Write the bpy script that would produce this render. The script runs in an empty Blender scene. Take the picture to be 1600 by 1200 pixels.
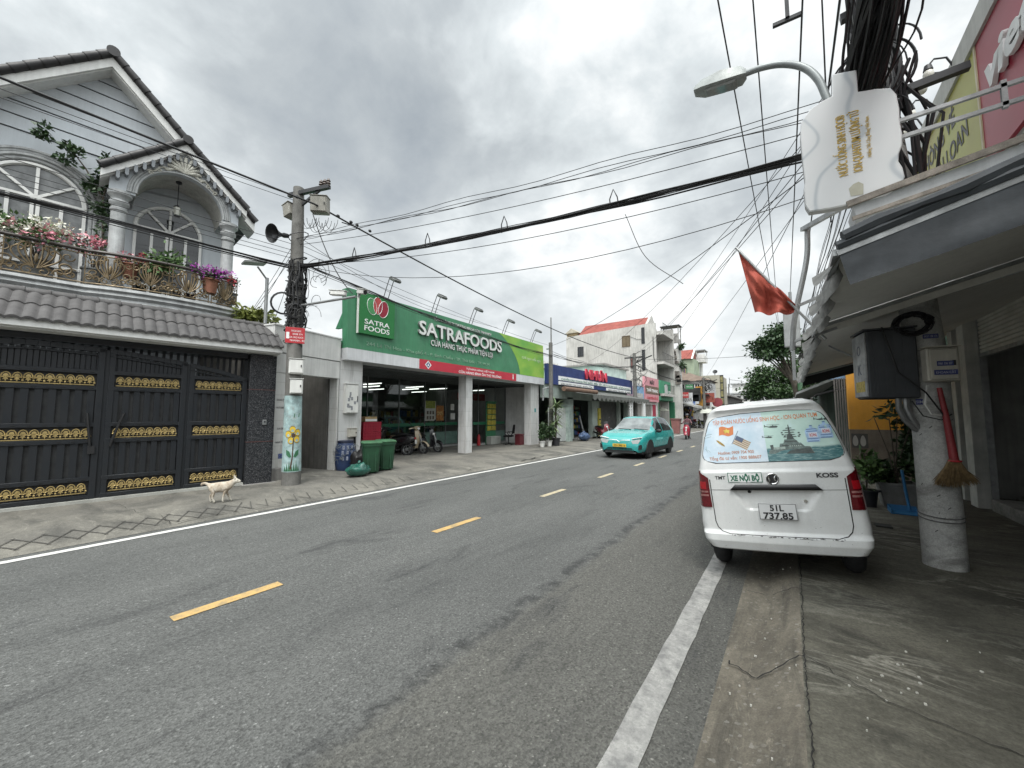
import bpy, bmesh, math, random
from mathutils import Vector, Matrix, noise as mnoise
R = math.radians; PI = math.pi
random.seed(7)
sc = bpy.context.scene
col = sc.collection

# ------------------------------------------------------------------ helpers
def smooth(pts, n=6):
    """Catmull-Rom curve through points"""
    P = [Vector(p) for p in pts]; P = [P[0] * 2 - P[1]] + P + [P[-1] * 2 - P[-2]]; out = []
    for i in range(1, len(P) - 2):
        a, b, c, d = P[i - 1:i + 3]
        for k in range(n):
            t = k / n; out.append(.5 * ((2 * b) + (c - a) * t + (2 * a - 5 * b + 4 * c - d) * t * t + (3 * b - a - 3 * c + d) * t ** 3))
    return out + [P[-2]]
class MB:
    """collects shapes and links them as ONE mesh object"""
    def __init__(s): s.v = []; s.f = []; s.mi = []; s.m = 0; s.M = Matrix(); s.sm = []
    def add(s, vs, fs, smooth=False):
        b = len(s.v)
        s.v += [tuple(s.M @ Vector(p)) for p in vs]
        for f in fs:
            s.f.append(tuple(b + i for i in f)); s.mi.append(s.m); s.sm.append(smooth)
        return s
    def box(s, x0, x1, y0, y1, z0, z1):
        v = [(x, y, z) for z in (z0, z1) for y in (y0, y1) for x in (x0, x1)]
        return s.add(v, [(0, 2, 3, 1), (4, 5, 7, 6), (0, 1, 5, 4), (2, 6, 7, 3), (0, 4, 6, 2), (1, 3, 7, 5)])
    def cbox(s, x0, x1, y0, y1, z0, z1, c=.01):
        """box with chamfered vertical and horizontal edges"""
        pts = []
        for (z, k) in ((z0, c), (z0 + c, 0), (z1 - c, 0), (z1, c)):
            a, b, d, e = x0 + k, x1 - k, y0 + k, y1 - k
            q = c
            pts.append([(a + q, d, z), (b - q, d, z), (b, d + q, z), (b, e - q, z), (b - q, e, z), (a + q, e, z), (a, e - q, z), (a, d + q, z)])
        return s.loft(pts, True, True)
    def loft(s, rings, closed=True, cap=False, smooth=False):
        n = len(rings[0]); v = [p for r in rings for p in r]; f = []
        for i in range(len(rings) - 1):
            for j in range(n if closed else n - 1):
                k = (j + 1) % n
                f.append((i * n + j, i * n + k, (i + 1) * n + k, (i + 1) * n + j))
        if cap:
            f.append(tuple(range(n - 1, -1, -1))); f.append(tuple((len(rings) - 1) * n + j for j in range(n)))
        return s.add(v, f, smooth)
    def bar(s, p, q, w, h=None, up=(0, 0, 1)):
        h = h or w; p = Vector(p); q = Vector(q); d = (q - p).normalized(); u = Vector(up)
        if abs(d.dot(u)) > .98: u = Vector((1, 0, 0))
        a = d.cross(u).normalized() * w / 2; b = a.cross(d).normalized() * h / 2
        return s.loft([[o - a - b, o + a - b, o + a + b, o - a + b] for o in (p, q)], True, True)
    def tube(s, pts, r, n=8, cap=True, closed=False):
        pts = [Vector(p) for p in pts]; m = len(pts); rs = r if isinstance(r, (list, tuple)) else [r] * m
        rings = []; last = None
        for i, p in enumerate(pts):
            if closed: d = pts[(i + 1) % m] - pts[i - 1]
            else: d = pts[min(i + 1, m - 1)] - pts[max(i - 1, 0)]
            if d.length < 1e-9: d = Vector((0, 0, 1))
            d.normalize()
            if last is None:
                u = Vector((0, 0, 1)) if abs(d.z) < .9 else Vector((1, 0, 0))
                a = d.cross(u).normalized()
            else:
                a = (last - d * last.dot(d))
                a = a.normalized() if a.length > 1e-6 else d.orthogonal().normalized()
            last = a; b = d.cross(a)
            rings.append([p + (a * math.cos(t) + b * math.sin(t)) * rs[i] for t in [2 * PI * k / n for k in range(n)]])
        if closed: rings.append(rings[0])
        return s.loft(rings, True, cap and not closed, True)
    def cyl(s, p, q, r0, r1=None, n=12): return s.tube([p, q], [r0, r0 if r1 is None else r1], n)
    def lathe(s, prof, n=16, o=(0, 0, 0), a0=0, a1=2 * PI):
        full = abs(a1 - a0 - 2 * PI) < 1e-6; k = n if full else n + 1
        rings = [[(o[0] + r * math.cos(a0 + (a1 - a0) * j / n), o[1] + r * math.sin(a0 + (a1 - a0) * j / n), o[2] + z) for j in range(k)] for r, z in prof]
        return s.loft(rings, full, False, True)
    def prism(s, poly, fn, d0, d1):
        """polygon (u,v) pushed from depth d0 to d1; fn(u,v,d) -> xyz"""
        n = len(poly)
        a = [fn(u, v, d0) for u, v in poly]; b = [fn(u, v, d1) for u, v in poly]
        f = [tuple(range(n)), tuple(range(2 * n - 1, n - 1, -1))] + [(i, n + i, n + (i + 1) % n, (i + 1) % n) for i in range(n)]
        return s.add(a + b, f)
    def grid(s, fn, nu, nv, smooth=True):
        v = [fn(i / nu, j / nv) for i in range(nu + 1) for j in range(nv + 1)]; w = nv + 1
        return s.add(v, [(i * w + j, (i + 1) * w + j, (i + 1) * w + j + 1, i * w + j + 1) for i in range(nu) for j in range(nv)], smooth)
    def ball(s, c, r, nu=10, nv=7):
        r = r if isinstance(r, (tuple, list)) else (r, r, r)
        rings = []
        for i in range(nv + 1):
            t = PI * min(max(i / nv, .02), .98)
            rings.append([(c[0] + r[0] * math.sin(t) * math.cos(2 * PI * j / nu), c[1] + r[1] * math.sin(t) * math.sin(2 * PI * j / nu), c[2] - r[2] * math.cos(t)) for j in range(nu)])
        return s.loft(rings, True, True, True)
    def build(s, name, mats, parent=None, bevel=0, seg=2, recalc=True, sub=0):
        me = bpy.data.meshes.new(name); me.from_pydata(s.v, [], s.f)
        mats = mats if isinstance(mats, (list, tuple)) else [mats]
        for m in mats: me.materials.append(m)
        me.polygons.foreach_set('material_index', s.mi)
        me.polygons.foreach_set('use_smooth', s.sm)
        if recalc:
            bm = bmesh.new(); bm.from_mesh(me); bmesh.ops.recalc_face_normals(bm, faces=bm.faces); bm.to_mesh(me); bm.free()
        me.set_sharp_from_angle(angle=R(42)); me.update()
        o = bpy.data.objects.new(name, me); col.objects.link(o)
        if parent: o.parent = parent
        if bevel:
            b = o.modifiers.new('bevel', 'BEVEL'); b.width = bevel; b.segments = seg; b.limit_method = 'ANGLE'; b.angle_limit = R(40)
        if sub:
            b = o.modifiers.new('sub', 'SUBSURF'); b.levels = sub; b.render_levels = sub
        return o

def thing(name, label, cat, loc=(0, 0, 0), rot=0, group=None, lean=0):
    o = bpy.data.objects.new(name, None); col.objects.link(o); o.empty_display_size = .2
    o.location = loc; o.rotation_euler = (0, lean, rot)
    return tag(o, label, cat, group)
def tag(o, label, cat, group=None):
    o['label'] = label; o['category'] = cat
    if group: o['group'] = group
    return o
def struct(o): o['kind'] = 'structure'; return o
def lab(o, label): o['label'] = label; return o
def copy_tree(o, parent=None):
    c = o.copy(); col.objects.link(c)
    if parent: c.parent = parent
    for ch in [q for q in bpy.data.objects if q.parent == o]: copy_tree(ch, c)
    return c

def lettering(name, s, w, h, loc, right, up, mat, parent=None, ext=.004, bold=0., track=1.0, side=None):
    """writing as a mesh: box of width w and cap height h centred at loc"""
    c = bpy.data.curves.new(name, 'FONT'); c.body = s; c.extrude = ext; c.offset = bold; c.resolution_u = 3
    c.space_character = track; c.align_x = 'CENTER'
    t = bpy.data.objects.new(name, c); me = bpy.data.meshes.new_from_object(t); bpy.data.objects.remove(t)
    xs = [v.co.x for v in me.vertices]; x0, x1 = min(xs), max(xs); capz = .73
    sx = w / (x1 - x0) if w else h / capz; sy = h / capz
    r = Vector(right).normalized(); u = Vector(up).normalized(); n = r.cross(u); L = Vector(loc)
    for v in me.vertices:
        x, y, z = v.co; v.co = L + r * ((x - (x0 + x1) / 2) * sx) + u * ((y - capz / 2) * sy) + n * (z)
    me.materials.append(mat); me.name = name
    if side:
        me.materials.append(side)
        for p in me.polygons: p.material_index = 1 if abs(p.normal.dot(n)) < .6 else 0
    o = bpy.data.objects.new(name, me); col.objects.link(o)
    if parent: o.parent = parent
    return o

# ------------------------------------------------------------------ materials
MATS = {}
def N(nt, t, **kw):
    n = nt.nodes.new(t)
    for k, v in kw.items():
        if k in n.inputs.keys() if isinstance(k, str) else False: n.inputs[k].default_value = v
        else: setattr(n, k, v)
    return n
def ramp(nt, fac, stops):
    r = nt.nodes.new('ShaderNodeValToRGB'); e = r.color_ramp.elements
    while len(e) < len(stops): e.new(.5)
    for k, (p, c) in zip(e, stops):
        k.position = p; k.color = (c, c, c, 1) if not isinstance(c, tuple) else (*c, 1)
    nt.links.new(fac, r.inputs[0]); return r.outputs[0]
def mixc(nt, f, a, b, mode='MIX'):
    m = nt.nodes.new('ShaderNodeMix'); m.data_type = 'RGBA'; m.blend_type = mode
    for sock, val in ((m.inputs[0], f), (m.inputs[6], a), (m.inputs[7], b)):
        if hasattr(val, 'is_output'): nt.links.new(val, sock)
        else: sock.default_value = val if isinstance(val, (int, float)) else (*val[:3], 1)
    return m.outputs[2]
def noise_(nt, vec, scale, detail=4, rough=.55, dist=0):
    n = nt.nodes.new('ShaderNodeTexNoise'); n.inputs['Scale'].default_value = scale; n.inputs['Detail'].default_value = detail
    n.inputs['Roughness'].default_value = rough; n.inputs['Distortion'].default_value = dist
    nt.links.new(vec, n.inputs['Vector']); return n.outputs['Fac']
def mapped(nt, vec, scale=(1, 1, 1), loc=(0, 0, 0), rot=(0, 0, 0)):
    m = nt.nodes.new('ShaderNodeMapping'); m.inputs['Scale'].default_value = scale; m.inputs['Location'].default_value = loc
    m.inputs['Rotation'].default_value = rot; nt.links.new(vec, m.inputs['Vector']); return m.outputs[0]
def newmat(name):
    m = bpy.data.materials.new(name); m.use_nodes = True; nt = m.node_tree
    b = nt.nodes['Principled BSDF']; tc = nt.nodes.new('ShaderNodeTexCoord')
    return m, nt, b, tc.outputs['Object']
def mat(name, c, rough=.6, metal=0., var=.25, sc_=3., grain=0., bump=.0, bsc=30., streak=0., dirt=None, dirtf=0., coat=0., spec=.5, emit=0.):
    """paint/plaster/metal: broad tone variation, fine grain, rain streaks and dirt blotches"""
    if name in MATS: return MATS[name]
    m, nt, b, oc = newmat(name)
    cc = (*c, 1)
    f = noise_(nt, oc, sc_, 6, .6)
    k = ramp(nt, f, [(.3, 1 - var), (.7, 1 + var * .35)])
    colr = mixc(nt, 1., cc, k, 'MULTIPLY')
    if grain:
        g = ramp(nt, noise_(nt, oc, bsc * 4, 2), [(.3, 1 - grain), (.7, 1 + grain)])
        colr = mixc(nt, 1., colr, g, 'MULTIPLY')
    if streak:
        f2 = noise_(nt, mapped(nt, oc, (9, 9, .55)), 1.4, 5, .65)
        k2 = ramp(nt, f2, [(.42, 0.), (.72, 1.)])
        colr = mixc(nt, mixv(nt, k2, streak), colr, tuple(x * .35 + .012 for x in c))
    if dirt:
        f3 = noise_(nt, oc, sc_ * 1.7, 8, .7, .4)
        k3 = ramp(nt, f3, [(.5, 0.), (.72, 1.)])
        colr = mixc(nt, mixv(nt, k3, dirtf or .5), colr, dirt)
    nt.links.new(colr, b.inputs['Base Color'])
    b.inputs['Roughness'].default_value = rough; b.inputs['Metallic'].default_value = metal
    b.inputs['Specular IOR Level'].default_value = spec
    if coat: b.inputs['Coat Weight'].default_value = coat; b.inputs['Coat Roughness'].default_value = .08
    if emit: b.inputs['Emission Color'].default_value = cc; b.inputs['Emission Strength'].default_value = emit
    if var and rough > .15:
        rr = ramp(nt, f, [(.3, min(1, rough + .1)), (.7, max(.02, rough - .08))]); nt.links.new(rr, b.inputs['Roughness'])
    if bump:
        bp = nt.nodes.new('ShaderNodeBump'); bp.inputs['Strength'].default_value = bump; bp.inputs['Distance'].default_value = .02
        nt.links.new(noise_(nt, oc, bsc, 5, .6), bp.inputs['Height']); nt.links.new(bp.outputs[0], b.inputs['Normal'])
    MATS[name] = m; return m
def mixv(nt, a, k):
    m = nt.nodes.new('ShaderNodeMath'); m.operation = 'MULTIPLY'; nt.links.new(a, m.inputs[0]); m.inputs[1].default_value = k; return m.outputs[0]
def glass(name, tint=(.7, .8, .78), refl=.25):
    m, nt, b, oc = newmat(name); nt.nodes.remove(b)
    out = nt.nodes['Material Output']; t = nt.nodes.new('ShaderNodeBsdfTransparent'); g = nt.nodes.new('ShaderNodeBsdfGlossy')
    g.inputs['Roughness'].default_value = .03; t.inputs[0].default_value = (*tint, 1); g.inputs[0].default_value = (.9, .95, .95, 1)
    lw = nt.nodes.new('ShaderNodeLayerWeight'); lw.inputs[0].default_value = refl
    mx = nt.nodes.new('ShaderNodeMixShader'); nt.links.new(lw.outputs['Fresnel'], mx.inputs[0]); nt.links.new(t.outputs[0], mx.inputs[1]); nt.links.new(g.outputs[0], mx.inputs[2])
    nt.links.new(mx.outputs[0], out.inputs[0]); return m
def leafmat(name, a, b_, rough=.5):
    m, nt, b, oc = newmat(name)
    f = noise_(nt, oc, 5., 3); g = noise_(nt, oc, 60., 1)
    cA = mixc(nt, ramp(nt, f, [(.35, 0.), (.65, 1.)]), a, b_)
    cB = mixc(nt, 1., cA, ramp(nt, g, [(.3, .55), (.7, 1.35)]), 'MULTIPLY')
    nt.links.new(cB, b.inputs['Base Color']); b.inputs['Roughness'].default_value = rough
    b.inputs['Subsurface Weight'].default_value = 0
    return m

# --- asphalt
def asphalt():
    m, nt, b, oc = newmat('asphalt')
    big = noise_(nt, mapped(nt, oc, (1, .25, 1)), .9, 5, .6)
    c = mixc(nt, ramp(nt, big, [(.3, 0.), (.7, 1.)]), (.076, .078, .075), (.108, .110, .105))
    # wear along the wheel tracks and the dark joint left of the lane's right edge
    sx = nt.nodes.new('ShaderNodeSeparateXYZ'); nt.links.new(oc, sx.inputs[0])
    wob = noise_(nt, mapped(nt, oc, (.0, .8, 0)), 1., 4); wob2 = noise_(nt, oc, 14., 3)
    a = nt.nodes.new('ShaderNodeMath'); a.operation = 'MULTIPLY_ADD'; nt.links.new(wob, a.inputs[0]); a.inputs[1].default_value = .28; nt.links.new(sx.outputs[0], a.inputs[2])
    a1 = nt.nodes.new('ShaderNodeMath'); a1.operation = 'MULTIPLY_ADD'; nt.links.new(wob2, a1.inputs[0]); a1.inputs[1].default_value = .12; nt.links.new(a.outputs[0], a1.inputs[2])
    a2 = nt.nodes.new('ShaderNodeMath'); a2.operation = 'ADD'; nt.links.new(a1.outputs[0], a2.inputs[0]); a2.inputs[1].default_value = 2.02 - .2
    ab = nt.nodes.new('ShaderNodeMath'); ab.operation = 'ABSOLUTE'; nt.links.new(a2.outputs[0], ab.inputs[0])
    line = ramp(nt, ab.outputs[0], [(.0, .75), (.05, .6), (.10, 0.)])
    brk = ramp(nt, noise_(nt, oc, 5., 4), [(.42, .0), (.56, 1.)])
    lm = nt.nodes.new('ShaderNodeMath'); lm.operation = 'MULTIPLY'; nt.links.new(line, lm.inputs[0]); nt.links.new(brk, lm.inputs[1])
    c = mixc(nt, lm.outputs[0], c, (.030, .031, .031))
    # right of the joint the older, warmer surface
    rm = nt.nodes.new('ShaderNodeMapRange'); nt.links.new(a2.outputs[0], rm.inputs[0]); rm.inputs[1].default_value = .0; rm.inputs[2].default_value = .12
    warm = mixc(nt, 1., c, (.98, .95, .9), 'MULTIPLY'); c = mixc(nt, rm.outputs[0], c, warm)
    # oil marks, patches
    st = ramp(nt, noise_(nt, mapped(nt, oc, (1.2, .35, 1), (3, 1, 0)), 1.6, 7, .7, .5), [(.55, 0.), (.68, .75)])
    c = mixc(nt, st, c, (.042, .043, .043))
    sk = ramp(nt, noise_(nt, mapped(nt, oc, (14, .6, 1)), 1.2, 5, .6), [(.4, .95), (.65, 1.03)])
    c = mixc(nt, 1., c, sk, 'MULTIPLY')
    v = nt.nodes.new('ShaderNodeTexVoronoi'); v.inputs['Scale'].default_value = 85.; nt.links.new(oc, v.inputs['Vector'])
    g = ramp(nt, v.outputs['Color'], [(.1, .62), (.5, 1.), (.88, 1.25), (.97, 2.3)])
    g2 = ramp(nt, noise_(nt, oc, 70., 3, .7), [(.3, .70), (.7, 1.3)])
    c = mixc(nt, 1., c, g, 'MULTIPLY'); c = mixc(nt, 1., c, g2, 'MULTIPLY')
    nt.links.new(c, b.inputs['Base Color']); b.inputs['Roughness'].default_value = .82; b.inputs['Specular IOR Level'].default_value = .35
    bp = nt.nodes.new('ShaderNodeBump'); bp.inputs['Strength'].default_value = .55; bp.inputs['Distance'].default_value = .006
    nt.links.new(v.outputs['Distance'], bp.inputs['Height']); nt.links.new(bp.outputs[0], b.inputs['Normal'])
    return m
def concrete(name, a, b_, stain, scl=1., crack=0., sdir=(1, 1, 1), speck=0., stf=.75):
    m, nt, b, oc = newmat(name)
    f = noise_(nt, oc, .9 * scl, 8, .65); c = mixc(nt, ramp(nt, f, [(.32, 0.), (.68, 1.)]), a, b_)
    s1 = ramp(nt, noise_(nt, mapped(nt, oc, sdir, (5, 2, 1)), 1.1 * scl, 9, .7, .8), [(.46, 0.), (.66, 1.)])
    c = mixc(nt, mixv(nt, s1, stf), c, stain)
    s2 = ramp(nt, noise_(nt, mapped(nt, oc, sdir, (9, 7, 1)), 3.2 * scl, 7, .75, 1.4), [(.58, 0.), (.7, 1.)])
    c = mixc(nt, mixv(nt, s2, .55), c, tuple(min(.5, x * 1.75) for x in b_))
    if crack:
        v = nt.nodes.new('ShaderNodeTexVoronoi'); v.feature = 'DISTANCE_TO_EDGE'; v.inputs['Scale'].default_value = crack
        wv = nt.nodes.new('ShaderNodeVectorMath'); wv.operation = 'ADD'; nn = nt.nodes.new('ShaderNodeTexNoise'); nn.inputs['Scale'].default_value = 2.; nn.inputs['Detail'].default_value = 6
        nt.links.new(oc, nn.inputs['Vector']); sc2 = nt.nodes.new('ShaderNodeVectorMath'); sc2.operation = 'SCALE'; sc2.inputs['Scale'].default_value = .6
        nt.links.new(nn.outputs['Color'], sc2.inputs[0]); nt.links.new(oc, wv.inputs[0]); nt.links.new(sc2.outputs[0], wv.inputs[1]); nt.links.new(wv.outputs[0], v.inputs['Vector'])
        ck = ramp(nt, v.outputs['Distance'], [(.0, .8), (.004, .5), (.008, 0.)])
        c = mixc(nt, ck, c, tuple(x * .3 for x in a))
    g = ramp(nt, noise_(nt, oc, 90., 3, .7), [(.3, .78), (.7, 1.2)]); c = mixc(nt, 1., c, g, 'MULTIPLY')
    g2 = ramp(nt, noise_(nt, oc, 26., 4, .7), [(.3, .86), (.7, 1.12)]); c = mixc(nt, 1., c, g2, 'MULTIPLY')
    if speck:
        v2 = nt.nodes.new('ShaderNodeTexVoronoi'); v2.inputs['Scale'].default_value = 55.; nt.links.new(oc, v2.inputs['Vector'])
        c = mixc(nt, ramp(nt, v2.outputs['Color'], [(.8, 0.), (.97, speck)]), c, (.4, .39, .36))
    nt.links.new(c, b.inputs['Base Color']); b.inputs['Roughness'].default_value = .85; b.inputs['Specular IOR Level'].default_value = .3
    bp = nt.nodes.new('ShaderNodeBump'); bp.inputs['Strength'].default_value = .35; bp.inputs['Distance'].default_value = .01
    nt.links.new(noise_(nt, oc, 45., 6, .65), bp.inputs['Height']); nt.links.new(bp.outputs[0], b.inputs['Normal'])
    return m
def stained_pavement():
    m, nt, b, oc = newmat('pavement_right')
    c = mixc(nt, ramp(nt, noise_(nt, oc, .7, 8, .62), [(.34, 0.), (.66, 1.)]), (.060, .057, .045), (.145, .137, .110))
    c = mixc(nt, ramp(nt, noise_(nt, mapped(nt, oc, (.8, 1.7, 1), (4, 1, 0), (0, 0, .25)), 1.5, 8, .7, .6), [(.48, 0.), (.66, .8)]), c, (.036, .035, .029))
    n = noise_(nt, mapped(nt, oc, (.55, 1.5, 1), (2, 8, 0), (0, 0, .2)), 1.3, 9, .62, 1.3)
    rd = M2n(nt, 'ABSOLUTE', M2n(nt, 'SUBTRACT', n, .5), 0); vein = ramp(nt, rd, [(.0, .75), (.012, .45), (.035, .0)])
    mk = ramp(nt, noise_(nt, oc, .8, 4), [(.42, 0.), (.6, 1.)]); c = mixc(nt, M2n(nt, 'MULTIPLY', vein, mk), c, (.27, .26, .22))
    c = mixc(nt, ramp(nt, noise_(nt, mapped(nt, oc, (.5, 2.2, 1), (7, 3, 0)), 4.2, 8, .75, .8), [(.56, 0.), (.72, .6)]), c, (.235, .225, .185))
    c = mixc(nt, 1., c, ramp(nt, noise_(nt, oc, 60., 4, .75), [(.3, .66), (.7, 1.32)]), 'MULTIPLY')
    c = mixc(nt, 1., c, ramp(nt, noise_(nt, oc, 18., 5, .7), [(.3, .80), (.7, 1.18)]), 'MULTIPLY')
    nt.links.new(c, b.inputs['Base Color']); b.inputs['Roughness'].default_value = .8; b.inputs['Specular IOR Level'].default_value = .3
    bp = nt.nodes.new('ShaderNodeBump'); bp.inputs['Strength'].default_value = .5; bp.inputs['Distance'].default_value = .012
    nt.links.new(noise_(nt, oc, 38., 7, .7), bp.inputs['Height']); nt.links.new(bp.outputs[0], b.inputs['Normal']); return m
def M2n(nt, op, a, b_):
    m = nt.nodes.new('ShaderNodeMath'); m.operation = op
    for i, q in enumerate((a, b_)):
        if isinstance(q, (int, float)): m.inputs[i].default_value = q
        else: nt.links.new(q, m.inputs[i])
    return m.outputs[0]
def roadpaint(name, c, worn, wf):
    m, nt, b, oc = newmat(name)
    f = noise_(nt, oc, 9., 8, .75); g = noise_(nt, oc, 60., 4, .7)
    k = ramp(nt, f, [(.40, 0.), (.62, 1.)]); k2 = ramp(nt, g, [(.45, 0.), (.6, 1.)])
    mm = nt.nodes.new('ShaderNodeMath'); mm.operation = 'MAXIMUM'; nt.links.new(k, mm.inputs[0]); nt.links.new(mixv(nt, k2, .6), mm.inputs[1])
    cc = mixc(nt, mixv(nt, mm.outputs[0], wf), c, worn)
    nt.links.new(cc, b.inputs['Base Color']); b.inputs['Roughness'].default_value = .75
    return m
def granite():
    m, nt, b, oc = newmat('granite')
    v = nt.nodes.new('ShaderNodeTexVoronoi'); v.inputs['Scale'].default_value = 85.; nt.links.new(oc, v.inputs['Vector'])
    c = ramp(nt, v.outputs['Color'], [(.2, (.012, .013, .015)), (.6, (.03, .032, .036)), (.95, (.12, .12, .125))])
    nt.links.new(c, b.inputs['Base Color']); b.inputs['Roughness'].default_value = .25
    return m
def walltile(name, c, grout, sz=(.3, .3), stain=(.25, .23, .2), sf=.5):
    """white tiles with grout, laid on vertical faces (object y/z)"""
    m, nt, b, oc = newmat(name)
    sx = nt.nodes.new('ShaderNodeSeparateXYZ'); nt.links.new(oc, sx.inputs[0]); cb = nt.nodes.new('ShaderNodeCombineXYZ')
    ad = nt.nodes.new('ShaderNodeMath'); nt.links.new(sx.outputs[0], ad.inputs[0]); nt.links.new(sx.outputs[1], ad.inputs[1])
    nt.links.new(ad.outputs[0], cb.inputs[0]); nt.links.new(sx.outputs[2], cb.inputs[1])
    br = nt.nodes.new('ShaderNodeTexBrick'); br.offset = 0; br.inputs['Scale'].default_value = 1.; br.inputs['Brick Width'].default_value = sz[0]; br.inputs['Row Height'].default_value = sz[1]
    br.inputs['Mortar Size'].default_value = .004; br.inputs['Color1'].default_value = (*c, 1); br.inputs['Color2'].default_value = (*[x * .93 for x in c], 1); br.inputs['Mortar'].default_value = (*grout, 1)
    nt.links.new(cb.outputs[0], br.inputs['Vector'])
    k = ramp(nt, noise_(nt, mapped(nt, oc, (3, 3, .6)), 1.6, 8, .7), [(.48, 0.), (.75, 1.)])
    cc = mixc(nt, mixv(nt, k, sf), br.outputs['Color'], stain)
    nt.links.new(cc, b.inputs['Base Color']); b.inputs['Roughness'].default_value = .4
    return m
# ------------------------------------------------------------------ camera, sky, sun
HC = 1.70
cam = bpy.data.cameras.new('camera'); co = bpy.data.objects.new('camera', cam); col.objects.link(co)
cam.sensor_width = 36; cam.lens = 610 / 1600 * 36; cam.clip_start = .05; cam.clip_end = 3000
co.location = (0, 0, HC); co.rotation_euler = (R(94.406), 0, R(35.475)); sc.camera = co
sc.view_settings.view_transform = 'Standard'; sc.view_settings.look = 'None'; sc.view_settings.exposure = 0.78; sc.view_settings.gamma = 1
SUN_EL, SUN_AZ = R(64), R(150)        # azimuth measured from +Y towards +X
W = bpy.data.worlds.new('World'); sc.world = W; W.use_nodes = True; nt = W.node_tree
for n in list(nt.nodes): nt.nodes.remove(n)
out = nt.nodes.new('ShaderNodeOutputWorld'); tc = nt.nodes.new('ShaderNodeTexCoord')
sky = nt.nodes.new('ShaderNodeTexSky'); sky.sky_type = 'NISHITA'; sky.sun_disc = False; sky.sun_elevation = SUN_EL; sky.sun_rotation = SUN_AZ
sky.air_density = 1.5; sky.dust_density = 3.
b1 = nt.nodes.new('ShaderNodeBackground'); nt.links.new(sky.outputs[0], b1.inputs[0]); b1.inputs[1].default_value = .1
g = tc.outputs['Generated']
sx = nt.nodes.new('ShaderNodeSeparateXYZ'); nt.links.new(g, sx.inputs[0])
def M2(op, a, b_=None, c=None):
    m = nt.nodes.new('ShaderNodeMath'); m.operation = op
    for i, q in enumerate((a, b_, c)):
        if q is None: continue
        if isinstance(q, (int, float)): m.inputs[i].default_value = q
        else: nt.links.new(q, m.inputs[i])
    return m.outputs[0]
zz = M2('ADD', M2('MAXIMUM', sx.outputs[2], 0.), .42)
cb = nt.nodes.new('ShaderNodeCombineXYZ'); nt.links.new(M2('DIVIDE', sx.outputs[0], zz), cb.inputs[0]); nt.links.new(M2('DIVIDE', sx.outputs[1], zz), cb.inputs[1])
n1 = noise_(nt, mapped(nt, cb.outputs[0], (1, 1, 1), (1.36, .51, 0)), 1.55, 8, .50, .25)
n2 = noise_(nt, mapped(nt, cb.outputs[0], (1, 1, 1), (7.1, 3.2, 0)), 5.2, 7, .58, .2)
nn = M2('ADD', M2('MULTIPLY', n1, .74), M2('MULTIPLY', n2, .26))
cl = ramp(nt, nn, [(.34, (.30, .325, .338)), (.44, (.41, .44, .452)), (.51, (.56, .60, .615)), (.57, (.78, .80, .80)), (.67, (1.02, 1.01, .98))])
# thin pale veil near the horizon
hz = ramp(nt, sx.outputs[2], [(.0, .9), (.12, .6), (.36, .2), (.6, .0)])
cl = mixc(nt, hz, cl, (.74, .765, .775))
# glow added round the veiled sun, above the view, to brighten the street
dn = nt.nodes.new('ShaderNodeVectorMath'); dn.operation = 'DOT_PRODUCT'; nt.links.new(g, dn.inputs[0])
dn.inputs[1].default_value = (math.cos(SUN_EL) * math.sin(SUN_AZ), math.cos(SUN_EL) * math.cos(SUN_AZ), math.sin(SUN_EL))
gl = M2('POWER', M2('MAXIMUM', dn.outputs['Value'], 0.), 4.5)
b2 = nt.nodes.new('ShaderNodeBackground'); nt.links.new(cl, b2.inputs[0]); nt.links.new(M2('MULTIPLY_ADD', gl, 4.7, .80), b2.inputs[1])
cov = ramp(nt, nn, [(.30, .80), (.5, .97)])
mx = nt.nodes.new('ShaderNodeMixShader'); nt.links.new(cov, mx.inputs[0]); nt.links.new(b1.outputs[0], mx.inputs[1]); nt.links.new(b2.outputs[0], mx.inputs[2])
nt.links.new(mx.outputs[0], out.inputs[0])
sl = bpy.data.lights.new('sun', 'SUN'); sl.energy = 1.5; sl.angle = R(18); sl.color = (1, .96, .9)
so = bpy.data.objects.new('sun', sl); col.objects.link(so)
so.rotation_euler = Vector((-math.cos(SUN_EL) * math.sin(SUN_AZ), -math.cos(SUN_EL) * math.cos(SUN_AZ), -math.sin(SUN_EL))).to_track_quat('-Z', 'Y').to_euler()

# ------------------------------------------------------------------ palette
ASPH = asphalt()
PAVL = concrete('pavement_left', (.108, .104, .094), (.195, .185, .158), (.058, .057, .052), .9, .0, (.6, 1.2, 1), .15, .85)
PAVR = stained_pavement()
GUT = concrete('gutter_concrete', (.105, .093, .074), (.185, .166, .132), (.06, .056, .047), 1.8, .0, (2.5, .6, 1), .35, .8)
GROUND = concrete('ground_soil', (.12, .115, .1), (.18, .17, .15), (.08, .08, .07), .4)
WPAINT = roadpaint('white_road_paint', (.36, .355, .335), (.14, .14, .137), .85)
WPAINT2 = roadpaint('white_road_paint_far', (.6, .59, .56), (.25, .25, .24), .4)
YPAINT = roadpaint('yellow_road_paint', (.54, .345, .12), (.26, .20, .11), .95)
YPAINT2 = roadpaint('worn_yellow_road_paint', (.50, .42, .26), (.22, .21, .18), .8)
DARK = mat('crack_dark', (.018, .017, .015), .95)
WHITEW = mat('white_plaster', (.62, .62, .60), .75, 0, .18, 1.5, .06, .1, 20, .35)
GREYW = mat('grey_plaster', (.26, .25, .235), .85, 0, .35, 1.6, .1, .2, 14, .6, (.12, .115, .1), .6)
BLUEGREY = mat('blue_grey_wall', (.455, .485, .51), .7, 0, .12, 1., .04, .05, 20, .12)
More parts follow.
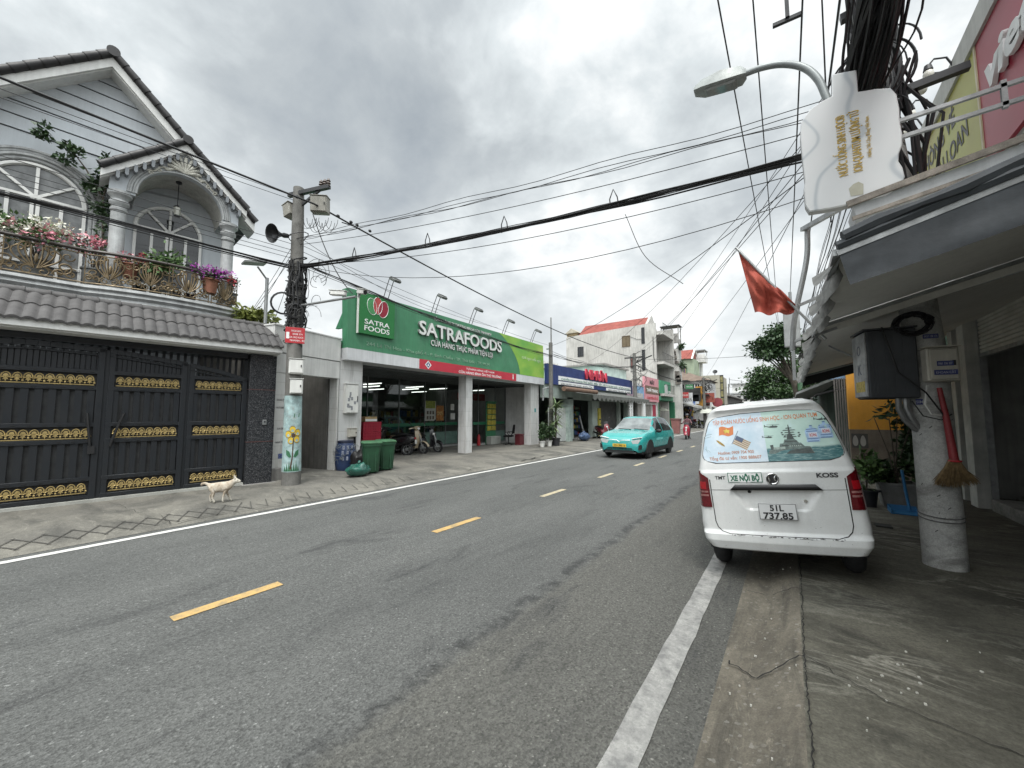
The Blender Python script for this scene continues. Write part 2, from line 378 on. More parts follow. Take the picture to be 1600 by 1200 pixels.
WHITET = mat('white_trim', (.66, .66, .64), .6, 0, .12, 3., .03, .03, 20, .2)
GREYT = mat('grey_trim', (.35, .36, .36), .7, 0, .3, 5., .08, .15, 20, .4)
BROWNT = mat('dark_brown_tile', (.017, .0155, .016), .55, 0, .3, 6., .1, .1, 25)
GREYTILE = mat('grey_roof_tile', (.082, .078, .077), .7, 0, .3, 5., .12, .15, 30, .25)
GATEM = mat('charcoal_gate_metal', (.014, .0165, .020), .42, .0, .3, 4., .05)
GATES = mat('grey_gate_sheet', (.030, .031, .032), .6, .0, .5, 7., .1, 0, 30, .4)
GOLD = mat('gold_ornament', (.48, .36, .15), .45, .5, .5, 14.)
BRONZE = mat('bronze_railing', (.15, .11, .06), .42, .5, .5, 9.)
GRAN = granite()
POLEC = mat('pole_concrete', (.15, .146, .135), .85, 0, .35, 5., .15, .25, 25, .55, (.10, .10, .09), .5)
POLER = concrete('pole_concrete_right', (.34, .345, .335), (.48, .48, .46), (.15, .15, .14), 2.2, 0, (1, 1, 1.6))
BLACK = mat('black_rubber', (.012, .012, .013), .6, 0, .2)
TYRE = mat('tyre_rubber', (.016, .016, .017), .8, 0, .3, 12., .2)
CABLE = mat('black_cable', (.010, .010, .011), .55, 0, .2)
STEEL = mat('galvanised_steel', (.33, .34, .34), .45, .6, .3, 8., .1, 0, 30, .3)
RUSTY = mat('rusty_steel', (.16, .11, .075), .7, .3, .5, 12., .2)
DKSTEEL = mat('dark_steel', (.03, .031, .033), .45, .4, .3)
CHROME = mat('chrome', (.7, .7, .7), .15, 1., .1)
WHITEP = mat('white_plastic', (.64, .64, .61), .45, 0, .12, 4., .04, 0, 30, .2)
CREAMB = mat('cream_box', (.48, .46, .40), .5, 0, .2, 5., .06, 0, 30, .35)
RED = mat('red_paint', (.42, .022, .03), .45, 0, .2)
REDB = mat('red_banner', (.44, .025, .045), .5, 0, .12, 2.)
LWHITE = mat('white_lettering', (.72, .73, .72), .45, 0, .05)
SILVER = mat('silver_lettering', (.62, .63, .61), .45, 0, .12, 4.); SILVERD = mat('silver_letter_sides', (.20, .21, .20), .4, .3, .2)
LGREEN = mat('dark_green_lettering', (.015, .13, .075), .5, 0, .05)
LBLACK = mat('black_lettering', (.016, .016, .018), .45, 0, .05)
GLASS = glass('clear_glass', (.50, .56, .55), .42)
WGLASS = mat('dark_window_glass', (.018, .021, .024), .06, 0, .4, 3., spec=.9)
CURTAIN = mat('curtained_window', (.15, .155, .155), .12, 0, .5, 6., spec=.8)
LEAF1 = leafmat('leaf_mid', (.045, .105, .028), (.10, .17, .05))
LEAF2 = leafmat('leaf_dark', (.018, .045, .016), (.045, .085, .028))
LEAF3 = leafmat('leaf_yellow_green', (.12, .15, .03), (.20, .22, .05))
PINK = leafmat('petal_pink', (.55, .16, .22), (.7, .35, .38))
MAGENTA = leafmat('petal_magenta', (.28, .03, .28), (.42, .08, .42))
PWHITE = leafmat('petal_white', (.62, .62, .50), (.74, .72, .64))
PRED = leafmat('petal_red', (.25, .02, .03), (.4, .05, .06))
BARK = mat('bark', (.085, .07, .055), .9, 0, .4, 8., .2, .5, 20)
TERRA = mat('terracotta', (.24, .10, .06), .8, 0, .3, 6.)
GREYPOT = mat('grey_pot', (.22, .225, .22), .7, 0, .3, 5., .1, 0, 30, .4)

# ------------------------------------------------------------------ ground, road, pavements
def strip(name, prof, y0, y1, m, ny=40, wob=0., seed=0):
    """a long sheet: profile of (x, z) swept along the street"""
    mb = MB(); n = len(prof)
    rings = []
    for i in range(ny + 1):
        y = y0 + (y1 - y0) * (i / ny)
        r = []
        for j, (x, z) in enumerate(prof):
            w = mnoise.noise(Vector((x * .9, y * .45, seed))) * wob if 0 < j < n - 1 else 0
            e = mnoise.noise(Vector((j, y * 1.3, seed + 5))) * wob * 1.2
            r.append((x + (e if 0 < j < n - 1 or name.startswith('left') and j == n - 1 else 0), y, z + w))
        rings.append(r)
    mb.loft(rings, False, False, True)
    return struct(mb.build(name, m, recalc=False))
g = MB(); g.add([(-600, -300, -.03), (600, -300, -.03), (600, 1500, -.03), (-600, 1500, -.03)], [(0, 1, 2, 3)]); struct(g.build('ground', GROUND))
strip('road', [(-7.9, -.006), (-6, .01), (-4.2, .02), (-2.4, .012), (-.36, 0.)], -25, 420, ASPH, 200)
strip('left_pavement', [(-40, .12), (-11.2, .12), (-10.2, .115), (-9.2, .10), (-8.6, .085), (-8.1, .055), (-7.72, .028), (-7.66, .0)], -25, 420, PAVL, 700, .008, 3)
strip('right_gutter', [(-.46, .003), (-.40, .010), (-.26, .018), (-.16, .055), (-.07, .098), (-.01, .112)], -12, 60, GUT, 260, .008, 8)
strip('right_pavement', [(-.012, .111), (.06, .118), (.9, .125), (1.8, .13), (2.62, .135), (40, .14)], -12, 420, PAVR, 500, .006, 4)
def decal(name, polys, m, z=.004):
    mb = MB()
    for p in polys: mb.add(p, [tuple(range(len(p)))])
    return struct(mb.build(name, m, recalc=False))
def roadz(x):
    P = [(-7.9, -.006), (-6, .01), (-4.2, .02), (-2.4, .012), (-.36, 0.)]
    for (a, b), (c, d) in zip(P, P[1:]):
        if a <= x <= c: return b + (d - b) * (x - a) / (c - a)
    return 0
def rough_stripe(x0, x1, y0, y1, step, seed, amp=.012):
    polys = []; n = int((y1 - y0) / step)
    for i in range(n):
        a = y0 + i * step; b = a + step
        e = lambda y, s: mnoise.noise(Vector((y * 3.1, s, seed))) * amp
        polys.append([(x0 + e(a, 1), a, roadz(x0) + .006), (x1 + e(a, 9), a, roadz(x1) + .006), (x1 + e(b, 9), b, roadz(x1) + .006), (x0 + e(b, 1), b, roadz(x0) + .006)])
    return polys
decal('right_edge_line', rough_stripe(-.835, -.675, -6, 40, .12, 1), WPAINT)
decal('left_edge_line', rough_stripe(-7.50, -7.37, -20, 150, .25, 2, .008), WPAINT2)
dash = [rough_stripe(-4.27, -4.15, y, y + .98, .14, 3 + i, .008) for i, y in enumerate([-4.8, -1.9, 1.10, 4.0])]
decal('centre_dash', [q for d in dash for q in d], YPAINT)
dash = [rough_stripe(-4.27, -4.15, 6.95 + 2.92 * i, 6.95 + 2.92 * i + .96, .16, 30 + i, .01) for i in range(24)]
decal('worn_centre_dash', [q for d in dash for q in d], YPAINT2)
# cracks
def crack(pts, w, zf, sub=9, jag=.03, seed=0):
    rnd = random.Random(seed); P = []
    for (a, b) in zip(pts, pts[1:]):
        for i in range(sub):
            t = i / sub; P.append((a[0] + (b[0] - a[0]) * t + rnd.uniform(-jag, jag), a[1] + (b[1] - a[1]) * t + rnd.uniform(-jag, jag)))
    P.append(pts[-1]); polys = []
    ws = [w * rnd.uniform(.35, 1.2) for _ in P]
    for i in range(len(P) - 1):
        (x, y), (u, v) = P[i], P[i + 1]; d = math.hypot(u - x, v - y) or 1; nx, ny = -(v - y) / d, (u - x) / d
        a, b = ws[i] / 2, ws[i + 1] / 2
        polys.append([(x - nx * a, y - ny * a, zf(x, y)), (x + nx * a, y + ny * a, zf(x, y)), (u + nx * b, v + ny * b, zf(u, v)), (u - nx * b, v - ny * b, zf(u, v))])
    return polys
def pzr(x, y): return .128 + max(0, x) * .004 if x > 0 else .02 + max(0, min(.1, (x + .26) * .5)) + .01
ck = crack([(0.0, 3.3), (.35, 3.05), (.75, 2.95), (1.5, 2.75), (2.6, 2.7)], .006, pzr, 9, .02, 1)
ck += crack([(-.43, 3.12), (-.25, 3.02), (-.08, 3.18), (.0, 3.3)], .009, pzr, 6, .015, 2)
ck += crack([(-.42, 4.45), (-.2, 4.4), (0, 4.5)], .008, pzr, 6, .012, 4)
ck += crack([(.01, -3), (.015, 2.2), (.0, 3.3), (.01, 5.0), (.0, 8), (.01, 14)], .008, pzr, 40, .007, 3)
decal('pavement_crack', ck, DARK)
pzl = lambda x, y: .024 + (.03 + (-7.72 - x) * .09 if x > -8.4 else .085 + (-8.4 - x) * .03 if x > -9.2 else .11 + (-9.2 - x) * .012)
lk = crack([(-7.7, 1.9), (-8.2, 1.95), (-8.7, 1.75), (-9.9, 1.6)], .010, pzl, 6, .03, 5)
lk += crack([(-7.72, 2.0), (-7.8, 2.5), (-7.75, 3.2), (-7.72, 3.6)], .018, pzl, 6, .02, 6)
lk += crack([(-7.75, 8.6), (-7.9, 9.2), (-7.8, 9.9)], .03, pzl, 6, .03, 7) + crack([(-7.85, 6.4), (-7.9, 6.9), (-7.76, 7.5)], .015, pzl, 6, .02, 8) + crack([(-7.8, 11.5), (-8.0, 13.5), (-7.8, 14.6)], .05, pzl, 8, .05, 9)
decal('left_pavement_crack', lk, DARK)
LPROF = [(-9.2, .10), (-8.6, .085), (-8.1, .055), (-7.72, .028), (-7.66, 0)]
def lz(x):
    for (a, b), (c, d) in zip(LPROF, LPROF[1:]):
        if a <= x <= c: return b + (d - b) * (x - a) / (c - a) + .011
    return .1
sx_ = []
def groove(a, b, w=.017):
    d = math.hypot(b[0] - a[0], b[1] - a[1]); nx, ny = -(b[1] - a[1]) / d * w / 2, (b[0] - a[0]) / d * w / 2
    for k in range(4):
        p = [a[0] + (b[0] - a[0]) * k / 4, a[1] + (b[1] - a[1]) * k / 4]; q = [a[0] + (b[0] - a[0]) * (k + 1) / 4, a[1] + (b[1] - a[1]) * (k + 1) / 4]
        sx_.append([(p[0] - nx, p[1] - ny, lz(p[0])), (p[0] + nx, p[1] + ny, lz(p[0])), (q[0] + nx, q[1] + ny, lz(q[0])), (q[0] - nx, q[1] - ny, lz(q[0]))])
for i in range(46):
    y = -5.0 + i * .26
    if i < 31:
        groove((-7.80, y), (-8.34, y + .30)); groove((-8.34, y), (-7.80, y + .30))
    else: groove((-7.82, y), (-8.30, y + .16)); groove((-7.82, y), (-8.06, y - .10), .012)
decal('ramp_scoring', sx_, mat('scored_groove', (.070, .067, .060), .95))
# litter: pale chips on the pavement and gravel grains at the gutter
rnd = random.Random(4); mb = MB()
for i in range(34):
    x = rnd.choice([rnd.gauss(-.2, .12), rnd.uniform(.2, 2.3)]); y = rnd.uniform(1.4, 5.5); r_ = rnd.uniform(.002, .006)
    if x < -.45: continue
    mb.M = Matrix.Translation((x, y, pzr(x, y) - .004)) @ Matrix.Rotation(rnd.uniform(0, 6), 4, 'Z')
    mb.box(-r_, r_ * rnd.uniform(.6, 1.6), -r_ * .7, r_, -.004, .005)
for i in range(15):
    x, y = rnd.gauss(.42, .10), rnd.gauss(3.25, .16); r_ = rnd.uniform(.003, .007)
    mb.M = Matrix.Translation((x, y, pzr(x, y) - .004)) @ Matrix.Rotation(rnd.uniform(0, 6), 4, 'Z'); mb.box(-r_, r_, -r_ * .7, r_, -.004, .004)
o = mb.build('litter_chips', mat('pale_chip', (.5, .49, .44), .8)); o['kind'] = 'stuff'
# ------------------------------------------------------------------ foliage helper
def leaves(mb, c, rad, n, size, seed=0, shell=.35, flat=0., clumps=9, droop=0.):
    """n leaf-shaped faces gathered in clumps inside an ellipsoid"""
    rnd = random.Random(seed); c = Vector(c)
    cs = []
    for _ in range(clumps):
        while True:
            p = Vector((rnd.uniform(-1, 1), rnd.uniform(-1, 1), rnd.uniform(-1, 1)))
            if shell < p.length < 1: break
        cs.append((p * .78, rnd.uniform(.28, .5)))
    for i in range(n):
        q, rr = cs[i % clumps]
        p = q + Vector((rnd.gauss(0, 1), rnd.gauss(0, 1), rnd.gauss(0, 1))) * rr * .55
        if p.length > 1.15: p *= 1.1 / p.length
        P = c + Vector((p.x * rad[0], p.y * rad[1], p.z * rad[2]))
        d = (Vector((rnd.gauss(0, 1), rnd.gauss(0, 1), rnd.gauss(0, .7) - droop)) + p * .8).normalized()
        u = d.cross(Vector((rnd.gauss(0, 1), rnd.gauss(0, 1), rnd.gauss(0, 1) + .6))).normalized()
        s = size * rnd.uniform(.6, 1.3); w = s * .27
        nrm = d.cross(u) * s * .08
        mb.add([P, P + d * s * .45 + u * w + nrm, P + d * s, P + d * s * .45 - u * w + nrm], [(0, 1, 2, 3)])
def pot(parent, r, h, m, z=0, rim=.02):
    mb = MB(); mb.lathe([(.0, z), (r * .72, z), (r * .95, z + h * .92), (r + rim, z + h * .93), (r + rim, z + h), (r * .9, z + h), (r * .86, z + h * .85), (0, z + h * .84)], 18)
    return mb.build('pot', m, parent)
def potted(name, label, cat, loc, potr, poth, potm, fol, stem=True, rot=0, group=None):
    t = thing(name, label, cat, loc, rot, group)
    pot(t, potr, poth, potm)
    if stem:
        mb = MB(); rnd = random.Random(hash(name) % 99 if False else len(label))
        for _ in range(4):
            a = rnd.uniform(0, 6); l = poth + fol[0][1][2] * 1.1
            mb.tube([(0, 0, poth * .8), (math.cos(a) * .05, math.sin(a) * .05, (poth + l) / 2), (math.cos(a) * fol[0][1][0] * .5, math.sin(a) * fol[0][1][1] * .5, l)], [.012, .009, .005], 5)
        mb.build('stem', BARK, t)
    for i, (c, rad, n, size, m, nm) in enumerate(fol):
        mb = MB(); leaves(mb, c, rad, n, size, 11 + i + len(label)); mb.build(nm, m, t, recalc=False)
    return t

# ================================================================== HOUSE (frame: x = towards the street, y = along the facade)
HO, HR = (-10.15, 4.2, 0), R(-6.4)
house = thing('gable_house', 'pale blue-grey house with steep dark tiled gables, arched windows and a balcony', 'house', HO, HR)
YZ = lambda x: (lambda u, v, d: (d, u, v))
pl = lambda u, v, d: (d, u, v)
AP, AZ = -2.93, 9.95
mb = MB()   # ground floor walls behind the gate, upper block
mb.box(-9, -2.25, -6.3, -.45, 4.3, 6.9); mb.box(-9, -2.6, -6.3, -.45, 0, 4.05)
mb.prism([(-6.3, 6.9), (-.45, 6.9), (-.45, 7.3), (AP, AZ - .25), (-6.3, 6.7)], pl, -9, -2.25)
mb.build('wall', BLUEGREY, house)
# lapped boards on the gable
mb = MB(); z = 7.62
while z < AZ - .35:
    z1 = min(z + .275, AZ - .32); wl = lambda q: (AZ - .3 - q) / .985
    mb.add([(-2.25, AP - wl(z), z), (-2.25, AP + wl(z), z), (-2.222, AP + wl(z) - .0, z), (-2.222, AP - wl(z), z), (-2.25, AP - wl(z1), z1), (-2.25, AP + wl(z1), z1), (-2.236, AP + wl(z1), z1), (-2.236, AP - wl(z1), z1)],
           [(0, 1, 2, 3), (7, 6, 5, 4), (3, 2, 6, 7), (0, 3, 7, 4), (1, 5, 6, 2)])
    z += .30
mb.build('gable_boards', BLUEGREY, house)
mb = MB(); mb.prism([(AP - 2.35, 7.6), (AP + 2.35, 7.6), (AP + .02, AZ - .27), (AP - .02, AZ - .27)], pl, -2.25, -2.245); mb.build('gap_shade_sheet', DKSTEEL, house)  # dark sheet behind the boards; its colour carries the shade of the gaps
def gable_roof(apex, az, yl, yr, slope, x0, x1, nm, capr=.085, th=.10, brd=.20):
    """two tiled slopes, verge tiles along the front edge, barge boards and ridge"""
    rf = MB()
    for sgn, ye in ((-1, yl), (1, yr)):
        L = abs(ye - apex); zb = az - L * slope
        n = max(2, int(math.hypot(L, L * slope) / .30))
        for i in range(n):
            t0, t1 = i / n, (i + 1) / n
            ya, za = apex + (ye - apex) * t0, az - L * slope * t0; yb, zb_ = apex + (ye - apex) * t1, az - L * slope * t1
            lift = .03
            rf.prism([(ya, za - th), (ya, za), (yb, zb_ + lift), (yb, zb_ - th + lift)], pl, x0, x1 - .02)
    ro = rf.build('roof', BROWNT, house)
    vg = MB()
    for sgn, ye in ((-1, yl), (1, yr)):
        L = abs(ye - apex); n = max(3, int(math.hypot(L, L * slope) / .27))
        for i in range(n):
            t0, t1 = i / n, (i + 1.12) / n
            a = (x1 - .02, apex + (ye - apex) * t0, az - L * slope * t0 + .01); b = (x1 - .02, apex + (ye - apex) * min(t1, 1.01), az - L * slope * min(t1, 1.01) + .01)
            vg.cyl(a, b, capr * .86, capr * 1.05, 10)
    vg.cyl((x1 + .06, apex, az + .0), (x1 - .14, apex, az + .0), capr * 1.35, capr * 1.35, 14)
    for i in range(int((x1 - x0) / .3)): vg.cyl((x1 - .1 - i * .3, apex, az + .03), (x1 - .43 - i * .3, apex, az + .03), capr * 1.0, capr * .85, 8)
    vg.build('verge_tiles', BROWNT, ro)
    bb = MB()
    for sgn, ye in ((-1, yl), (1, yr)):
        L = abs(ye - apex)
        bb.prism([(apex, az - th - .005), (ye, az - L * slope - th - .005 + .02), (ye, az - L * slope - th - brd), (apex, az - th - brd - .02)], pl, x1 - .10, x1 - .04)
        bb.prism([(apex, az - th - brd), (ye, az - L * slope - th - brd + .02), (ye, az - L * slope - th - brd - .03), (apex, az - th - brd - .05)], pl, x0 if False else x1 - .62, x1 - .101)
    bb.build('barge_board', WHITET, house)
gable_roof(AP, AZ, -6.6, .0, .985, -9.2, -1.78, 'main')
PA, PZ = -1.62, 8.2     # porch
gable_roof(PA, PZ, -2.98, -.36, .93, -3.2, -1.08, 'porch', .075, .08, .15)
# porch front wall with the arch, barrel vault
def arch_face(mb, x0, x1, yl, yr, zb, cy, r, zs, top, n=22):
    pts = [(cy + r * math.cos(PI - PI * i / n), zs + r * math.sin(PI * i / n)) for i in range(n + 1)]
    for (a, b) in zip(pts, pts[1:]):
        ta, tb = top(a[0]), top(b[0])
        mb.prism([a, b, (b[0], tb), (a[0], ta)], pl, x0, x1)
    mb.prism([(yl, zb), (cy - r, zb), (cy - r, top(cy - r)), (yl, top(yl))], pl, x0, x1)
    mb.prism([(cy + r, zb), (yr, zb), (yr, top(yr)), (cy + r, top(cy + r))], pl, x0, x1)
ptop = lambda y: PZ - .26 - abs(y - PA) * .93
mb = MB(); arch_face(mb, -1.42, -1.27, -2.84, -.5, 6.55, PA, .80, 6.6, ptop)
mb.build('porch_wall', BLUEGREY, house)
VAULT = concrete('vault_plaster', (.36, .36, .33), (.46, .45, .42), (.25, .25, .23), 6.)
mb = MB(); mb.grid(lambda u, v: (-2.25 + .83 * u, PA + .80 * math.cos(PI * v), 6.6 + .80 * math.sin(PI * v)), 2, 24); mb.build('porch_vault', VAULT, house)
mb = MB()
for k, (r_, x_) in enumerate(((.80, -1.25), (.845, -1.265), (.89, -1.255), (.93, -1.268))):
    mb.tube([(x_, PA + r_ * math.cos(PI * i / 24), 6.6 + r_ * math.sin(PI * i / 24)) for i in range(25)], .026, 6)
mb.build('arch_moulding', GREYT, house)
# corbels under the porch gable
mb = MB()
for sg in (-1, 1):
    for i in range(8):
        y = PA + sg * (.16 + i * .135); z = PZ - .30 - abs(y - PA) * .93
        mb.prism([(y - .03, z + .06), (y + .03, z + .06), (y + .03, z - .08), (y, z - .11), (y - .03, z - .08)], pl, -1.27, -1.11)
mb.build('corbels', mat('grey_corbel', (.20, .215, .23), .75, 0, .2), house)
# shell and scroll over the arch
SHELL = mat('carved_plaster', (.50, .49, .43), .7, 0, .4, 14.)
mb = MB()
for i in range(9):
    a = PI * (.08 + .84 * i / 8); L = .30 + .07 * math.sin(a)
    mb.tube([(-1.24, PA, 7.44), (-1.20, PA + L * .6 * math.cos(a), 7.44 + L * .6 * math.sin(a)), (-1.23, PA + L * math.cos(a), 7.44 + L * math.sin(a))], [.014, .034, .04], 6)
for sg in (-1, 1):
    mb.tube([(-1.235, PA + sg * (.1 + .55 * t), 7.46 - .28 * t * t + .035 * math.sin(t * 14)) for t in [i / 20 for i in range(21)]], [.035 - .02 * i / 20 for i in range(21)], 6)
    for k in range(4):
        cy_, cz_ = PA + sg * (.17 + k * .14), 7.47 - .07 * k - .03 * k * k * .3
        mb.tube([(-1.225, cy_ + .045 * math.cos(t) * (1 - t / 9), cz_ + .045 * math.sin(t) * (1 - t / 9)) for t in [i * .6 for i in range(12)]], .014, 5)
mb.build('shell_ornament', SHELL, house)
# columns
for y in (-2.66, -.68):
    mb = MB(); mb.lathe([(.17, 4.3), (.17, 4.5), (.135, 4.55), (.125, 6.1), (.145, 6.12), (.145, 6.17), (.125, 6.19), (.13, 6.24), (.165, 6.28), (.165, 6.33), (.14, 6.36), (.15, 6.42), (.20, 6.47), (.20, 6.55), (.17, 6.56)], 20, (-1.36, y, 0))
    mb.build('column', GREYT, house)
# arched windows
def arched_window(name, x, cy, r, zs, zb, bars, pane_m, mould=True):
    fr = MB(); w = .055
    fr.tube([(x, cy + r * math.cos(PI * i / 24), zs + r * math.sin(PI * i / 24)) for i in range(25)], .045, 6)
    for k in bars: fr.bar((x, cy, zs), (x, cy + r * math.cos(k), zs + r * math.sin(k)), .05, .05, (1, 0, 0))
    fr.bar((x, cy - r, zs), (x, cy + r, zs), .05, .07, (1, 0, 0))
    for y in (-r, -r * .52, -.04, .04, r * .52, r): fr.bar((x, cy + y, zb), (x, cy + y, zs), .055, .055, (1, 0, 0))
    fr.bar((x, cy - r, zb + .5), (x, cy + r, zb + .5), .05, .09, (1, 0, 0))
    f = fr.build(name, WHITET, house)
    p = MB(); p.prism([(cy + r * math.cos(PI * i / 24), zs + r * math.sin(PI * i / 24)) for i in range(25)] + [(cy - r, zb), (cy + r, zb)], pl, x - .03, x - .02); p.build('pane', pane_m, f)
    if mould:
        m_ = MB()
        for k, (rr, xx) in enumerate(((r + .10, x + .0), (r + .17, x + .03), (r + .24, x - .0), (r + .29, x + .02))):
            m_.tube([(xx, cy + rr, zb)] + [(xx, cy + rr * math.cos(PI * i / 24), zs + rr * math.sin(PI * i / 24)) for i in range(25)] + [(xx, cy - rr, zb)], .04, 6)
        m_.build('window_moulding', GREYT, f)
arched_window('window', -2.2, -3.86, .70, 6.25, 4.35, (PI / 2, PI * .22, PI * .78), CURTAIN)
arched_window('window', -2.2, -5.5, .55, 6.25, 4.35, (PI / 2,), CURTAIN, False)
arched_window('balcony_door', -2.2, -1.72, .62, 6.22, 4.32, (PI / 2, PI * .25, PI * .75), WGLASS, False)
# balcony slab following a bowed edge
def bal(y):
    if y < -3.05: return -1.18
    t = (y + 3.05) / 2.62
    return -1.18 + .26 * math.sin(PI * min(1, max(0, t))) ** .8
def balpath(off=0., n=30):
    P = [(-1.18 + off, -7.5 + 4.3 * i / 8) for i in range(9)] + [(bal(-3.05 + 2.5 * i / n) + off, -3.05 + 2.5 * i / n) for i in range(n + 1)]
    return P + [(-1.3 + off * .5, -.44 + off), (-1.6, -.40 + off), (-2.2, -.40 + off)]
mb = MB()
prof = [(0, 4.34), (.05, 4.34), (.07, 4.28), (.02, 4.24), (.05, 4.18), (.0, 4.12), (.02, 4.06), (-.08, 4.02), (-.12, 3.9)]
rings = [[(x, y, z) for x, y in balpath(o_)] for o_, z in prof]
rings = [[(-2.3, y, 4.34) for x, y in balpath(0)]] + rings + [[(-2.6, y, 3.9) for x, y in balpath(0)]]
mb.loft(rings, False); mb.build('balcony_slab', GREYT, house)
mb = MB(); mb.box(-2.29, -1.35, -6.3, -.5, 3.82, 3.90); mb.build('balcony_soffit', GREYW, house)

# --- balcony railing: a thing of its own
rail = thing('balcony_railing', 'bronze scrollwork railing along the balcony of the pale blue house', 'railing', HO, HR)
P = balpath(-.06)
mb = MB(); mb.tube([(x, y, 5.08) for x, y in P], .036, 8); mb.build('handrail', mat('dark_wood_rail', (.035, .026, .02), .5, 0, .3), rail)
mb = MB(); mb.tube([(x, y, 4.40) for x, y in P], .014, 6); mb.tube([(x, y, 5.0) for x, y in P], .012, 6); mb.build('bottom_rail', BRONZE, rail)
def frame_at(y):
    x = bal(y) - .06; d = Vector((bal(y + .02) - bal(y - .02), .04, 0)).normalized(); return Vector((x, y, 0)), d
def spiral(mb, o, d, c, r0, a0, turns, r=.016, flip=1):
    pts = []
    for i in range(18):
        t = i / 17; a = a0 + flip * turns * 2 * PI * t; rr = r0 * (1 - .78 * t)
        pts.append(o + d * (c[0] + rr * math.cos(a)) + Vector((0, 0, c[1] + rr * math.sin(a))))
    mb.tube(pts, r, 5)
for yc, wdt in ((-6.6, .5), (-5.5, .5), (-4.55, .42), (-3.72, .5), (-2.72, .34), (-2.1, .3), (-1.45, .36), (-.72, .26)):
    o, d = frame_at(yc); mb = MB(); k = wdt / .5
    Z = lambda z: Vector((0, 0, z))
    for i, (w, h) in enumerate(((.05, .44), (.12, .46), (.2, .44), (.28, .36))):
        for s_ in (-1, 1):
            pts = [o + d * (s_ * k * (.02 + w * math.sin(t * PI * .62) * 1.05)) + Z(4.52 + h * t) for t in [j / 10 for j in range(11)]]
            mb.tube(pts, .016, 5)
            if i > 1: spiral(mb, o, d * s_, (k * (w * .93 - .05), 4.52 + h - .02), .06 * k + .01, .2, .9)
    for s_ in (-1, 1):
        spiral(mb, o, d * s_, (.46 * k, 4.52), .11 * k, PI * .3, 1.1); spiral(mb, o, d * s_, (.30 * k, 4.50), .08 * k, PI, 1.0, .014, -1)
        spiral(mb, o, d * s_, (.10 * k, 4.47), .09 * k, PI * .5, 1.1, .012, -1)
        spiral(mb, o, d * s_, (.36 * k, 4.62), .14 * k, PI * 1.2, 1.2)
        spiral(mb, o, d * s_, (.40 * k, 4.86), .10 * k, 0, 1.1, .011, -1)
        mb.tube([o + d * (s_ * k * (.2 + .3 * t)) + Z(4.46 + .12 * math.sin(t * PI)) for t in [j / 8 for j in range(9)]], .011, 5)
    mb.tube([o + d * (k * .24 * math.cos(t)) + Z(4.44 + .15 * math.sin(t)) for t in [PI * j / 12 for j in range(13)]], .012, 5)
    mb.ball(o + Z(4.72), (.03, .03, .10), 6, 5); mb.build('scroll_panel', BRONZE, rail)
mb = MB()
for y in (-7.2, -6.05, -5.0, -4.12, -3.08, -2.38, -1.80, -1.74, -1.06, -1.0, -.46):
    o, d = frame_at(y); mb.bar(o + Vector((0, 0, 4.34)), o + Vector((0, 0, 5.06)), .018, .018)
mb.build('upright', BRONZE, rail)
# hanging lantern
t = thing('hanging_lantern', 'small lantern hanging on a rod under the porch arch', 'lantern', HO, HR)
mb = MB(); mb.cyl((-1.7, -1.66, 7.38), (-1.7, -1.66, 6.78), .009); mb.cyl((-1.7, -1.66, 7.36), (-1.7, -1.66, 7.40), .06); mb.cyl((-1.7, -1.66, 6.74), (-1.7, -1.66, 6.80), .085, .03, 6); mb.cyl((-1.7, -1.66, 6.52), (-1.7, -1.66, 6.55), .06, .06, 6); mb.build('rod', DKSTEEL, t)
mb = MB(); mb.cyl((-1.7, -1.66, 6.55), (-1.7, -1.66, 6.74), .055, .075, 6); mb.build('lantern_glass', mat('frosted_lantern', (.45, .45, .4), .2), t)

# --- gate canopy with wavy tiles
can = thing('gate_canopy', 'grey wavy-tiled canopy roof over the charcoal driveway gate', 'canopy', HO, HR)
Y0, Y1 = -9., .14
def tile_course(mb, xa, za, xb, zb, y0, y1, per=.165, amp=.036, th=.04):
    n = int((y1 - y0) / per) * 10
    def f(u, v):
        y = y0 + (y1 - y0) * u; w = amp * (abs(math.sin(PI * (y - y0) / per)) ** .8 - .3)
        return (xa + (xb - xa) * v + w * .4, y, za + (zb - za) * v + w)
    mb.grid(f, n, 3)
    mb.grid(lambda u, v: (f(u, 1)[0] - .01 * v, f(u, 1)[1], f(u, 1)[2] - th * v), n, 1, False)
mb = MB()
tile_course(mb, .07, 3.585, .52, 3.265, Y0, Y1); tile_course(mb, -.33, 3.86, .12, 3.575, Y0, Y1); tile_course(mb, -.42, 3.80, -.85, 3.5, Y0, Y1)
mb.build('tiles', GREYTILE, can)
mb = MB()
for i in range(30):
    y = Y1 - i * .30
    mb.cyl((-.36, y, 3.865), (-.36, y - .33, 3.865), .085, .07, 10)
    if i % 1 == 0: mb.cyl((-.36, y + .0, 3.865), (-.36, y - .03, 3.865), .092, .092, 10)
mb.build('ridge_caps', GREYTILE, can)
mb = MB(); mb.box(.40, .47, Y0, Y1 - .02, 3.13, 3.25); mb.prism([(-.30, 3.05), (.41, 3.10), (.41, 3.19), (-.30, 3.7)], lambda u, v, d: (u, d, v), Y1 - .10, Y1 - .03); mb.box(-.7, .40, Y0, Y1 - .11, 3.10, 3.14); mb.build('fascia_board', WHITET, can)
mb = MB(); mb.box(-.5, .05, Y0, -.45, 2.98, 3.09); mb.build('header_beam', GATEM, can)
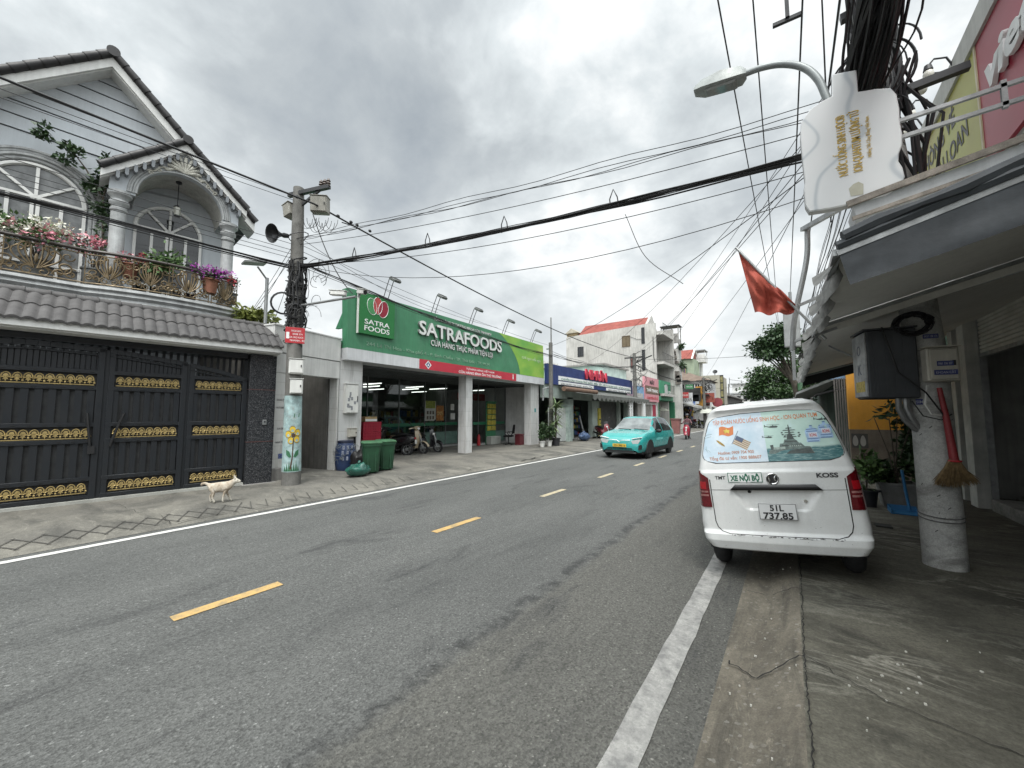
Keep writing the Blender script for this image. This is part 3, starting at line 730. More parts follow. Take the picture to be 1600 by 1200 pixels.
# granite pillar
t = thing('gate_pillar', 'dark speckled granite pillar at the end of the driveway gate', 'pillar', HO, HR)
mb = MB(); mb.box(-.40, .14, -.42, .12, .06, 3.09); mb.build('shaft', GRAN, t, .006)
mb = MB()
for z in (1.06, 2.26): mb.box(-.405, .1435, -.4235, .1235, z, z + .012)
mb.build('joint', mat('red_granite_joint', (.10, .035, .03), .5), t)
mb = MB(); mb.box(-.45, .22, -.48, .2, .05, .12); mb.build('plinth', GREYW, t, .01)
t = thing('doorbell', 'small steel doorbell on the dark granite pillar', 'doorbell', HO, HR)
mb = MB(); mb.cbox(.14, .165, -.125, -.045, 1.45, 1.57, .006); mb.build('housing', STEEL, t)
mb = MB(); mb.cyl((.165, -.085, 1.52), (.172, -.085, 1.52), .02); mb.build('button', DKSTEEL, t)

# --- gate
gate = thing('driveway_gate', 'charcoal driveway gate with gold palmette bands and vertical slats', 'gate', HO, HR)
def gtop(y):
    P = [(-9, 2.55), (-6, 2.72), (-4.6, 2.92), (-3.6, 2.97), (-2.6, 2.93), (-1.6, 2.80), (-.9, 2.66), (-.4, 2.5)]
    for (a, b), (c, d) in zip(P, P[1:]):
        if a <= y <= c: return b + (d - b) * (y - a) / (c - a)
    return 2.5
def palmette_band(y0, y1, z0, z1, par):
    mb = MB(); n = max(3, round((y1 - y0) / .118)); st = (y1 - y0) / n; x = .035; h = z1 - z0
    for i in range(n):
        c = y0 + (i + .5) * st
        mb.tube([(x, c + st * .42 * math.cos(PI * k / 8), z0 + h * .55 + h * .42 * math.sin(PI * k / 8)) for k in range(9)], .009, 5)
        mb.prism([(c + st * .26 * math.cos(PI * k / 6), z0 + h * .58 + h * .26 * math.sin(PI * k / 6)) for k in range(7)], pl, x - .005, x + .006)
        mb.prism([(c, z0 + h * .55), (c - st * .30, z0 + h * .22), (c - st * .10, z0 + h * .25), (c, z0 + h * .05), (c + st * .10, z0 + h * .25), (c + st * .30, z0 + h * .22)], pl, x - .005, x + .007)
        mb.tube([(x, c - st * .5, z0 + h * .38), (x, c - st * .3, z0 + h * .5), (x, c, z0 + h * .36), (x, c + st * .3, z0 + h * .5), (x, c + st * .5, z0 + h * .38)], .008, 5)
        mb.ball((x, c + st * .5, z0 + h * .2), (.008, .016, .016), 6, 4)
    mb.box(x - .008, x + .004, y0, y1, z0 + h * .50, z0 + h * .56); mb.box(x - .008, x + .004, y0, y1, z0 - .008, z0 + .008)
    mb.build('gold_ornament', GOLD, par)
leafs = [(-7.6, -6.05), (-6.0, -4.42), (-4.36, -2.72), (-2.66, -1.52), (-1.47, -.44)]
for a, b in leafs:
    fr = MB()
    for y in (a, b): fr.box(-.03, .04, y - .03 if y == b else y, y if y == b else y + .03 + .05, .17, gtop(y) - .02)
    fr.box(-.03, .045, b - .09, b, .17, gtop(b) - .02)
    for z in (.17, .49, 1.17, 1.47, 2.14, 2.44): fr.box(-.03, .042, a, b, z, z + .075)
    n = 12; pts = [(a + (b - a) * i / n, gtop(a + (b - a) * i / n)) for i in range(n + 1)]
    for (y0, z0), (y1, z1) in zip(pts, pts[1:]): fr.prism([(y0, z0 - .09), (y1, z1 - .09), (y1, z1), (y0, z0)], pl, -.03, .045)
    for (y0, z0), (y1, z1) in zip(pts, pts[1:]): fr.prism([(y0, z0 - .16), (y1, z1 - .16), (y1, z1 - .135), (y0, z0 - .135)], pl, -.02, .04)
    lf = fr.build('leaf_frame', GATEM, gate, .004, 1)
    sl_ = MB(); nb = max(4, round((b - a - .1) / .155)); st = (b - a - .1) / nb
    for (z0, z1) in ((.56, 1.18), (1.54, 2.15)):
        for i in range(nb): sl_.box(-.015, .024, a + .06 + i * st, a + .06 + i * st + st * .58, z0, z1)
    ny = max(6, round((b - a) / .07))
    for i in range(ny):
        y = a + .04 + (b - a - .08) * i / ny
        if b > -1.3: sl_.box(-.01, .012, y, y + .03, 2.50, gtop(y) - .1)
        else: sl_.box(-.01, .012, y, y + .055, 2.50, gtop(y) - .1)
    sl_.build('slats', GATEM, lf)
    bk = MB(); bk.box(-.028, -.02, a, b, .2, 2.46)
    if b < -1.3: bk.prism([(a, 2.46), (b, 2.46), (b, gtop(b) - .1), (a, gtop(a) - .1)], pl, -.028, -.02)
    bk.build('backing_sheet', GATES, lf)
    for (z0, z1) in ((.285, .455), (1.265, 1.435), (2.235, 2.405)): palmette_band(a + .10, b - .12, z0, z1, lf)
    # studs along the rails
    sd = MB()
    for z in (.207, .527, 1.207, 1.507, 2.177, 2.477):
        k = int((b - a) / .17)
        for i in range(k): sd.box(.042, .05, a + .1 + i * .17, a + .15 + i * .17, z - .008, z + .008)
    sd.build('studs', BLACK, lf)
mb = MB()
for y in (-6.03, -4.39, -2.69, -1.495): mb.box(-.04, .02, y - .05, y + .05, .17, gtop(y) - .03)
mb.build('centre_post', GATEM, gate)
mb = MB(); mb.box(.04, .075, -2.86, -2.77, .98, 1.12); mb.build('lock_box', BLACK, gate)
mb = MB(); mb.tube([(.06, -2.83, 1.1), (.10, -2.87, 1.45), (.07, -2.90, 1.72)], .02, 6); mb.tube([(.06, -2.58, 1.1), (.10, -2.5, 1.45), (.07, -2.42, 1.72)], .02, 6); mb.build('bracing_rod', BLACK, gate)
# spindles between the gate top and the canopy beam
mb = MB()
y = -8.8
while y < -.45:
    mb.box(-.25, -.21, y, y + .045, gtop(y) - .3, 2.99); y += .115
mb.build('transom_spindles', GATEM, gate)
mb = MB(); mb.box(-.12, .12, -9, -.44, .05, .165); o = mb.build('gate_sill', mat('gate_sill_concrete', (.36, .36, .33), .85, 0, .3, 3., .1, .2, 20), None); o.location = HO; o.rotation_euler = (0, 0, HR); tag(o, 'pale concrete sill under the charcoal driveway gate', 'sill')

# --- balcony plants
def hp(x, y, z): return Matrix.Translation(HO) @ Matrix.Rotation(HR, 4, 'Z') @ Vector((x, y, z))
BG = 'flowering pots along the balcony railing'
potted('flowering_plant', 'large white and pink flowering bush on the balcony beside the tall arched window', 'plant', hp(-1.5, -3.75, 4.34), .2, .42, GREYPOT,
       [((0, -.05, .88), (.3, .62, .34), 420, .10, LEAF1, 'foliage'), ((.05, .05, .98), (.3, .60, .30), 800, .075, PWHITE, 'white_flowers'), ((.1, .1, .9), (.26, .66, .26), 150, .09, PINK, 'pink_flowers')], True, HR, BG)
potted('flowering_plant', 'thin pink flowering shrub on the balcony left of the banded porch column', 'plant', hp(-1.45, -2.98, 4.34), .16, .42, GREYPOT,
       [((0, 0, .8), (.22, .34, .3), 90, .08, LEAF2, 'foliage'), ((.05, -.05, .95), (.2, .42, .24), 190, .085, PINK, 'pink_flowers')], True, HR, BG)
potted('flowering_plant', 'low pot of pink and red flowers on the railing corner of the balcony', 'plant', hp(-1.22, -2.42, 4.66), .15, .30, TERRA,
       [((0, 0, .36), (.14, .22, .1), 80, .08, LEAF1, 'foliage'), ((.0, -.1, .45), (.14, .2, .12), 130, .06, PINK, 'pink_flowers'), ((.04, .14, .48), (.1, .12, .12), 110, .06, PRED, 'red_flowers')], False, HR, BG)
potted('potted_shrub', 'leafy green shrub on the balcony in front of the arched door', 'plant', hp(-1.2, -1.86, 4.5), .16, .34, GREYPOT,
       [((0, 0, .62), (.3, .44, .44), 620, .11, LEAF1, 'foliage')], True, HR, BG)
potted('bougainvillea', 'magenta bougainvillea spilling over the right end of the balcony railing', 'plant', hp(-1.12, -1.03, 4.62), .17, .34, TERRA,
       [((0, 0, .42), (.22, .40, .18), 170, .08, LEAF2, 'foliage'), ((.03, .02, .52), (.22, .46, .2), 620, .06, MAGENTA, 'magenta_flowers'), ((.05, .42, .42), (.1, .1, .12), 70, .05, PRED, 'red_flowers')], False, HR, BG)
potted('potted_shrub', 'small dark twiggy plant at the right corner of the balcony', 'plant', hp(-1.35, -.52, 4.5), .10, .28, GREYPOT,
       [((0, 0, .46), (.14, .15, .22), 110, .07, LEAF2, 'foliage')], True, HR, BG)
potted('potted_shrub', 'dark green bush at the far left of the balcony by the window', 'plant', hp(-1.6, -4.5, 4.34), .18, .4, GREYPOT,
       [((0, 0, .95), (.3, .42, .5), 420, .12, LEAF2, 'foliage')], True, HR, BG)
# climber on the porch valley
t = thing('climbing_plant', 'dark green climber growing up between the porch roof and the arched window', 'plant', hp(-1.75, -2.95, 4.34), HR)
mb = MB(); mb.tube([(0, 0, 0), (-.1, .1, 1.2), (-.2, .05, 2.2), (-.15, -.25, 2.75), (-.2, -.6, 3.25)], [.03, .025, .02, .014, .008], 6); mb.tube([(-.2, .05, 2.2), (-.1, .1, 2.7), (-.1, .1, 3.05)], [.015, .01, .006], 5); mb.build('stem', BARK, t)
mb = MB()
for c, rad, n in (((-.1, .1, 2.0), (.12, .2, .3), 170), ((-.15, -.1, 2.5), (.14, .3, .28), 240), ((-.15, -.5, 2.95), (.14, .26, .24), 200), ((-.15, -.85, 3.25), (.12, .16, .2), 120), ((-.05, .12, 2.95), (.12, .16, .3), 130), ((.0, .1, 1.4), (.1, .14, .4), 60)): leaves(mb, c, rad, n, .11, n, .1, clumps=6)
mb.build('foliage', LEAF2, t, recalc=False)
# courtyard tree top right of the canopy
t = thing('shrub', 'yellow-green shrub rising behind the right end of the tiled gate canopy', 'shrub', hp(-1.0, -.18, .1), HR)
mb = MB(); mb.tube([(0, 0, 0), (.02, .05, 2), (0, .05, 3.9)], [.04, .03, .02], 6); mb.build('trunk', BARK, t)
mb = MB(); leaves(mb, (0, .0, 4.05), (.35, .5, .33), 420, .19, 5, .2, droop=.6); mb.build('foliage', LEAF3, t, recalc=False)
# street light panel on a post at the canopy's end
t = thing('solar_lamp', 'small solar lamp on a steel post behind the gate canopy', 'lamp', hp(-.55, .02, 0), HR)
mb = MB(); mb.cyl((0, 0, .1), (0, 0, 5.15), .045, .04, 10); mb.build('post', STEEL, t)
mb = MB(); mb.bar((0, 0, 5.1), (.1, -.25, 5.35), .03); mb.M = Matrix.Translation((.1, -.32, 5.42)) @ Matrix.Rotation(R(12), 4, 'X'); mb.box(-.16, .16, -.24, .24, -.02, .02); mb.build('lamp_panel', mat('grey_lamp_panel', (.2, .21, .2), .4), t)
# ================================================================== passage between house and shop
PO, PR = (-10.14, 4.33, 0), R(13.3)
TILEW = walltile('white_wall_tile', (.56, .56, .54), (.36, .35, .33), (.62, .31), (.22, .20, .17), .55)
pas = thing('passage_portal', 'white tiled portal with a broad beam over the narrow passage beside the shop', 'wall', PO, PR)
mb = MB(); mb.box(-.3, 0, -.05, .55, .4, 2.72); mb.box(-.3, -.003, 1.93, 1.98, .1, 2.72); mb.build('pier', TILEW, pas, .004)
mb = MB(); mb.box(-.32, .015, -.08, 1.98, 2.72, 3.20); mb.box(-.32, .03, -.08, 1.98, 3.22, 3.86); mb.box(-.34, .05, -.10, 2.0, 3.86, 3.90); mb.build('beam', WHITEW, pas, .005)
mb = MB(); mb.box(-.33, .04, -.06, .56, .08, .4); mb.build('plinth', GREYW, pas, .02)
mb = MB()
for (y, z, w, h) in ((.18, .62, .13, .12), (.42, .72, .10, .09)): mb.box(.001, .004, y, y + w, z, z + h)
mb.build('poster', mat('blue_sticker', (.10, .13, .3), .5, 0, .9, 30.), pas)
NOTE = mat('small_print', (.1, .1, .11), .6, 0, .3)
for i, (y, z, w) in enumerate(((.08, 2.05, .4), (.08, 1.86, .42), (.12, 1.35, .2), (.1, 1.02, .24))):
    lettering('stencilled_notice', ['KHOAN CAT BE TONG', 'HUT HAM CAU 0908', 'SUA DIEN', 'NHA TRO'][i], w, .05, (.004, y + w / 2, z), (0, 1, 0), (0, 0, 1), NOTE, pas, .001)
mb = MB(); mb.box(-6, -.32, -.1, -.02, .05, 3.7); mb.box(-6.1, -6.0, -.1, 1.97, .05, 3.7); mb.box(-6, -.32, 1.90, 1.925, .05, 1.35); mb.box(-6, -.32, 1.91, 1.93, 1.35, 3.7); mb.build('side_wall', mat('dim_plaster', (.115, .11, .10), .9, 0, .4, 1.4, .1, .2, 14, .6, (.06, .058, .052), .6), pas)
t = thing('apron', 'pale apron hanging on the grey wall inside the passage', 'apron', (-12.15, 6.23, 1.0), R(2))
def cloth(u, v): return (-.20 + .40 * u * (.55 + .45 * v), -.03 - .025 * math.sin(u * 9) * (.4 + v), .75 - .8 * v)
mb = MB(); mb.grid(cloth, 14, 8); mb.grid(lambda u, v: (cloth(u, v)[0], cloth(u, v)[1] + .006, cloth(u, v)[2]), 14, 8); mb.build('cloth', mat('grey_cloth', (.36, .36, .38), .9, 0, .2), t)
mb = MB(); mb.tube([(-.09, -.03, .74), (0, -.01, .86), (.09, -.03, .74)], .006, 5); mb.build('strap', WHITEW, t)

# ================================================================== left concrete pole
LP = Vector((-9.36, 4.45, .06)); LT = Vector((-9.56, 4.43, 7.2))
def lpp(z): return LP + (LT - LP) * ((z - .06) / 7.14)
pole = thing('utility_pole', 'old concrete utility pole with a painted yellow flower at the end of the house gate', 'pole', LP)
mb = MB(); mb.tube([(0, 0, -.06)] + [(lpp(z) - LP) for z in (.4, 2.1, 4, 6, 7.2)], [.20, .195, .175, .155, .135, .12], 20); mb.build('shaft', POLEC, pole)
# painted band: pale blue sheet of paint with the flower
def on_pole(a, z, off=.004):
    r = .20 - .011 * z + off; c = lpp(z) - LP; return (c.x + r * math.cos(a), c.y + r * math.sin(a), c.z)
A0 = math.atan2(0 - 4.45, 0 + 9.36)     # towards the street viewer
mb = MB(); mb.grid(lambda u, v: on_pole(A0 - 1.9 + 3.8 * u, .40 + 1.72 * v, .003), 28, 6); mb.build('painted_band', mat('pale_blue_pole_paint', (.36, .50, .50), .7, 0, .55, 7., .15, .1, 30, .4, (.30, .29, .26), .7), pole, recalc=False)
def on_patch(mbx, pts, off): mbx.add([on_pole(A0 + u / .19, z, off) for u, z in pts], [tuple(range(len(pts)))])
YEL = mat('yellow_flower_paint', (.55, .38, .03), .6, 0, .2, 20.); GRN = mat('green_leaf_paint', (.03, .13, .06), .6, 0, .3, 20.); BRW = mat('brown_paint', (.06, .03, .015), .6)
mb = MB(); fc = (.02, 1.22)
for k in range(5):
    a = PI / 2 + k * 2 * PI / 5 + .15; c = (fc[0] + .105 * math.cos(a), fc[1] + .13 * math.sin(a))
    on_patch(mb, [(c[0] + .062 * math.cos(q), c[1] + .075 * math.sin(q)) for q in [2 * PI * i / 12 for i in range(12)]], .007)
mb.build('painted_petals', YEL, pole, recalc=False)
mb = MB(); on_patch(mb, [(fc[0] + .04 * math.cos(q), fc[1] + .045 * math.sin(q)) for q in [2 * PI * i / 10 for i in range(10)]], .010)
for k in range(5):
    a = PI / 2 + k * 2 * PI / 5 + .15
    for r_ in (.5,):
        c = (fc[0] + .105 * math.cos(a), fc[1] + .13 * math.sin(a)); ring = [(c[0] + .066 * math.cos(q), c[1] + .08 * math.sin(q)) for q in [2 * PI * i / 12 for i in range(12)]]
        for (p, q) in zip(ring, ring[1:] + ring[:1]): on_patch(mb, [(p[0], p[1] - .004), (q[0], q[1] - .004), (q[0], q[1] + .006), (p[0], p[1] + .006)], .0085)
on_patch(mb, [(.012, 1.15), (.03, 1.15), (.022, .75), (-.01, .46), (-.04, .46), (.0, .75)], .0085); mb.build('painted_outline', BRW, pole, recalc=False)
mb = MB()
for s_ in (-1, 1): on_patch(mb, [(.01 + s_ * .02, .74), (.01 + s_ * .06, .86), (.01 + s_ * .13, .90), (.01 + s_ * .12, .78), (.01 + s_ * .06, .72)], .008)
for i in range(7): on_patch(mb, [(-.16 + i * .045, .42), (-.14 + i * .045, .55 + .05 * (i % 3)), (-.115 + i * .045, .42)], .008)
on_patch(mb, [(.02, 1.62), (.14, 1.64), (.15, 1.72), (.03, 1.71)], .008); mb.build('painted_leaves', GRN, pole, recalc=False)
# crossarm at the top
mb = MB(); mb.bar(lpp(7.0) - LP + Vector((-.2, -.14, .02)), lpp(7.0) - LP + Vector((.85, .30, .10)), .09, .09); mb.bar(lpp(6.7) - LP, lpp(7.0) - LP + Vector((.6, .2, .05)), .05); mb.build('crossarm', DKSTEEL, pole)
mb = MB()
for x in (.62, .72, .82): mb.lathe([(.0, .0), (.05, 0), (.03, .05), (.055, .06), (.03, .11), (.05, .12), (.02, .18), (0, .18)], 10, lpp(7.0) - LP + Vector((x, x * .35, .12)))
mb.build('insulator', mat('brown_insulator', (.07, .05, .04), .3), pole)
def wallbox(name, label, cat, c, sz, rot, m, tilt=0, doors=True, lid=.012, group=None):
    t = thing(name, label, cat, c, rot, group); t.rotation_euler[1] = tilt
    x, y, z = sz; mb = MB(); mb.cbox(-x / 2, x / 2, -y / 2, y / 2, 0, z, .012); mb.build('housing', m, t)
    if doors:
        mb = MB(); mb.cbox(x / 2, x / 2 + .014, -y / 2 + .02, y / 2 - .02, .02, z - .02, .006); d = mb.build('door', m, t)
        mb = MB(); mb.box(x / 2 + .014, x / 2 + .028, y / 2 - .06, y / 2 - .04, z * .45, z * .6); mb.build('latch', DKSTEEL, d)
    mb = MB(); mb.box(-x / 2 - .01, x / 2 + .025, -y / 2 - .012, y / 2 + .012, z, z + lid); mb.build('lid', m, t)
    return t
f = A0
wallbox('cable_box', 'weathered cream cable box tilted on the left side of the concrete pole top', 'box', lpp(6.5) + Vector((-.22, -.02, 0)), (.22, .34, .32), f + .6, mat('dirty_cable_box', (.27, .26, .225), .6, 0, .35, 6., .1, 0, 20, .5), R(-14))
wallbox('cable_box', 'cream cable box hanging from the crossarm right of the concrete pole top', 'box', lpp(6.55) + Vector((.55, .25, -.05)), (.24, .38, .38), f - .4, mat('dirty_cable_box', (.27, .26, .225)), R(6))
wallbox('meter_box', 'dirty white meter box on the pole right below the red notice', 'box', lpp(2.62) + Vector((.20, -.05, 0)), (.16, .30, .34), f, WHITEP)
wallbox('meter_box', 'clean white meter box on the pole just above the painted band', 'box', lpp(2.16) + Vector((.21, -.04, 0)), (.17, .26, .34), f, WHITEP)
t = thing('red_notice', 'red notice plate with white writing strapped to the concrete pole', 'sign', lpp(3.34) + Vector((.15, -.07, 0)), f)
mb = MB(); mb.box(-.012, .0, -.2, .2, 0, .37); mb.build('plate', RED, t, .004)
for i, (s_, w) in enumerate((('KHOAN GIENG', .2), ('0908 374', .2), ('SUA ONG NUOC', .3), ('NHANH - RE', .3))): lettering('notice_text', s_, w, .045, (.002, .02 + .03 * (i % 2), .29 - i * .075), (0, 1, 0), (0, 0, 1), LWHITE, t, .001)
mb = MB(); mb.box(.001, .003, -.18, -.12, .1, .25); mb.build('panel', LWHITE, t)
t = thing('loudspeaker', 'grey horn loudspeaker on the left of the concrete pole', 'loudspeaker', lpp(5.95) + Vector((-.05, -.1, 0)), f - .9)
mb = MB(); mb.M = Matrix.Rotation(R(105), 4, 'Y'); mb.lathe([(.0, .0), (.05, .0), (.06, .1), (.04, .16), (.06, .22), (.12, .32), (.20, .40), (.215, .41), (.19, .39), (.10, .30), (.02, .2)], 18, (0, 0, .12)); mb.build('horn', DKSTEEL, t)
mb = MB(); mb.bar((0, 0, .05), (.25, 0, -.1), .03); mb.build('bracket', STEEL, t)
# loose cable loops round the pole
t = thing('cable_tangle', 'tangle of black cable loops wound round the concrete pole', 'cables', lpp(4.6))
rnd = random.Random(12); mb = MB()
for i in range(46):
    z = rnd.gauss(0, .45) if i < 34 else rnd.uniform(-.9, -.3); r_ = rnd.uniform(.16, .20); a0 = rnd.uniform(0, 6); n = 16
    mb.tube([((r_ + .04 * math.sin(a * 3 + i)) * math.cos(a0 + a), (r_ + .04 * math.sin(a * 3 + i)) * math.sin(a0 + a), z + .10 * math.sin(a + i)) for a in [2 * PI * k / n * rnd.uniform(.96, 1) for k in range(n + 1)]], rnd.choice([.008, .011, .016]), 5)
for i in range(16):
    a = A0 + rnd.uniform(-1.2, 1.6); x, y = .19 * math.cos(a), .19 * math.sin(a)
    mb.tube([(x + rnd.gauss(0, .03), y + rnd.gauss(0, .03), .7 - 1.55 * k / 8 + rnd.gauss(0, .02)) for k in range(9)], rnd.choice([.007, .012, .018]), 5)
for i in range(12):
    c = Vector((rnd.uniform(.15, .5), rnd.uniform(-.05, .4), rnd.uniform(-.7, .7))); r_ = rnd.uniform(.08, .28); d = Vector((rnd.gauss(0, 1), rnd.gauss(0, 1), 0)).normalized()
    mb.tube([c + d * (r_ * math.cos(t_)) + Vector((0, 0, r_ * 1.1 * math.sin(t_))) for t_ in [rnd.uniform(1.1, 1.35) * PI * k / 10 for k in range(13)]], .006, 4)
for c, r_ in (((.20, -.10, -.50), .15), ((-.12, -.22, -.30), .24)):
    for k in range(4): mb.tube([(c[0] + (r_ + .012 * k) * math.sin(-A0) * math.cos(t_) * 0 + (r_ + .01 * k) * math.cos(t_) * .42, c[1] + (r_ + .01 * k) * math.cos(t_) * .9, c[2] + (r_ + .01 * k) * math.sin(t_)) for t_ in [2 * PI * q / 18 for q in range(19)]], .008, 5)
for i in range(9):   # loops below the upper boxes
    c = Vector((.15 + .07 * i, .1 + .04 * i, 1.75 + rnd.uniform(-.1, .1))); mb.tube([c + Vector((.16 * math.cos(t_) * .8, .08 * math.cos(t_), -.24 * math.sin(t_))) for t_ in [PI * q / 10 for q in range(11)]], .006, 4)
mb.build('loops', CABLE, t)
# security cameras on an arm
t = thing('security_camera', 'pair of white security cameras on a long arm beside the green shop sign', 'camera', (-9.3, 4.55, 4.28), R(0))
mb = MB(); mb.cyl((-.1, -.08, -.02), (1.55, .35, .02), .028, .028); mb.build('arm', STEEL, t)
for i, (x, a, tl) in enumerate(((1.18, R(205), -6), (1.62, R(-12), 16))):
    mb = MB(); mb.M = Matrix.Translation((x, .28 + .12 * i, .13)) @ Matrix.Rotation(a, 4, 'Z') @ Matrix.Rotation(R(tl), 4, 'Y'); mb.cbox(-.06, .32, -.055, .055, -.05, .06, .02); mb.box(-.08, .36, -.065, .065, .06, .072); c_ = mb.build('camera_body', WHITEP, t)
    m2 = MB(); m2.M = mb.M; m2.cyl((.321, 0, 0), (.335, 0, 0), .042, .042, 14); m2.build('lens', BLACK, c_)
mb = MB(); mb.bar((1.18, .3, 0), (1.2, .3, .1), .04); mb.bar((1.62, .38, 0), (1.62, .4, .1), .04); mb.build('bracket', STEEL, t)

# ================================================================== FOOD STORE (frame: x towards street, y along the front)
SO, SR = (-10.6, 6.3, 0), R(2.0)
st = thing('food_store', 'single-storey food store with a broad green sign band and open tiled porch', 'shop', SO, SR)
STILE = walltile('store_tile', (.54, .54, .53), (.33, .33, .32), (.4, .6), (.20, .19, .17), .6)
SOFF = mat('metal_soffit', (.10, .105, .105), .45, .3, .2, 2.)
for y0, y1, d in ((-.02, .73, .7), (5.62, 6.02, .42), (10.8, 11.62, .42)):
    mb = MB(); mb.box(-d, 0, y0, y1, .05, 3.32); mb.build('column', STILE, st, .006)
mb = MB(); mb.box(-2.4, -.43, 11.63, 11.8, .05, 3.25); mb.box(-9, -2.4, 11.63, 11.8, .05, 3.25); mb.box(-9, -.71, -.06, .10, .05, 3.9); mb.box(-9.2, -9, -.06, 11.8, .05, 3.9); mb.build('wall', mat('store_wall', (.62, .62, .61), .7, 0, .25, 2., .05, .1, 20, .35), st)
FASC = mat('white_fascia', (.58, .59, .60), .5, 0, .15, 2., .03, 0, 20, .25)
mb = MB(); mb.box(-.5, .25, .02, 11.77, 3.27, 3.62); mb.build('fascia', FASC, st, .004)
mb = MB()
for y in (1.55, 9.6, 10.7): mb.box(.2505, .2515, y, y + .008, 3.275, 3.615)
mb.build('fascia_joint', mat('joint_grey', (.3, .3, .3), .6), st)
mb = MB(); mb.box(-3.0, -.45, .11, 11.62, 3.2, 3.26)
for i in range(20): mb.box(-2.9 + i * .12, -2.895 + i * .12 + .01, .12, 11.6, 3.188, 3.2)
mb.build('soffit', SOFF, st)
GREENS = mat('green_sign', (.048, .20, .10), .45, 0, .2, 1.2, .03, 0, 20, .3, (.10, .22, .14), .35)
GREENL = mat('logo_green', (.012, .15, .035), .42, 0, .1)
mb = MB(); mb.prism([(3.62, .0), (3.62, .25), (5.40, .20), (5.40, -.10)], lambda u, v, d: (v, d, u), .02, 11.77); sg = mb.build('sign_band', GREENS, st)
mb = MB(); mb.prism([(-.1, 4.7), (-.42, 4.25), (-.1, 4.25)], lambda u, v, d: (u, d, v), .05, .15); mb.prism([(-.1, 5.38), (-.9, 4.6), (-.9, 4.5), (-.1, 5.3)], lambda u, v, d: (u, d, v), 11.6, 11.7); mb.box(-9, -.5, .1, 11.6, 3.88, 3.95); mb.build('sign_backing', GREENS, st)
# lighter yellow-green end of the sign with a curved border
sgx = lambda z, o=.004: .25 - (z - 3.62) * .05 / 1.78 + o
def lime():
    m, nt, b, oc = newmat('lime_sign')
    n = noise_(nt, mapped(nt, oc, (1, .35, .7)), 1.6, 3); c = ramp(nt, n, [(.3, (.10, .30, .045)), (.55, (.22, .40, .05)), (.75, (.40, .46, .13))])
    nt.links.new(c, b.inputs['Base Color']); b.inputs['Roughness'].default_value = .45; return m
mb = MB(); n = 18
edge = lambda t: 7.62 + 1.72 * math.sin(t * PI * .5) ** .75
L = []
for i in range(n):
    t0, t1 = i / n, (i + 1) / n; z0, z1 = 5.395 - 1.77 * t0, 5.395 - 1.77 * t1
    mb.add([(sgx(z0), edge(t0), z0), (sgx(z0), 11.765, z0), (sgx(z1), 11.765, z1), (sgx(z1), edge(t1), z1)], [(0, 1, 2, 3)])
mb.build('lime_panel', lime(), sg, recalc=False)
mb = MB()
for y in (2.05, 6.0, 8.9): mb.box(.19, .1905, y, y + .01, 3.63, 5.39)
mb.build('red_strip' if False else 'sign_seam', DKSTEEL, sg)
bn = MB(); bn.box(.251, .258, 2.80, 9.0, 3.275, 3.622); bo = bn.build('red_banner', REDB, st)
lettering('banner_text', 'TỰ HÀO HÀNG VIỆT NAM', 1.9, .075, (.26, 6.25, 3.52), (0, 1, 0), (0, 0, 1), LWHITE, bo, .001, .012)
lettering('banner_text', 'CỬA HÀNG BÌNH ỔN THỊ TRƯỜNG', 2.9, .10, (.26, 6.3, 3.36), (0, 1, 0), (0, 0, 1), LWHITE, bo, .001, .014)
mb = MB(); mb.add([(.2595, 3.06, 3.45), (.2595, 3.22, 3.60), (.2595, 3.38, 3.45), (.2595, 3.22, 3.30)], [(0, 1, 2, 3)]); mb.build('emblem', LWHITE, bo, recalc=False)
mb = MB(); mb.add([(.2605, 3.11, 3.45), (.2605, 3.22, 3.555), (.2605, 3.33, 3.45), (.2605, 3.22, 3.345)], [(0, 1, 2, 3)]); mb.build('emblem_field', mat('navy', (.05, .07, .2), .5), bo, recalc=False)
mb = MB(); mb.add([(.2615, 3.17, 3.41), (.2615, 3.22, 3.51), (.2615, 3.27, 3.41)], [(0, 1, 2)]); mb.ball((.2615, 8.72, 3.40), (.001, .05, .07), 10, 6); mb.box(.26, .262, 8.69, 8.75, 3.45, 3.58); mb.build('emblem_mark', LWHITE, bo, recalc=False)
XF = lambda z, o: (sgx(z, o))
lettering('sign_letters', 'SATRAFOODS', 5.0, .50, (XF(4.72, .03), 5.22, 4.74), (0, 1, 0), (-.028, 0, 1), SILVER, sg, .06, .02, 1.0, SILVERD)
lettering('sign_letters', 'CỬA HÀNG THỰC PHẨM TIỆN LỢI', 3.75, .215, (XF(4.28, .02), 5.2, 4.28), (0, 1, 0), (-.028, 0, 1), SILVER, sg, .022, .012, 1.0, SILVERD)
lettering('sign_letters', 'TỔNG CÔNG TY THƯƠNG MẠI SÀI GÒN TNHH MTV', 3.55, .115, (XF(5.2, .012), 5.25, 5.19), (0, 1, 0), (-.028, 0, 1), SILVER, sg, .012, .006, 1.0, SILVERD)
lettering('sign_letters', '244 Lê Thị Hoa - Khu phố 4 - P. Bình Chiểu - TP. Thủ Đức - TP. HCM', 6.2, .12, (XF(3.86, .008), 3.75, 3.84), (0, 1, 0), (-.028, 0, 1), mat('faded_lettering', (.20, .34, .24), .5), sg, .006)
lettering('slogan', 'tươi ngon mỗi ngày', 1.9, .16, (XF(4.55, .008), 10.5, 4.52), (0, 1, 0), (-.028, 0, 1), mat('pale_slogan', (.45, .56, .36), .5), sg, .003)
lg = MB(); lg.box(.26, .34, .30, 1.62, 4.10, 5.36); lo = lg.build('logo_panel', [GREENL], sg, .006)
mb = MB(); mb.box(.255, .342, .285, .30, 4.09, 5.37); mb.build('panel_edge', WHITEP, lo)
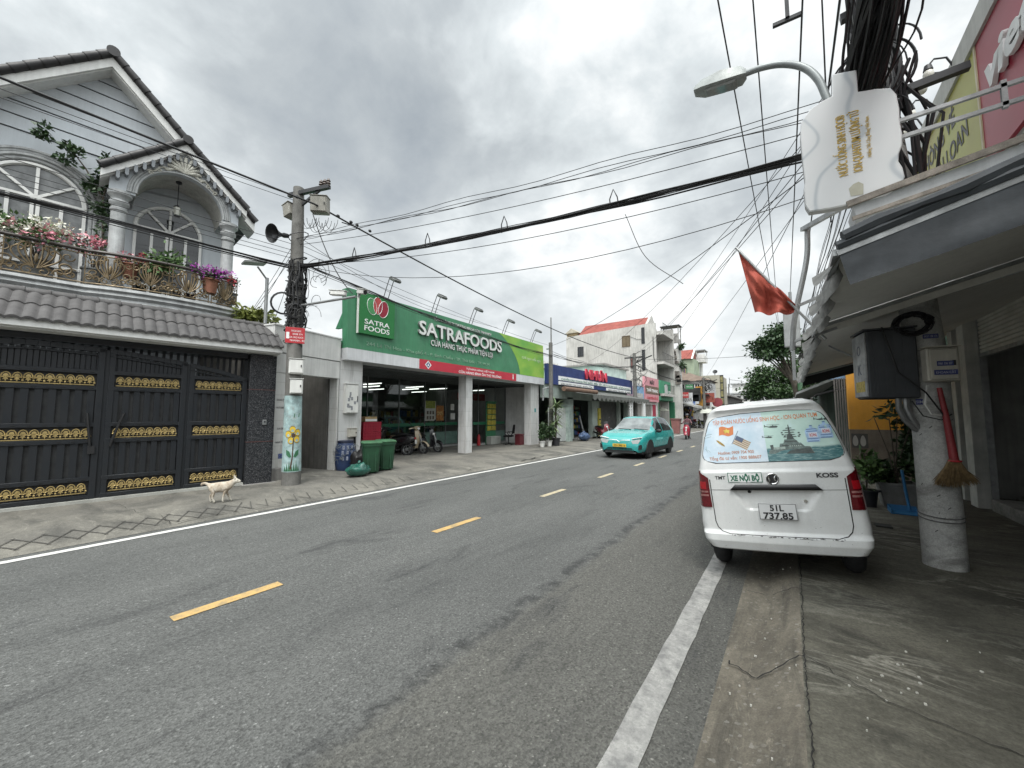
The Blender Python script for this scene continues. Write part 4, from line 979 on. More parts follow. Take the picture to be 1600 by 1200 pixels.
def petal(cx, cz, rx, rz, tilt, n=28):
    return [(cx + rx * math.cos(a) * math.cos(tilt) - rz * math.sin(a) * math.sin(tilt), cz + rx * math.cos(a) * math.sin(tilt) + rz * math.sin(a) * math.cos(tilt)) for a in [2 * PI * i / n for i in range(n)]]
P1, P2, P3 = petal(.75, 4.98, .17, .255, .22), petal(.96, 5.05, .165, .27, 0), petal(1.17, 4.97, .18, .27, -.25)
for pts, mm, o_ in ((P1, mat('petal_green', (.06, .25, .09), .5), .342), (P2, mat('petal_coral', (.42, .06, .06), .5), .3425), (P3, mat('petal_crimson', (.26, .012, .03), .5), .343)):
    mb = MB(); mb.add([(o_, y, z) for y, z in pts], [tuple(range(len(pts)))]); mb.build('logo_petal', mm, lo, recalc=False)
    mb = MB(); mb.tube([(.345, y, z) for y, z in pts], .007, 4, False, True); mb.build('petal_outline', LWHITE, lo)
lettering('logo_text', 'SATRA', .92, .15, (.345, .96, 4.49), (0, 1, 0), (0, 0, 1), LWHITE, lo, .002, .012)
lettering('logo_text', 'FOODS', .92, .16, (.345, .96, 4.29), (0, 1, 0), (0, 0, 1), LWHITE, lo, .002, .012)
# glazed front, floor step, interior
mb = MB(); mb.box(-9, -2.1, 8.6, 11.62, .10, .20); mb.box(-9, -2.95, .1, 8.6, .10, .2); mb.build('floor', mat('shop_floor', (.30, .30, .29), .35, 0, .2), st)
fr = MB()
for y in (.12, 1.6, 3.1, 4.7, 6.2, 7.6, 8.56): fr.box(-3.03, -2.98, y, y + .035, .2, 3.2)
for y in (8.62, 9.1, 10.6, 11.57): fr.box(-2.18, -2.13, y, y + .035, .2, 3.2)
fr.box(-3.03, -2.98, .12, 8.6, .15, .23); fr.box(-2.18, -2.13, 8.62, 11.6, .15, .23); fr.box(-3.03, -2.13, 8.6, 8.62, .2, 3.2); fro = fr.build('shopfront_frame', mat('dark_frame', (.16, .17, .17), .4, .3, .2), st)
mb = MB(); mb.add([(-3.005, .12, .2), (-3.005, 8.6, .2), (-3.005, 8.6, 3.2), (-3.005, .12, 3.2)], [(0, 1, 2, 3)]); mb.add([(-2.155, 8.64, .2), (-2.155, 11.6, .2), (-2.155, 11.6, 3.2), (-2.155, 8.64, 3.2)], [(0, 1, 2, 3)]); mb.build('shop_glass', GLASS, fro, recalc=False)
mb = MB(); mb.box(-2.999, -2.995, .2, 8.5, 1.16, 1.30); mb.box(-2.149, -2.145, 8.7, 11.5, 1.16, 1.30); mb.build('green_film', mat('green_film', (.02, .14, .07), .4, 0, .3), fro)
mb = MB(); mb.box(-2.999, -2.995, 6.25, 8.5, .25, .85); mb.box(-2.149, -2.145, 10.65, 11.5, .25, .8); mb.build('lower_film', mat('lower_film', (.12, .2, .17), .4, 0, .4), fro)
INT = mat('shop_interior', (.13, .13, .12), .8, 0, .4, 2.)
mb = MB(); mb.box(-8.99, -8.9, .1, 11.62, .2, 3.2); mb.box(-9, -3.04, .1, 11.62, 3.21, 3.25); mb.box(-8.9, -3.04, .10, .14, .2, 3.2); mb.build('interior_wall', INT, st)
# fluorescent tubes
tb = MB(); tb.box(-.02, .02, -.6, .6, 0, .035); LAMP = mat('lit_tube', (1, .98, .92), .5, 0, 0, emit=2.2)
FL = MB(); FL.box(-.05, .05, -.62, .62, .035, .06)
first = None
for i, (x, y) in enumerate(((-3.9, 1.6), (-3.9, 4.0), (-3.9, 6.4), (-5.3, 2.8), (-5.3, 5.0), (-5.3, 7.4), (-6.9, 4.0), (-6.9, 6.5), (-3.9, 8.0), (-3.2, 10.2), (-6.8, 9.4))):
    P_ = Matrix.Translation(SO) @ Matrix.Rotation(SR, 4, 'Z') @ Vector((x, y, 2.98))
    if first is None:
        t = thing('tube_lamp', 'lit fluorescent tube on the dark ceiling inside the food store', 'lamp', P_, SR + R(90), 'fluorescent tubes inside the food store'); tb.build('tube', LAMP, t); FL.build('batten', WHITEP, t); first = t
    else: c = copy_tree(first); c.location = P_
def sp(x, y, z=0): return Matrix.Translation(SO) @ Matrix.Rotation(SR, 4, 'Z') @ Vector((x, y, z))
# posters on the glass
def poster(label, y, z, w, h, m, x=-2.99):
    t = thing('poster', label, 'poster', sp(x, y, z), SR, 'posters on the shop glass'); mb = MB(); mb.box(0, .006, -w / 2, w / 2, -h / 2, h / 2); mb.build('sheet', m, t); return t
t = poster('pale poster with small product pictures and a yellow-green header on the shop glass', 6.58, 1.85, .70, .92, mat('pale_poster', (.42, .42, .38), .5, 0, .2))
mb = MB(); mb.box(.006, .009, -.31, .31, .12, .475); mb.build('header', mat('poster_header', (.22, .26, .03), .5, 0, .6, 12.), t)
mb = MB()
for i in range(3):
    for j in range(2): mb.box(.006, .009, -.24 + i * .18, -.12 + i * .18, -.4 + j * .24, -.24 + j * .24)
mb.build('product_picture', mat('poster_picture', (.12, .09, .07), .5, 0, .9, 20.), t)
t = poster('orange poster beside the pale one on the shop glass', 7.22, 1.75, .5, .72, mat('orange_poster', (.38, .15, .03), .5, 0, .5, 8.))
mb = MB(); mb.box(.006, .009, -.2, .2, -.1, .08); mb.build('picture', mat('orange_picture', (.5, .3, .1), .5, 0, .8, 15.), t)
t = poster('two white notices stuck above each other on the shop glass by the middle column', 8.1, 2.05, .26, .3, WHITEP); mb = MB(); mb.box(0, .006, -.13, .2, -.62, -.3); mb.build('sheet', WHITEP, t)
# hanging sign and shelving seen through the glass
t = thing('hanging_sign', 'blue-grey sign board hanging inside the dark store', 'sign', sp(-4.2, 2.6, 2.0), SR)
mb = MB(); mb.box(-.02, .02, -.75, .75, .35, .85); mb.build('board', mat('dim_board', (.05, .055, .06), .5), t); mb = MB(); mb.box(-.025, .03, -.7, .7, .02, .33); mb.build('lower_board', mat('blue_board', (.20, .23, .34), .5), t); mb = MB(); mb.bar((0, -.3, .02), (0, -.3, -1.0), .05); mb.build('post', DKSTEEL, t)
t = thing('red_sign', 'red shop sign board hanging inside by the store entrance', 'sign', sp(-2.8, 9.4, 2.42), SR)
mb = MB(); mb.box(-.02, .02, -1.1, 1.1, 0, .36); mb.build('board', RED, t); lettering('board_text', 'KHUYẾN MÃI', 1.1, .12, (.022, .3, .18), (0, 1, 0), (0, 0, 1), mat('pale_red_lettering', (.5, .2, .2), .5), t, .001)
rnd = random.Random(3)
SHC = [mat('goods_' + n_, c_, .5, 0, .6, 9.) for n_, c_ in (('cream', (.26, .25, .2)), ('green', (.04, .14, .07)), ('red', (.22, .03, .03)), ('blue', (.04, .08, .2)), ('yellow', (.3, .22, .04)))]
shelf0 = None
for i, (x, y) in enumerate(((-4.3, 1.3), (-4.3, 3.6), (-4.6, 5.2), (-5.5, 7.0), (-5.6, 9.2))):
    t = thing('goods_shelf', ['shelf rack of cream packets in the dark store behind the parked motorbikes', 'second shelf rack inside the store, behind the pale poster', 'shelf rack of mixed goods behind the orange poster', 'shelf rack deep in the store behind the middle column', 'shelf rack at the back of the store by the entrance'][i], 'shelf', sp(x, y, .2), SR, 'shelf racks inside the food store')
    mb = MB(); mb.box(-.03, 0, -.8, .8, 0, 1.9)
    for k in range(5): mb.box(0, .35, -.8, .8, .08 + k * .42, .11 + k * .42)
    mb.build('rack', mat('shelf_grey', (.2, .2, .19), .5), t)
    gm = MB(); gm.m = 0
    for k in range(4):
        yy = -.78
        while yy < .7:
            w = rnd.uniform(.12, .3); gm.m = rnd.randrange(5) if i else rnd.choice([0, 0, 0, 1]); gm.box(.03, .32, yy, yy + w - .02, .115 + k * .42, .115 + k * .42 + rnd.uniform(.18, .34)); yy += w
    gm.build('goods', SHC, t)
# yellow display rack at the entrance
t = thing('display_rack', 'tall yellow display rack by the store entrance', 'rack', sp(-2.05, 10.1, .12), SR)
mb = MB(); mb.box(-.04, 0, -.42, .42, 0, 2.25); mb.box(-.04, .1, -.42, .42, 2.2, 2.25); mb.build('back_panel', GREENS, t)
mb = MB()
for k in range(5):
    for q in range(2): mb.cbox(.005, .07, -.37 + q * .38, -.03 + q * .38, .72 + k * .29, .96 + k * .29, .01)
mb.build('packets', mat('yellow_packet', (.42, .36, .06), .45, 0, .4, 8.), t)
mb = MB(); mb.cbox(0, .35, -.42, .42, 0, .42, .02); mb.build('base_box', mat('base_white', (.35, .36, .33), .5), t)
t = thing('fire_extinguisher', 'red fire extinguisher standing inside the store entrance', 'fire extinguisher', sp(-2.0, 9.0, .12), SR)
mb = MB(); mb.lathe([(0, 0), (.085, 0), (.09, .02), (.09, .42), (.06, .5), (.025, .53), (.025, .58), (0, .58)], 14); mb.build('cylinder', RED, t); mb = MB(); mb.box(-.02, .1, -.015, .015, .58, .62); mb.tube([(0, 0, .56), (.1, 0, .5), (.1, 0, .2)], .012, 6); mb.build('nozzle', BLACK, t)
# office chair and red bin by the right wall
t = thing('office_chair', 'black swivel office chair under the porch by the white side wall', 'chair', sp(-1.1, 10.35, .07), SR + R(200))
mb = MB()
for k in range(5): a = k * 2 * PI / 5; mb.bar((0, 0, .1), (.3 * math.cos(a), .3 * math.sin(a), .07), .035); mb.ball((.3 * math.cos(a), .3 * math.sin(a), .03), .03, 6, 4)
mb.cyl((0, 0, .08), (0, 0, .45), .03); mb.build('base', BLACK, t)
mb = MB(); mb.cbox(-.24, .24, -.23, .23, .45, .53, .03); mb.build('seat', BLACK, t)
mb = MB(); mb.grid(lambda u, v: (-.24 - .06 * v + .05 * math.cos((u - .5) * 3), -.2 * (1 - .3 * v * v) + .4 * u * (1 - .3 * v * v), .62 + .46 * v), 8, 6); mb.grid(lambda u, v: (-.28 - .06 * v + .05 * math.cos((u - .5) * 3), -.2 * (1 - .3 * v * v) + .4 * u * (1 - .3 * v * v), .62 + .46 * v), 8, 6); mb.bar((-.1, 0, .46), (-.25, 0, .7), .05); mb.build('backrest', BLACK, t)
for s_ in (-1, 1): mb = MB(); mb.tube([(.0, s_ * .25, .5), (.12, s_ * .28, .6), (.1, s_ * .28, .7), (-.12, s_ * .28, .7), (-.16, s_ * .26, .6)], .018, 6); mb.build('armrest', BLACK, t)
t = thing('waste_bin', 'dark red square bin beside the office chair under the porch', 'bin', sp(-.55, 10.55, .07), SR)
mb = MB(); mb.cbox(-.16, .16, -.2, .2, 0, .55, .02); mb.build('body', mat('dark_red_bin', (.10, .012, .018), .5), t); mb = MB(); mb.cbox(-.18, .18, -.22, .22, .55, .60, .02); mb.build('lid', mat('dark_red_bin', (.1, .012, .018)), t)
# cabinet and meter on the left column
wallbox('electric_cabinet', 'tall white electric cabinet with peeling stickers on the left store column', 'cabinet', sp(.06, .32, 1.72), (.14, .42, .86), SR, WHITEP)
mb = MB(); rnd = random.Random(8)
for i in range(9): y, z = .14 + rnd.random() * .34, 1.76 + rnd.random() * .5; mb.box(.1455, .1475, y, y + rnd.uniform(.05, .1), z, z + rnd.uniform(.05, .12))
o = mb.build('sticker_patch', mat('grey_sticker', (.3, .31, .33), .6, 0, .9, 40.), None); o.location = SO; o.rotation_euler = (0, 0, SR); tag(o, 'faded paper stickers on the electric cabinet of the left store column', 'stickers')
wallbox('junction_box', 'small cream junction box low on the left store column', 'box', sp(.05, .40, 1.02), (.12, .26, .26), SR, CREAMB)
t = thing('black_hose', 'black pipe running down the left store column below the junction box', 'pipe', sp(.02, .5, .1), SR); mb = MB(); mb.tube([(0, 0, 0), (.02, .02, .5), (.02, .0, .9), (.05, -.05, 1.0)], .03, 7); mb.build('pipe', BLACK, t)
mb = MB(); mb.box(0, .005, -.05, .11, -.1, .1); o = mb.build('notice_plate', mat('teal_plate', (.08, .3, .3), .5, 0, .3), None); o.location = sp(.003, 11.2, 1.9); o.rotation_euler = (0, 0, SR); tag(o, 'small teal notice plate on the right store column', 'sign')
# floodlights above the sign
def flood():
    t = thing('floodlight', 'floodlight on a bent arm above the green store sign, nearest the logo', 'floodlight', sp(.1, 1.45, 5.36), SR, 'floodlights above the green store sign')
    mb = MB()
    for y in (-.09, .09): mb.tube([(-.05, y, 0), (.10, y, .35), (.25, y, .66), (.33, y, .70)], .013, 6)
    mb.bar((.33, -.1, .70), (.33, .1, .70), .025); mb.build('arm', DKSTEEL, t)
    mb = MB(); mb.M = Matrix.Translation((.42, 0, .62)) @ Matrix.Rotation(R(28), 4, 'Y'); mb.cbox(-.15, .17, -.14, .14, -.045, .045, .02)
    for k in range(5): mb.box(-.12 + .055 * k, -.11 + .055 * k, -.12, .12, .045, .065)
    mb.build('lamp_head', mat('lamp_grey', (.13, .135, .13), .5, .2), t)
    m2 = MB(); m2.M = mb.M; m2.box(-.13, .15, -.12, .12, -.052, -.046); m2.build('lamp_glass', mat('lamp_glass_off', (.45, .46, .45), .15), t)
    return t
f0 = flood()
for y, l in ((3.6, 'second floodlight above the sign, over the silver letters'), (5.75, 'floodlight above the middle of the green store sign'), (8.15, 'floodlight above the border of the green and lime sign'), (10.7, 'floodlight above the far lime end of the store sign')):
    c = copy_tree(f0); c.location = sp(.1, y, 5.36); c['label'] = l
# ================================================================== things in front of the store
def wheelie(label, loc, rot):
    t = thing('wheelie_bin', label, 'bin', loc, rot, 'green wheelie bins in front of the store')
    G = mat('green_bin_plastic', (.013, .062, .028), .5, 0, .3, 4., .05, 0, 20, .15)
    mb = MB(); R_ = lambda w, d, z, c=.05, o=0: [(-w / 2 + c + o, -d / 2, z), (w / 2 - c + o, -d / 2, z), (w / 2 + o, -d / 2 + c, z), (w / 2 + o, d / 2 - c, z), (w / 2 - c + o, d / 2, z), (-w / 2 + c + o, d / 2, z), (-w / 2 + o, d / 2 - c, z), (-w / 2 + o, -d / 2 + c, z)]
    mb.loft([R_(.40, .40, .05), R_(.56, .48, .88), R_(.60, .52, .88), R_(.60, .52, .95), R_(.54, .46, .95)], True, True)
    for k in (-.1, .1): mb.box(.21, .262, k - .02, k + .02, .1, .8)
    mb.build('body', G, t)
    mb = MB(); mb.loft([R_(.62, .54, .955), R_(.63, .55, .985), R_(.56, .46, 1.03), R_(.3, .3, 1.04)], True, True); mb.cyl((-.34, -.2, .96), (-.34, .2, .96), .02); mb.build('lid', mat('green_bin_lid', (.04, .12, .055), .5, 0, .4, 6., .1), t)
    for s_ in (-1, 1): mb = MB(); mb.cyl((-.18, s_ * .22, .10), (-.18, s_ * .27, .10), .10, .10, 16); mb.build('wheel', TYRE, t)
    t.scale = (.96, .96, .84)
    return t
wheelie('green wheelie bin next to the rubbish bags, left of the pair', (-9.42, 6.56, .10), R(-28))
wheelie('green wheelie bin nearer the parked motorbikes, right of the pair', (-9.58, 7.14, .10), R(-24))
# blue barrel wrapped in netting
t = thing('blue_barrel', 'blue plastic barrel with printed labels standing by the left store column', 'barrel', (-10.42, 6.42, .11))
mb = MB(); mb.lathe([(0, 0), (.22, 0), (.245, .05), (.27, .2), (.275, .45), (.255, .66), (.21, .76), (.205, .8)], 24); mb.build('body', mat('blue_barrel', (.022, .045, .12), .45, 0, .35, 5., .1, 0, 20, .2), t)
mb = MB(); mb.lathe([(.205, .78), (.22, .785), (.22, .83), (.18, .84), (0, .835)], 20); mb.build('lid', mat('dark_blue_lid', (.015, .02, .045), .5), t)
mb = MB(); rnd = random.Random(5)
for i in range(16):
    a = R(-50) + (i % 6) * .42 + rnd.uniform(-.05, .05); z = (.60, .46, .30)[i // 6]; w = .13; h = .055
    mb.grid(lambda u, v: (.279 * math.cos(a + w * u * 1.6) * (1 if z < .5 else .955), .279 * math.sin(a + w * u * 1.6) * (1 if z < .5 else .955), z + h * 2 * v), 3, 1)
mb.build('label', mat('printed_label', (.30, .33, .42), .5, 0, .9, 40.), t, recalc=False)
mb = MB()
for i in range(26):
    a = rnd.uniform(-2, 1.4); c = (.29 * math.cos(a), .29 * math.sin(a), rnd.uniform(.3, .7)); mb.tube([(c[0] + rnd.gauss(0, .03), c[1] + rnd.gauss(0, .05), c[2] + rnd.gauss(0, .05)) for _ in range(6)], .005, 4)
mb.build('netting', mat('grey_netting', (.2, .22, .22), .7), t)
def bag(name, label, cat, loc, rx, m, seed):
    t = thing(name, label, cat, loc); bm = MB()
    bm.ball((0, 0, rx[2]), rx, 22, 14)
    bm.v = [tuple(Vector(p) * (1 + .26 * mnoise.noise(Vector(p) * 7 + Vector((seed, 0, 0))) + .10 * mnoise.noise(Vector(p) * 22 + Vector((seed, 3, 0)))) for p in [v])[0] if False else (lambda p: ((p * (1 + .22 * mnoise.noise(p * 7 + Vector((seed, 0, 0))) + .12 * mnoise.noise(p * 19 + Vector((seed, 3, 0))))).to_tuple()))(Vector(v)) for v in bm.v]
    bm.v = [(x, y, max(z, .004)) for x, y, z in bm.v]
    bm.build('sack', m, t)
    kb = MB(); kb.tube([(0, .02, rx[2] * 1.9), (.02, .0, rx[2] * 2.1), (-.02, .05, rx[2] * 2.25)], [.03, .02, .045], 8); kb.build('knot', m, t); return t
bag('rubbish_bag', 'green plastic rubbish bag lying on the pavement beside the bins', 'rubbish bag', (-9.18, 6.02, .10), (.24, .32, .16), mat('green_plastic_bag', (.02, .10, .075), .22, 0, .5, 8., spec=.7), 1)
bag('rubbish_bag', 'black plastic rubbish bag between the barrel and the white board', 'rubbish bag', (-9.80, 6.48, .11), (.25, .25, .30), mat('black_plastic_bag', (.014, .013, .014), .4, 0, .3, spec=.4), 4)
t = thing('white_board', 'white foam board leaning against the left green bin', 'board', (-9.80, 6.86, .11), R(-20)); t.rotation_euler[0] = R(-9)
mb = MB(); mb.cbox(-.02, .02, -.22, .22, 0, .5, .004); mb.build('board', WHITEP, t)
# stacked red crates and a cardboard tray on top
for k in range(4):
    t = thing('red_crate', ['bottom red plastic crate of the stack behind the green bins', 'second red plastic crate from the ground in the stack behind the green bins', 'third red plastic crate from the ground in the stack behind the green bins', 'top red plastic crate of the stack behind the green bins'][k], 'crate', sp(-1.4, 2.02, .08 + k * .34), SR, 'stacked red crates by the store column')
    mb = MB(); w, d, h = .46, .74, .33
    for z in (0, .10, .20, .29): 
        mb.box(-w / 2, w / 2, -d / 2, -d / 2 + .015, z, z + .035); mb.box(-w / 2, w / 2, d / 2 - .015, d / 2, z, z + .035); mb.box(-w / 2, -w / 2 + .015, -d / 2, d / 2, z, z + .035); mb.box(w / 2 - .015, w / 2, -d / 2, d / 2, z, z + .035)
    for i in range(8):
        y = -d / 2 + i * (d - .02) / 7; mb.box(w / 2 - .012, w / 2 - .003, y, y + .02, 0, h); mb.box(-w / 2 + .003, -w / 2 + .012, y, y + .02, 0, h)
    for i in range(6):
        x = -w / 2 + i * (w - .02) / 5; mb.box(x, x + .02, -d / 2 + .003, -d / 2 + .012, 0, h); mb.box(x, x + .02, d / 2 - .012, d / 2 - .003, 0, h)
    mb.box(-w / 2 + .02, w / 2 - .02, -d / 2 + .02, d / 2 - .02, .0, .29)
    mb.build('body', mat('red_crate_plastic', (.34, .012, .035), .45, 0, .2), t)
t = thing('cardboard_box', 'pale cardboard tray on top of the red crates', 'box', sp(-1.4, 2.0, .08 + 1.36), SR)
mb = MB(); mb.cbox(-.18, .18, -.24, .24, 0, .17, .006); mb.build('tray', mat('cardboard', (.42, .30, .15), .8, 0, .3), t); mb = MB(); mb.box(.18, .183, -.235, .235, .01, .09); mb.build('white_band', LWHITE, t)

# ================================================================== motorbikes
def torus(mb, c, r, tr, ax=(1, 0, 0), n=24, m=8):
    ax = Vector(ax).normalized(); u = ax.orthogonal().normalized(); w = ax.cross(u); c = Vector(c)
    mb.tube([c + (u * math.cos(t) + w * math.sin(t)) * r for t in [2 * PI * i / n for i in range(n)]], tr, m, False, True)
def scooter(label, loc, rot, body_m, dark_m, group, steer=0., lean=0., style=0):
    t = thing('motorbike', label, 'motorbike', loc, rot, group, lean)
    for y, r in ((-.60, .235), (.62, .235)):
        w = MB(); torus(w, (0, y, r), r - .04, .045); wo = w.build('wheel', TYRE, t)
        m_ = MB(); torus(m_, (0, y, r), r - .085, .016); m_.cyl((-.05, y, r), (.05, y, r), .05, .05, 10)
        for k in range(5): a = k * 2 * PI / 5; m_.bar((0, y, r), (0, y + (r - .08) * math.cos(a), r + (r - .08) * math.sin(a)), .018)
        m_.build('rim', STEEL, wo)
    b = MB()
    ring = lambda y, z0, z1, w: [(-w * .6, y, z0), (w * .6, y, z0), (w, y, z0 + (z1 - z0) * .35), (w * .85, y, z1 - .03), (w * .4, y, z1), (-w * .4, y, z1), (-w * .85, y, z1 - .03), (-w, y, z0 + (z1 - z0) * .35)]
    b.loft([ring(-.88, .60, .70, .06), ring(-.72, .46, .74, .12), ring(-.4, .40, .72, .15), ring(-.1, .30, .62, .15), ring(.02, .22, .40, .15), ring(.25, .22, .34, .15), ring(.36, .24, .40, .15)], True, True, True)
    b.loft([[(-.16 * k, y - .02, z), (0, y + .05, z), (.16 * k, y - .02, z), (.12 * k, y - .06, z), (-.12 * k, y - .06, z)] for y, z, k in ((.38, .24, 1), (.42, .45, 1.2), (.44, .65, 1.25), (.40, .85, .9), (.36, .95, .6))], True, True, True)
    b.build('body', body_m, t)
    s = MB(); s.loft([ring(-.85, .70, .76, .08), ring(-.6, .73, .80, .13), ring(-.2, .68, .77, .13), ring(.0, .62, .69, .09)], True, True, True); s.build('seat', BLACK, t)
    f = MB(); f.bar((0, .36, .95), (0, .64, .25), .05); f.tube([(-.05, .55, .5), (-.05, .62, .235)], .02, 6); f.tube([(.05, .55, .5), (.05, .62, .235)], .02, 6)
    f.build('fork', STEEL, t)
    g = MB(); g.grid(lambda u, v: (-.06 + .12 * v, .62 + .26 * math.cos(.2 + 2.2 * u), .235 + .26 * math.sin(.2 + 2.2 * u) + .02 * math.sin(PI * v)), 10, 4); g.build('front_fender', body_m, t)
    h = MB(); h.tube([(-.34, .26, 1.0), (-.2, .36, 1.02), (0, .38, .99), (.2, .36, 1.02), (.34, .26, 1.0)], .016, 7); h.tube([(-.34, .26, 1.0), (-.24, .33, 1.015)], .024, 7); h.tube([(.34, .26, 1.0), (.24, .33, 1.015)], .024, 7); h.loft([[(-.12, .42, .94), (.12, .42, .94), (.13, .34, 1.06), (-.13, .34, 1.06)], [(-.09, .30, .94), (.09, .30, .94), (.10, .28, 1.04), (-.10, .28, 1.04)]], True, True); h.build('handlebar', dark_m, t)
    hl = MB(); hl.ball((0, .455, .74 if style else .97), (.07, .03, .055), 10, 7); hl.build('headlight', mat('headlight_lens', (.6, .6, .58), .1, 0, .1, spec=.8), t)
    for s_ in (-1, 1):
        m_ = MB(); m_.tube([(s_ * .22, .34, 1.02), (s_ * .28, .32, 1.15), (s_ * .31, .31, 1.2)], .007, 5); m_.ball((s_ * .33, .30, 1.23), (.065, .018, .045), 10, 6); m_.build('mirror', BLACK, t)
    e = MB(); e.cyl((.17, -.1, .26), (.19, -.82, .42), .035, .055, 10); e.build('exhaust', DKSTEEL, t)
    k = MB(); k.ball((0, -.89, .64), (.08, .03, .035), 8, 5); k.build('tail_light', RED, t)
    p = MB(); p.box(-.08, .08, -.93, -.92, .44, .58); p.build('number_plate', WHITEP, t)
    t.scale = (1.06, 1.06, 1.06)
    st_ = MB(); st_.tube([(-.1, .0, .25), (-.2, .08, .01)], .014, 5); st_.build('kickstand', DKSTEEL, t)
    return t
CREAMP = mat('beige_bike_paint', (.36, .30, .21), .3, 0, .1, coat=.5); BLACKP = mat('black_bike_paint', (.012, .012, .014), .25, 0, .1, coat=.6); WHITEBP = mat('white_bike_paint', (.2, .03, .04), .3, 0, .1, coat=.5)
scooter('black motorbike parked tail to the street beside the red crates', sp(-2.0, 3.55, .09), SR + R(112), BLACKP, BLACK, 'motorbikes parked under the store porch', 0, R(6))
scooter('beige scooter parked between two black motorbikes at the store', sp(-2.0, 4.5, .09), SR + R(-80), CREAMP, CREAMP, 'motorbikes parked under the store porch', 0, R(6))
scooter('black scooter facing the street, between the beige scooter and the middle column', sp(-1.92, 5.28, .09), SR + R(-84), BLACKP, BLACK, 'motorbikes parked under the store porch', 0, R(6), 1)

# ================================================================== dog
def skin_body(name, nodes, edges, m, parent=None, sub=2):
    me = bpy.data.meshes.new(name); me.from_pydata([n[0] for n in nodes], edges, []); o = bpy.data.objects.new(name, me); col.objects.link(o)
    sk = o.modifiers.new('skin', 'SKIN'); sk.use_smooth_shade = True
    if not me.skin_vertices: 
        bm = bmesh.new(); bm.from_mesh(me); bm.verts.layers.skin.verify(); bm.to_mesh(me); bm.free()
    for v, n in zip(me.skin_vertices[0].data, nodes): v.radius = (n[1], n[2] if len(n) > 2 else n[1])
    me.skin_vertices[0].data[0].use_root = True
    s = o.modifiers.new('sub', 'SUBSURF'); s.levels = sub; s.render_levels = sub
    me.materials.append(m)
    if parent: o.parent = parent
    return o
def dogfur():
    m, nt, b, oc = newmat('cream_dog_fur')
    n = noise_(nt, oc, 7., 5, .6); c = ramp(nt, n, [(.35, (.28, .22, .165)), (.5, (.42, .36, .28)), (.65, (.52, .47, .40))])
    sx = nt.nodes.new('ShaderNodeSeparateXYZ'); nt.links.new(oc, sx.inputs[0])
    lo = ramp(nt, sx.outputs[2], [(.08, 1.), (.16, 0.)]); c = mixc(nt, lo, c, (.52, .49, .42))
    hd = ramp(nt, sx.outputs[0], [(.24, 0.), (.30, .9)]); c = mixc(nt, hd, c, (.58, .54, .46))
    g = ramp(nt, noise_(nt, mapped(nt, oc, (40, 120, 120)), 1.5, 3), [(.3, .75), (.7, 1.2)]); c = mixc(nt, 1., c, g, 'MULTIPLY')
    nt.links.new(c, b.inputs['Base Color']); b.inputs['Roughness'].default_value = .9
    bp = nt.nodes.new('ShaderNodeBump'); bp.inputs['Strength'].default_value = .5; bp.inputs['Distance'].default_value = .01; nt.links.new(noise_(nt, mapped(nt, oc, (30, 90, 90)), 1.5, 4), bp.inputs['Height']); nt.links.new(bp.outputs[0], b.inputs['Normal'])
    return m
FUR = dogfur()
dog = thing('dog', 'cream dog walking along the pavement in front of the charcoal gate', 'dog', (-8.60, 2.83, .086), R(62)); dog.scale = (.74, .84, .88)
nd = [((-.17, 0, .325), .085, .100),        # 0 pelvis
      ((-.05, 0, .322), .088, .105), ((.08, 0, .312), .096, .122), ((.17, 0, .322), .088, .112),   # 1 loin 2 chest 3 shoulders
      ((.235, 0, .378), .066, .072), ((.285, 0, .425), .060, .064),                           # 4 neck 5 skull base
      ((.33, 0, .430), .060, .058), ((.385, 0, .412), .034, .033), ((.425, 0, .404), .025, .024),  # 6 head 7 muzzle 8 nose
      ((-.235, 0, .375), .034), ((-.305, 0, .415), .030), ((-.365, 0, .405), .030), ((-.385, 0, .365), .020),  # 9-12 tail
      # hind legs: hip, knee forward, hock back, foot
      ((-.17, .055, .29), .05, .058), ((-.135, .06, .215), .036, .04), ((-.205, .06, .135), .025, .027), ((-.185, .06, .035), .022, .023), ((-.165, .06, .014), .017, .012),   # 13-17
      ((-.165, -.055, .29), .05, .058), ((-.11, -.06, .21), .036, .04), ((-.135, -.06, .12), .025, .027), ((-.095, -.06, .035), .022, .023), ((-.073, -.06, .014), .017, .012),   # 18-22
      # front legs: shoulder, elbow, wrist, foot
      ((.15, .05, .27), .043, .052), ((.125, .055, .195), .027, .029), ((.185, .055, .105), .024, .026), ((.225, .055, .03), .021, .022), ((.247, .055, .014), .017, .012),  # 23-27
      ((.145, -.05, .27), .043, .052), ((.10, -.055, .19), .027, .029), ((.085, -.055, .10), .024, .026), ((.08, -.055, .03), .021, .022), ((.10, -.055, .014), .017, .012)]  # 28-32
ed = [(0, 1), (1, 2), (2, 3), (3, 4), (4, 5), (5, 6), (6, 7), (7, 8), (0, 9), (9, 10), (10, 11), (11, 12), (0, 13), (13, 14), (14, 15), (15, 16), (16, 17), (0, 18), (18, 19), (19, 20), (20, 21), (21, 22), (3, 23), (23, 24), (24, 25), (25, 26), (26, 27), (3, 28), (28, 29), (29, 30), (30, 31), (31, 32)]
skin_body('body', nd, ed, FUR, dog)
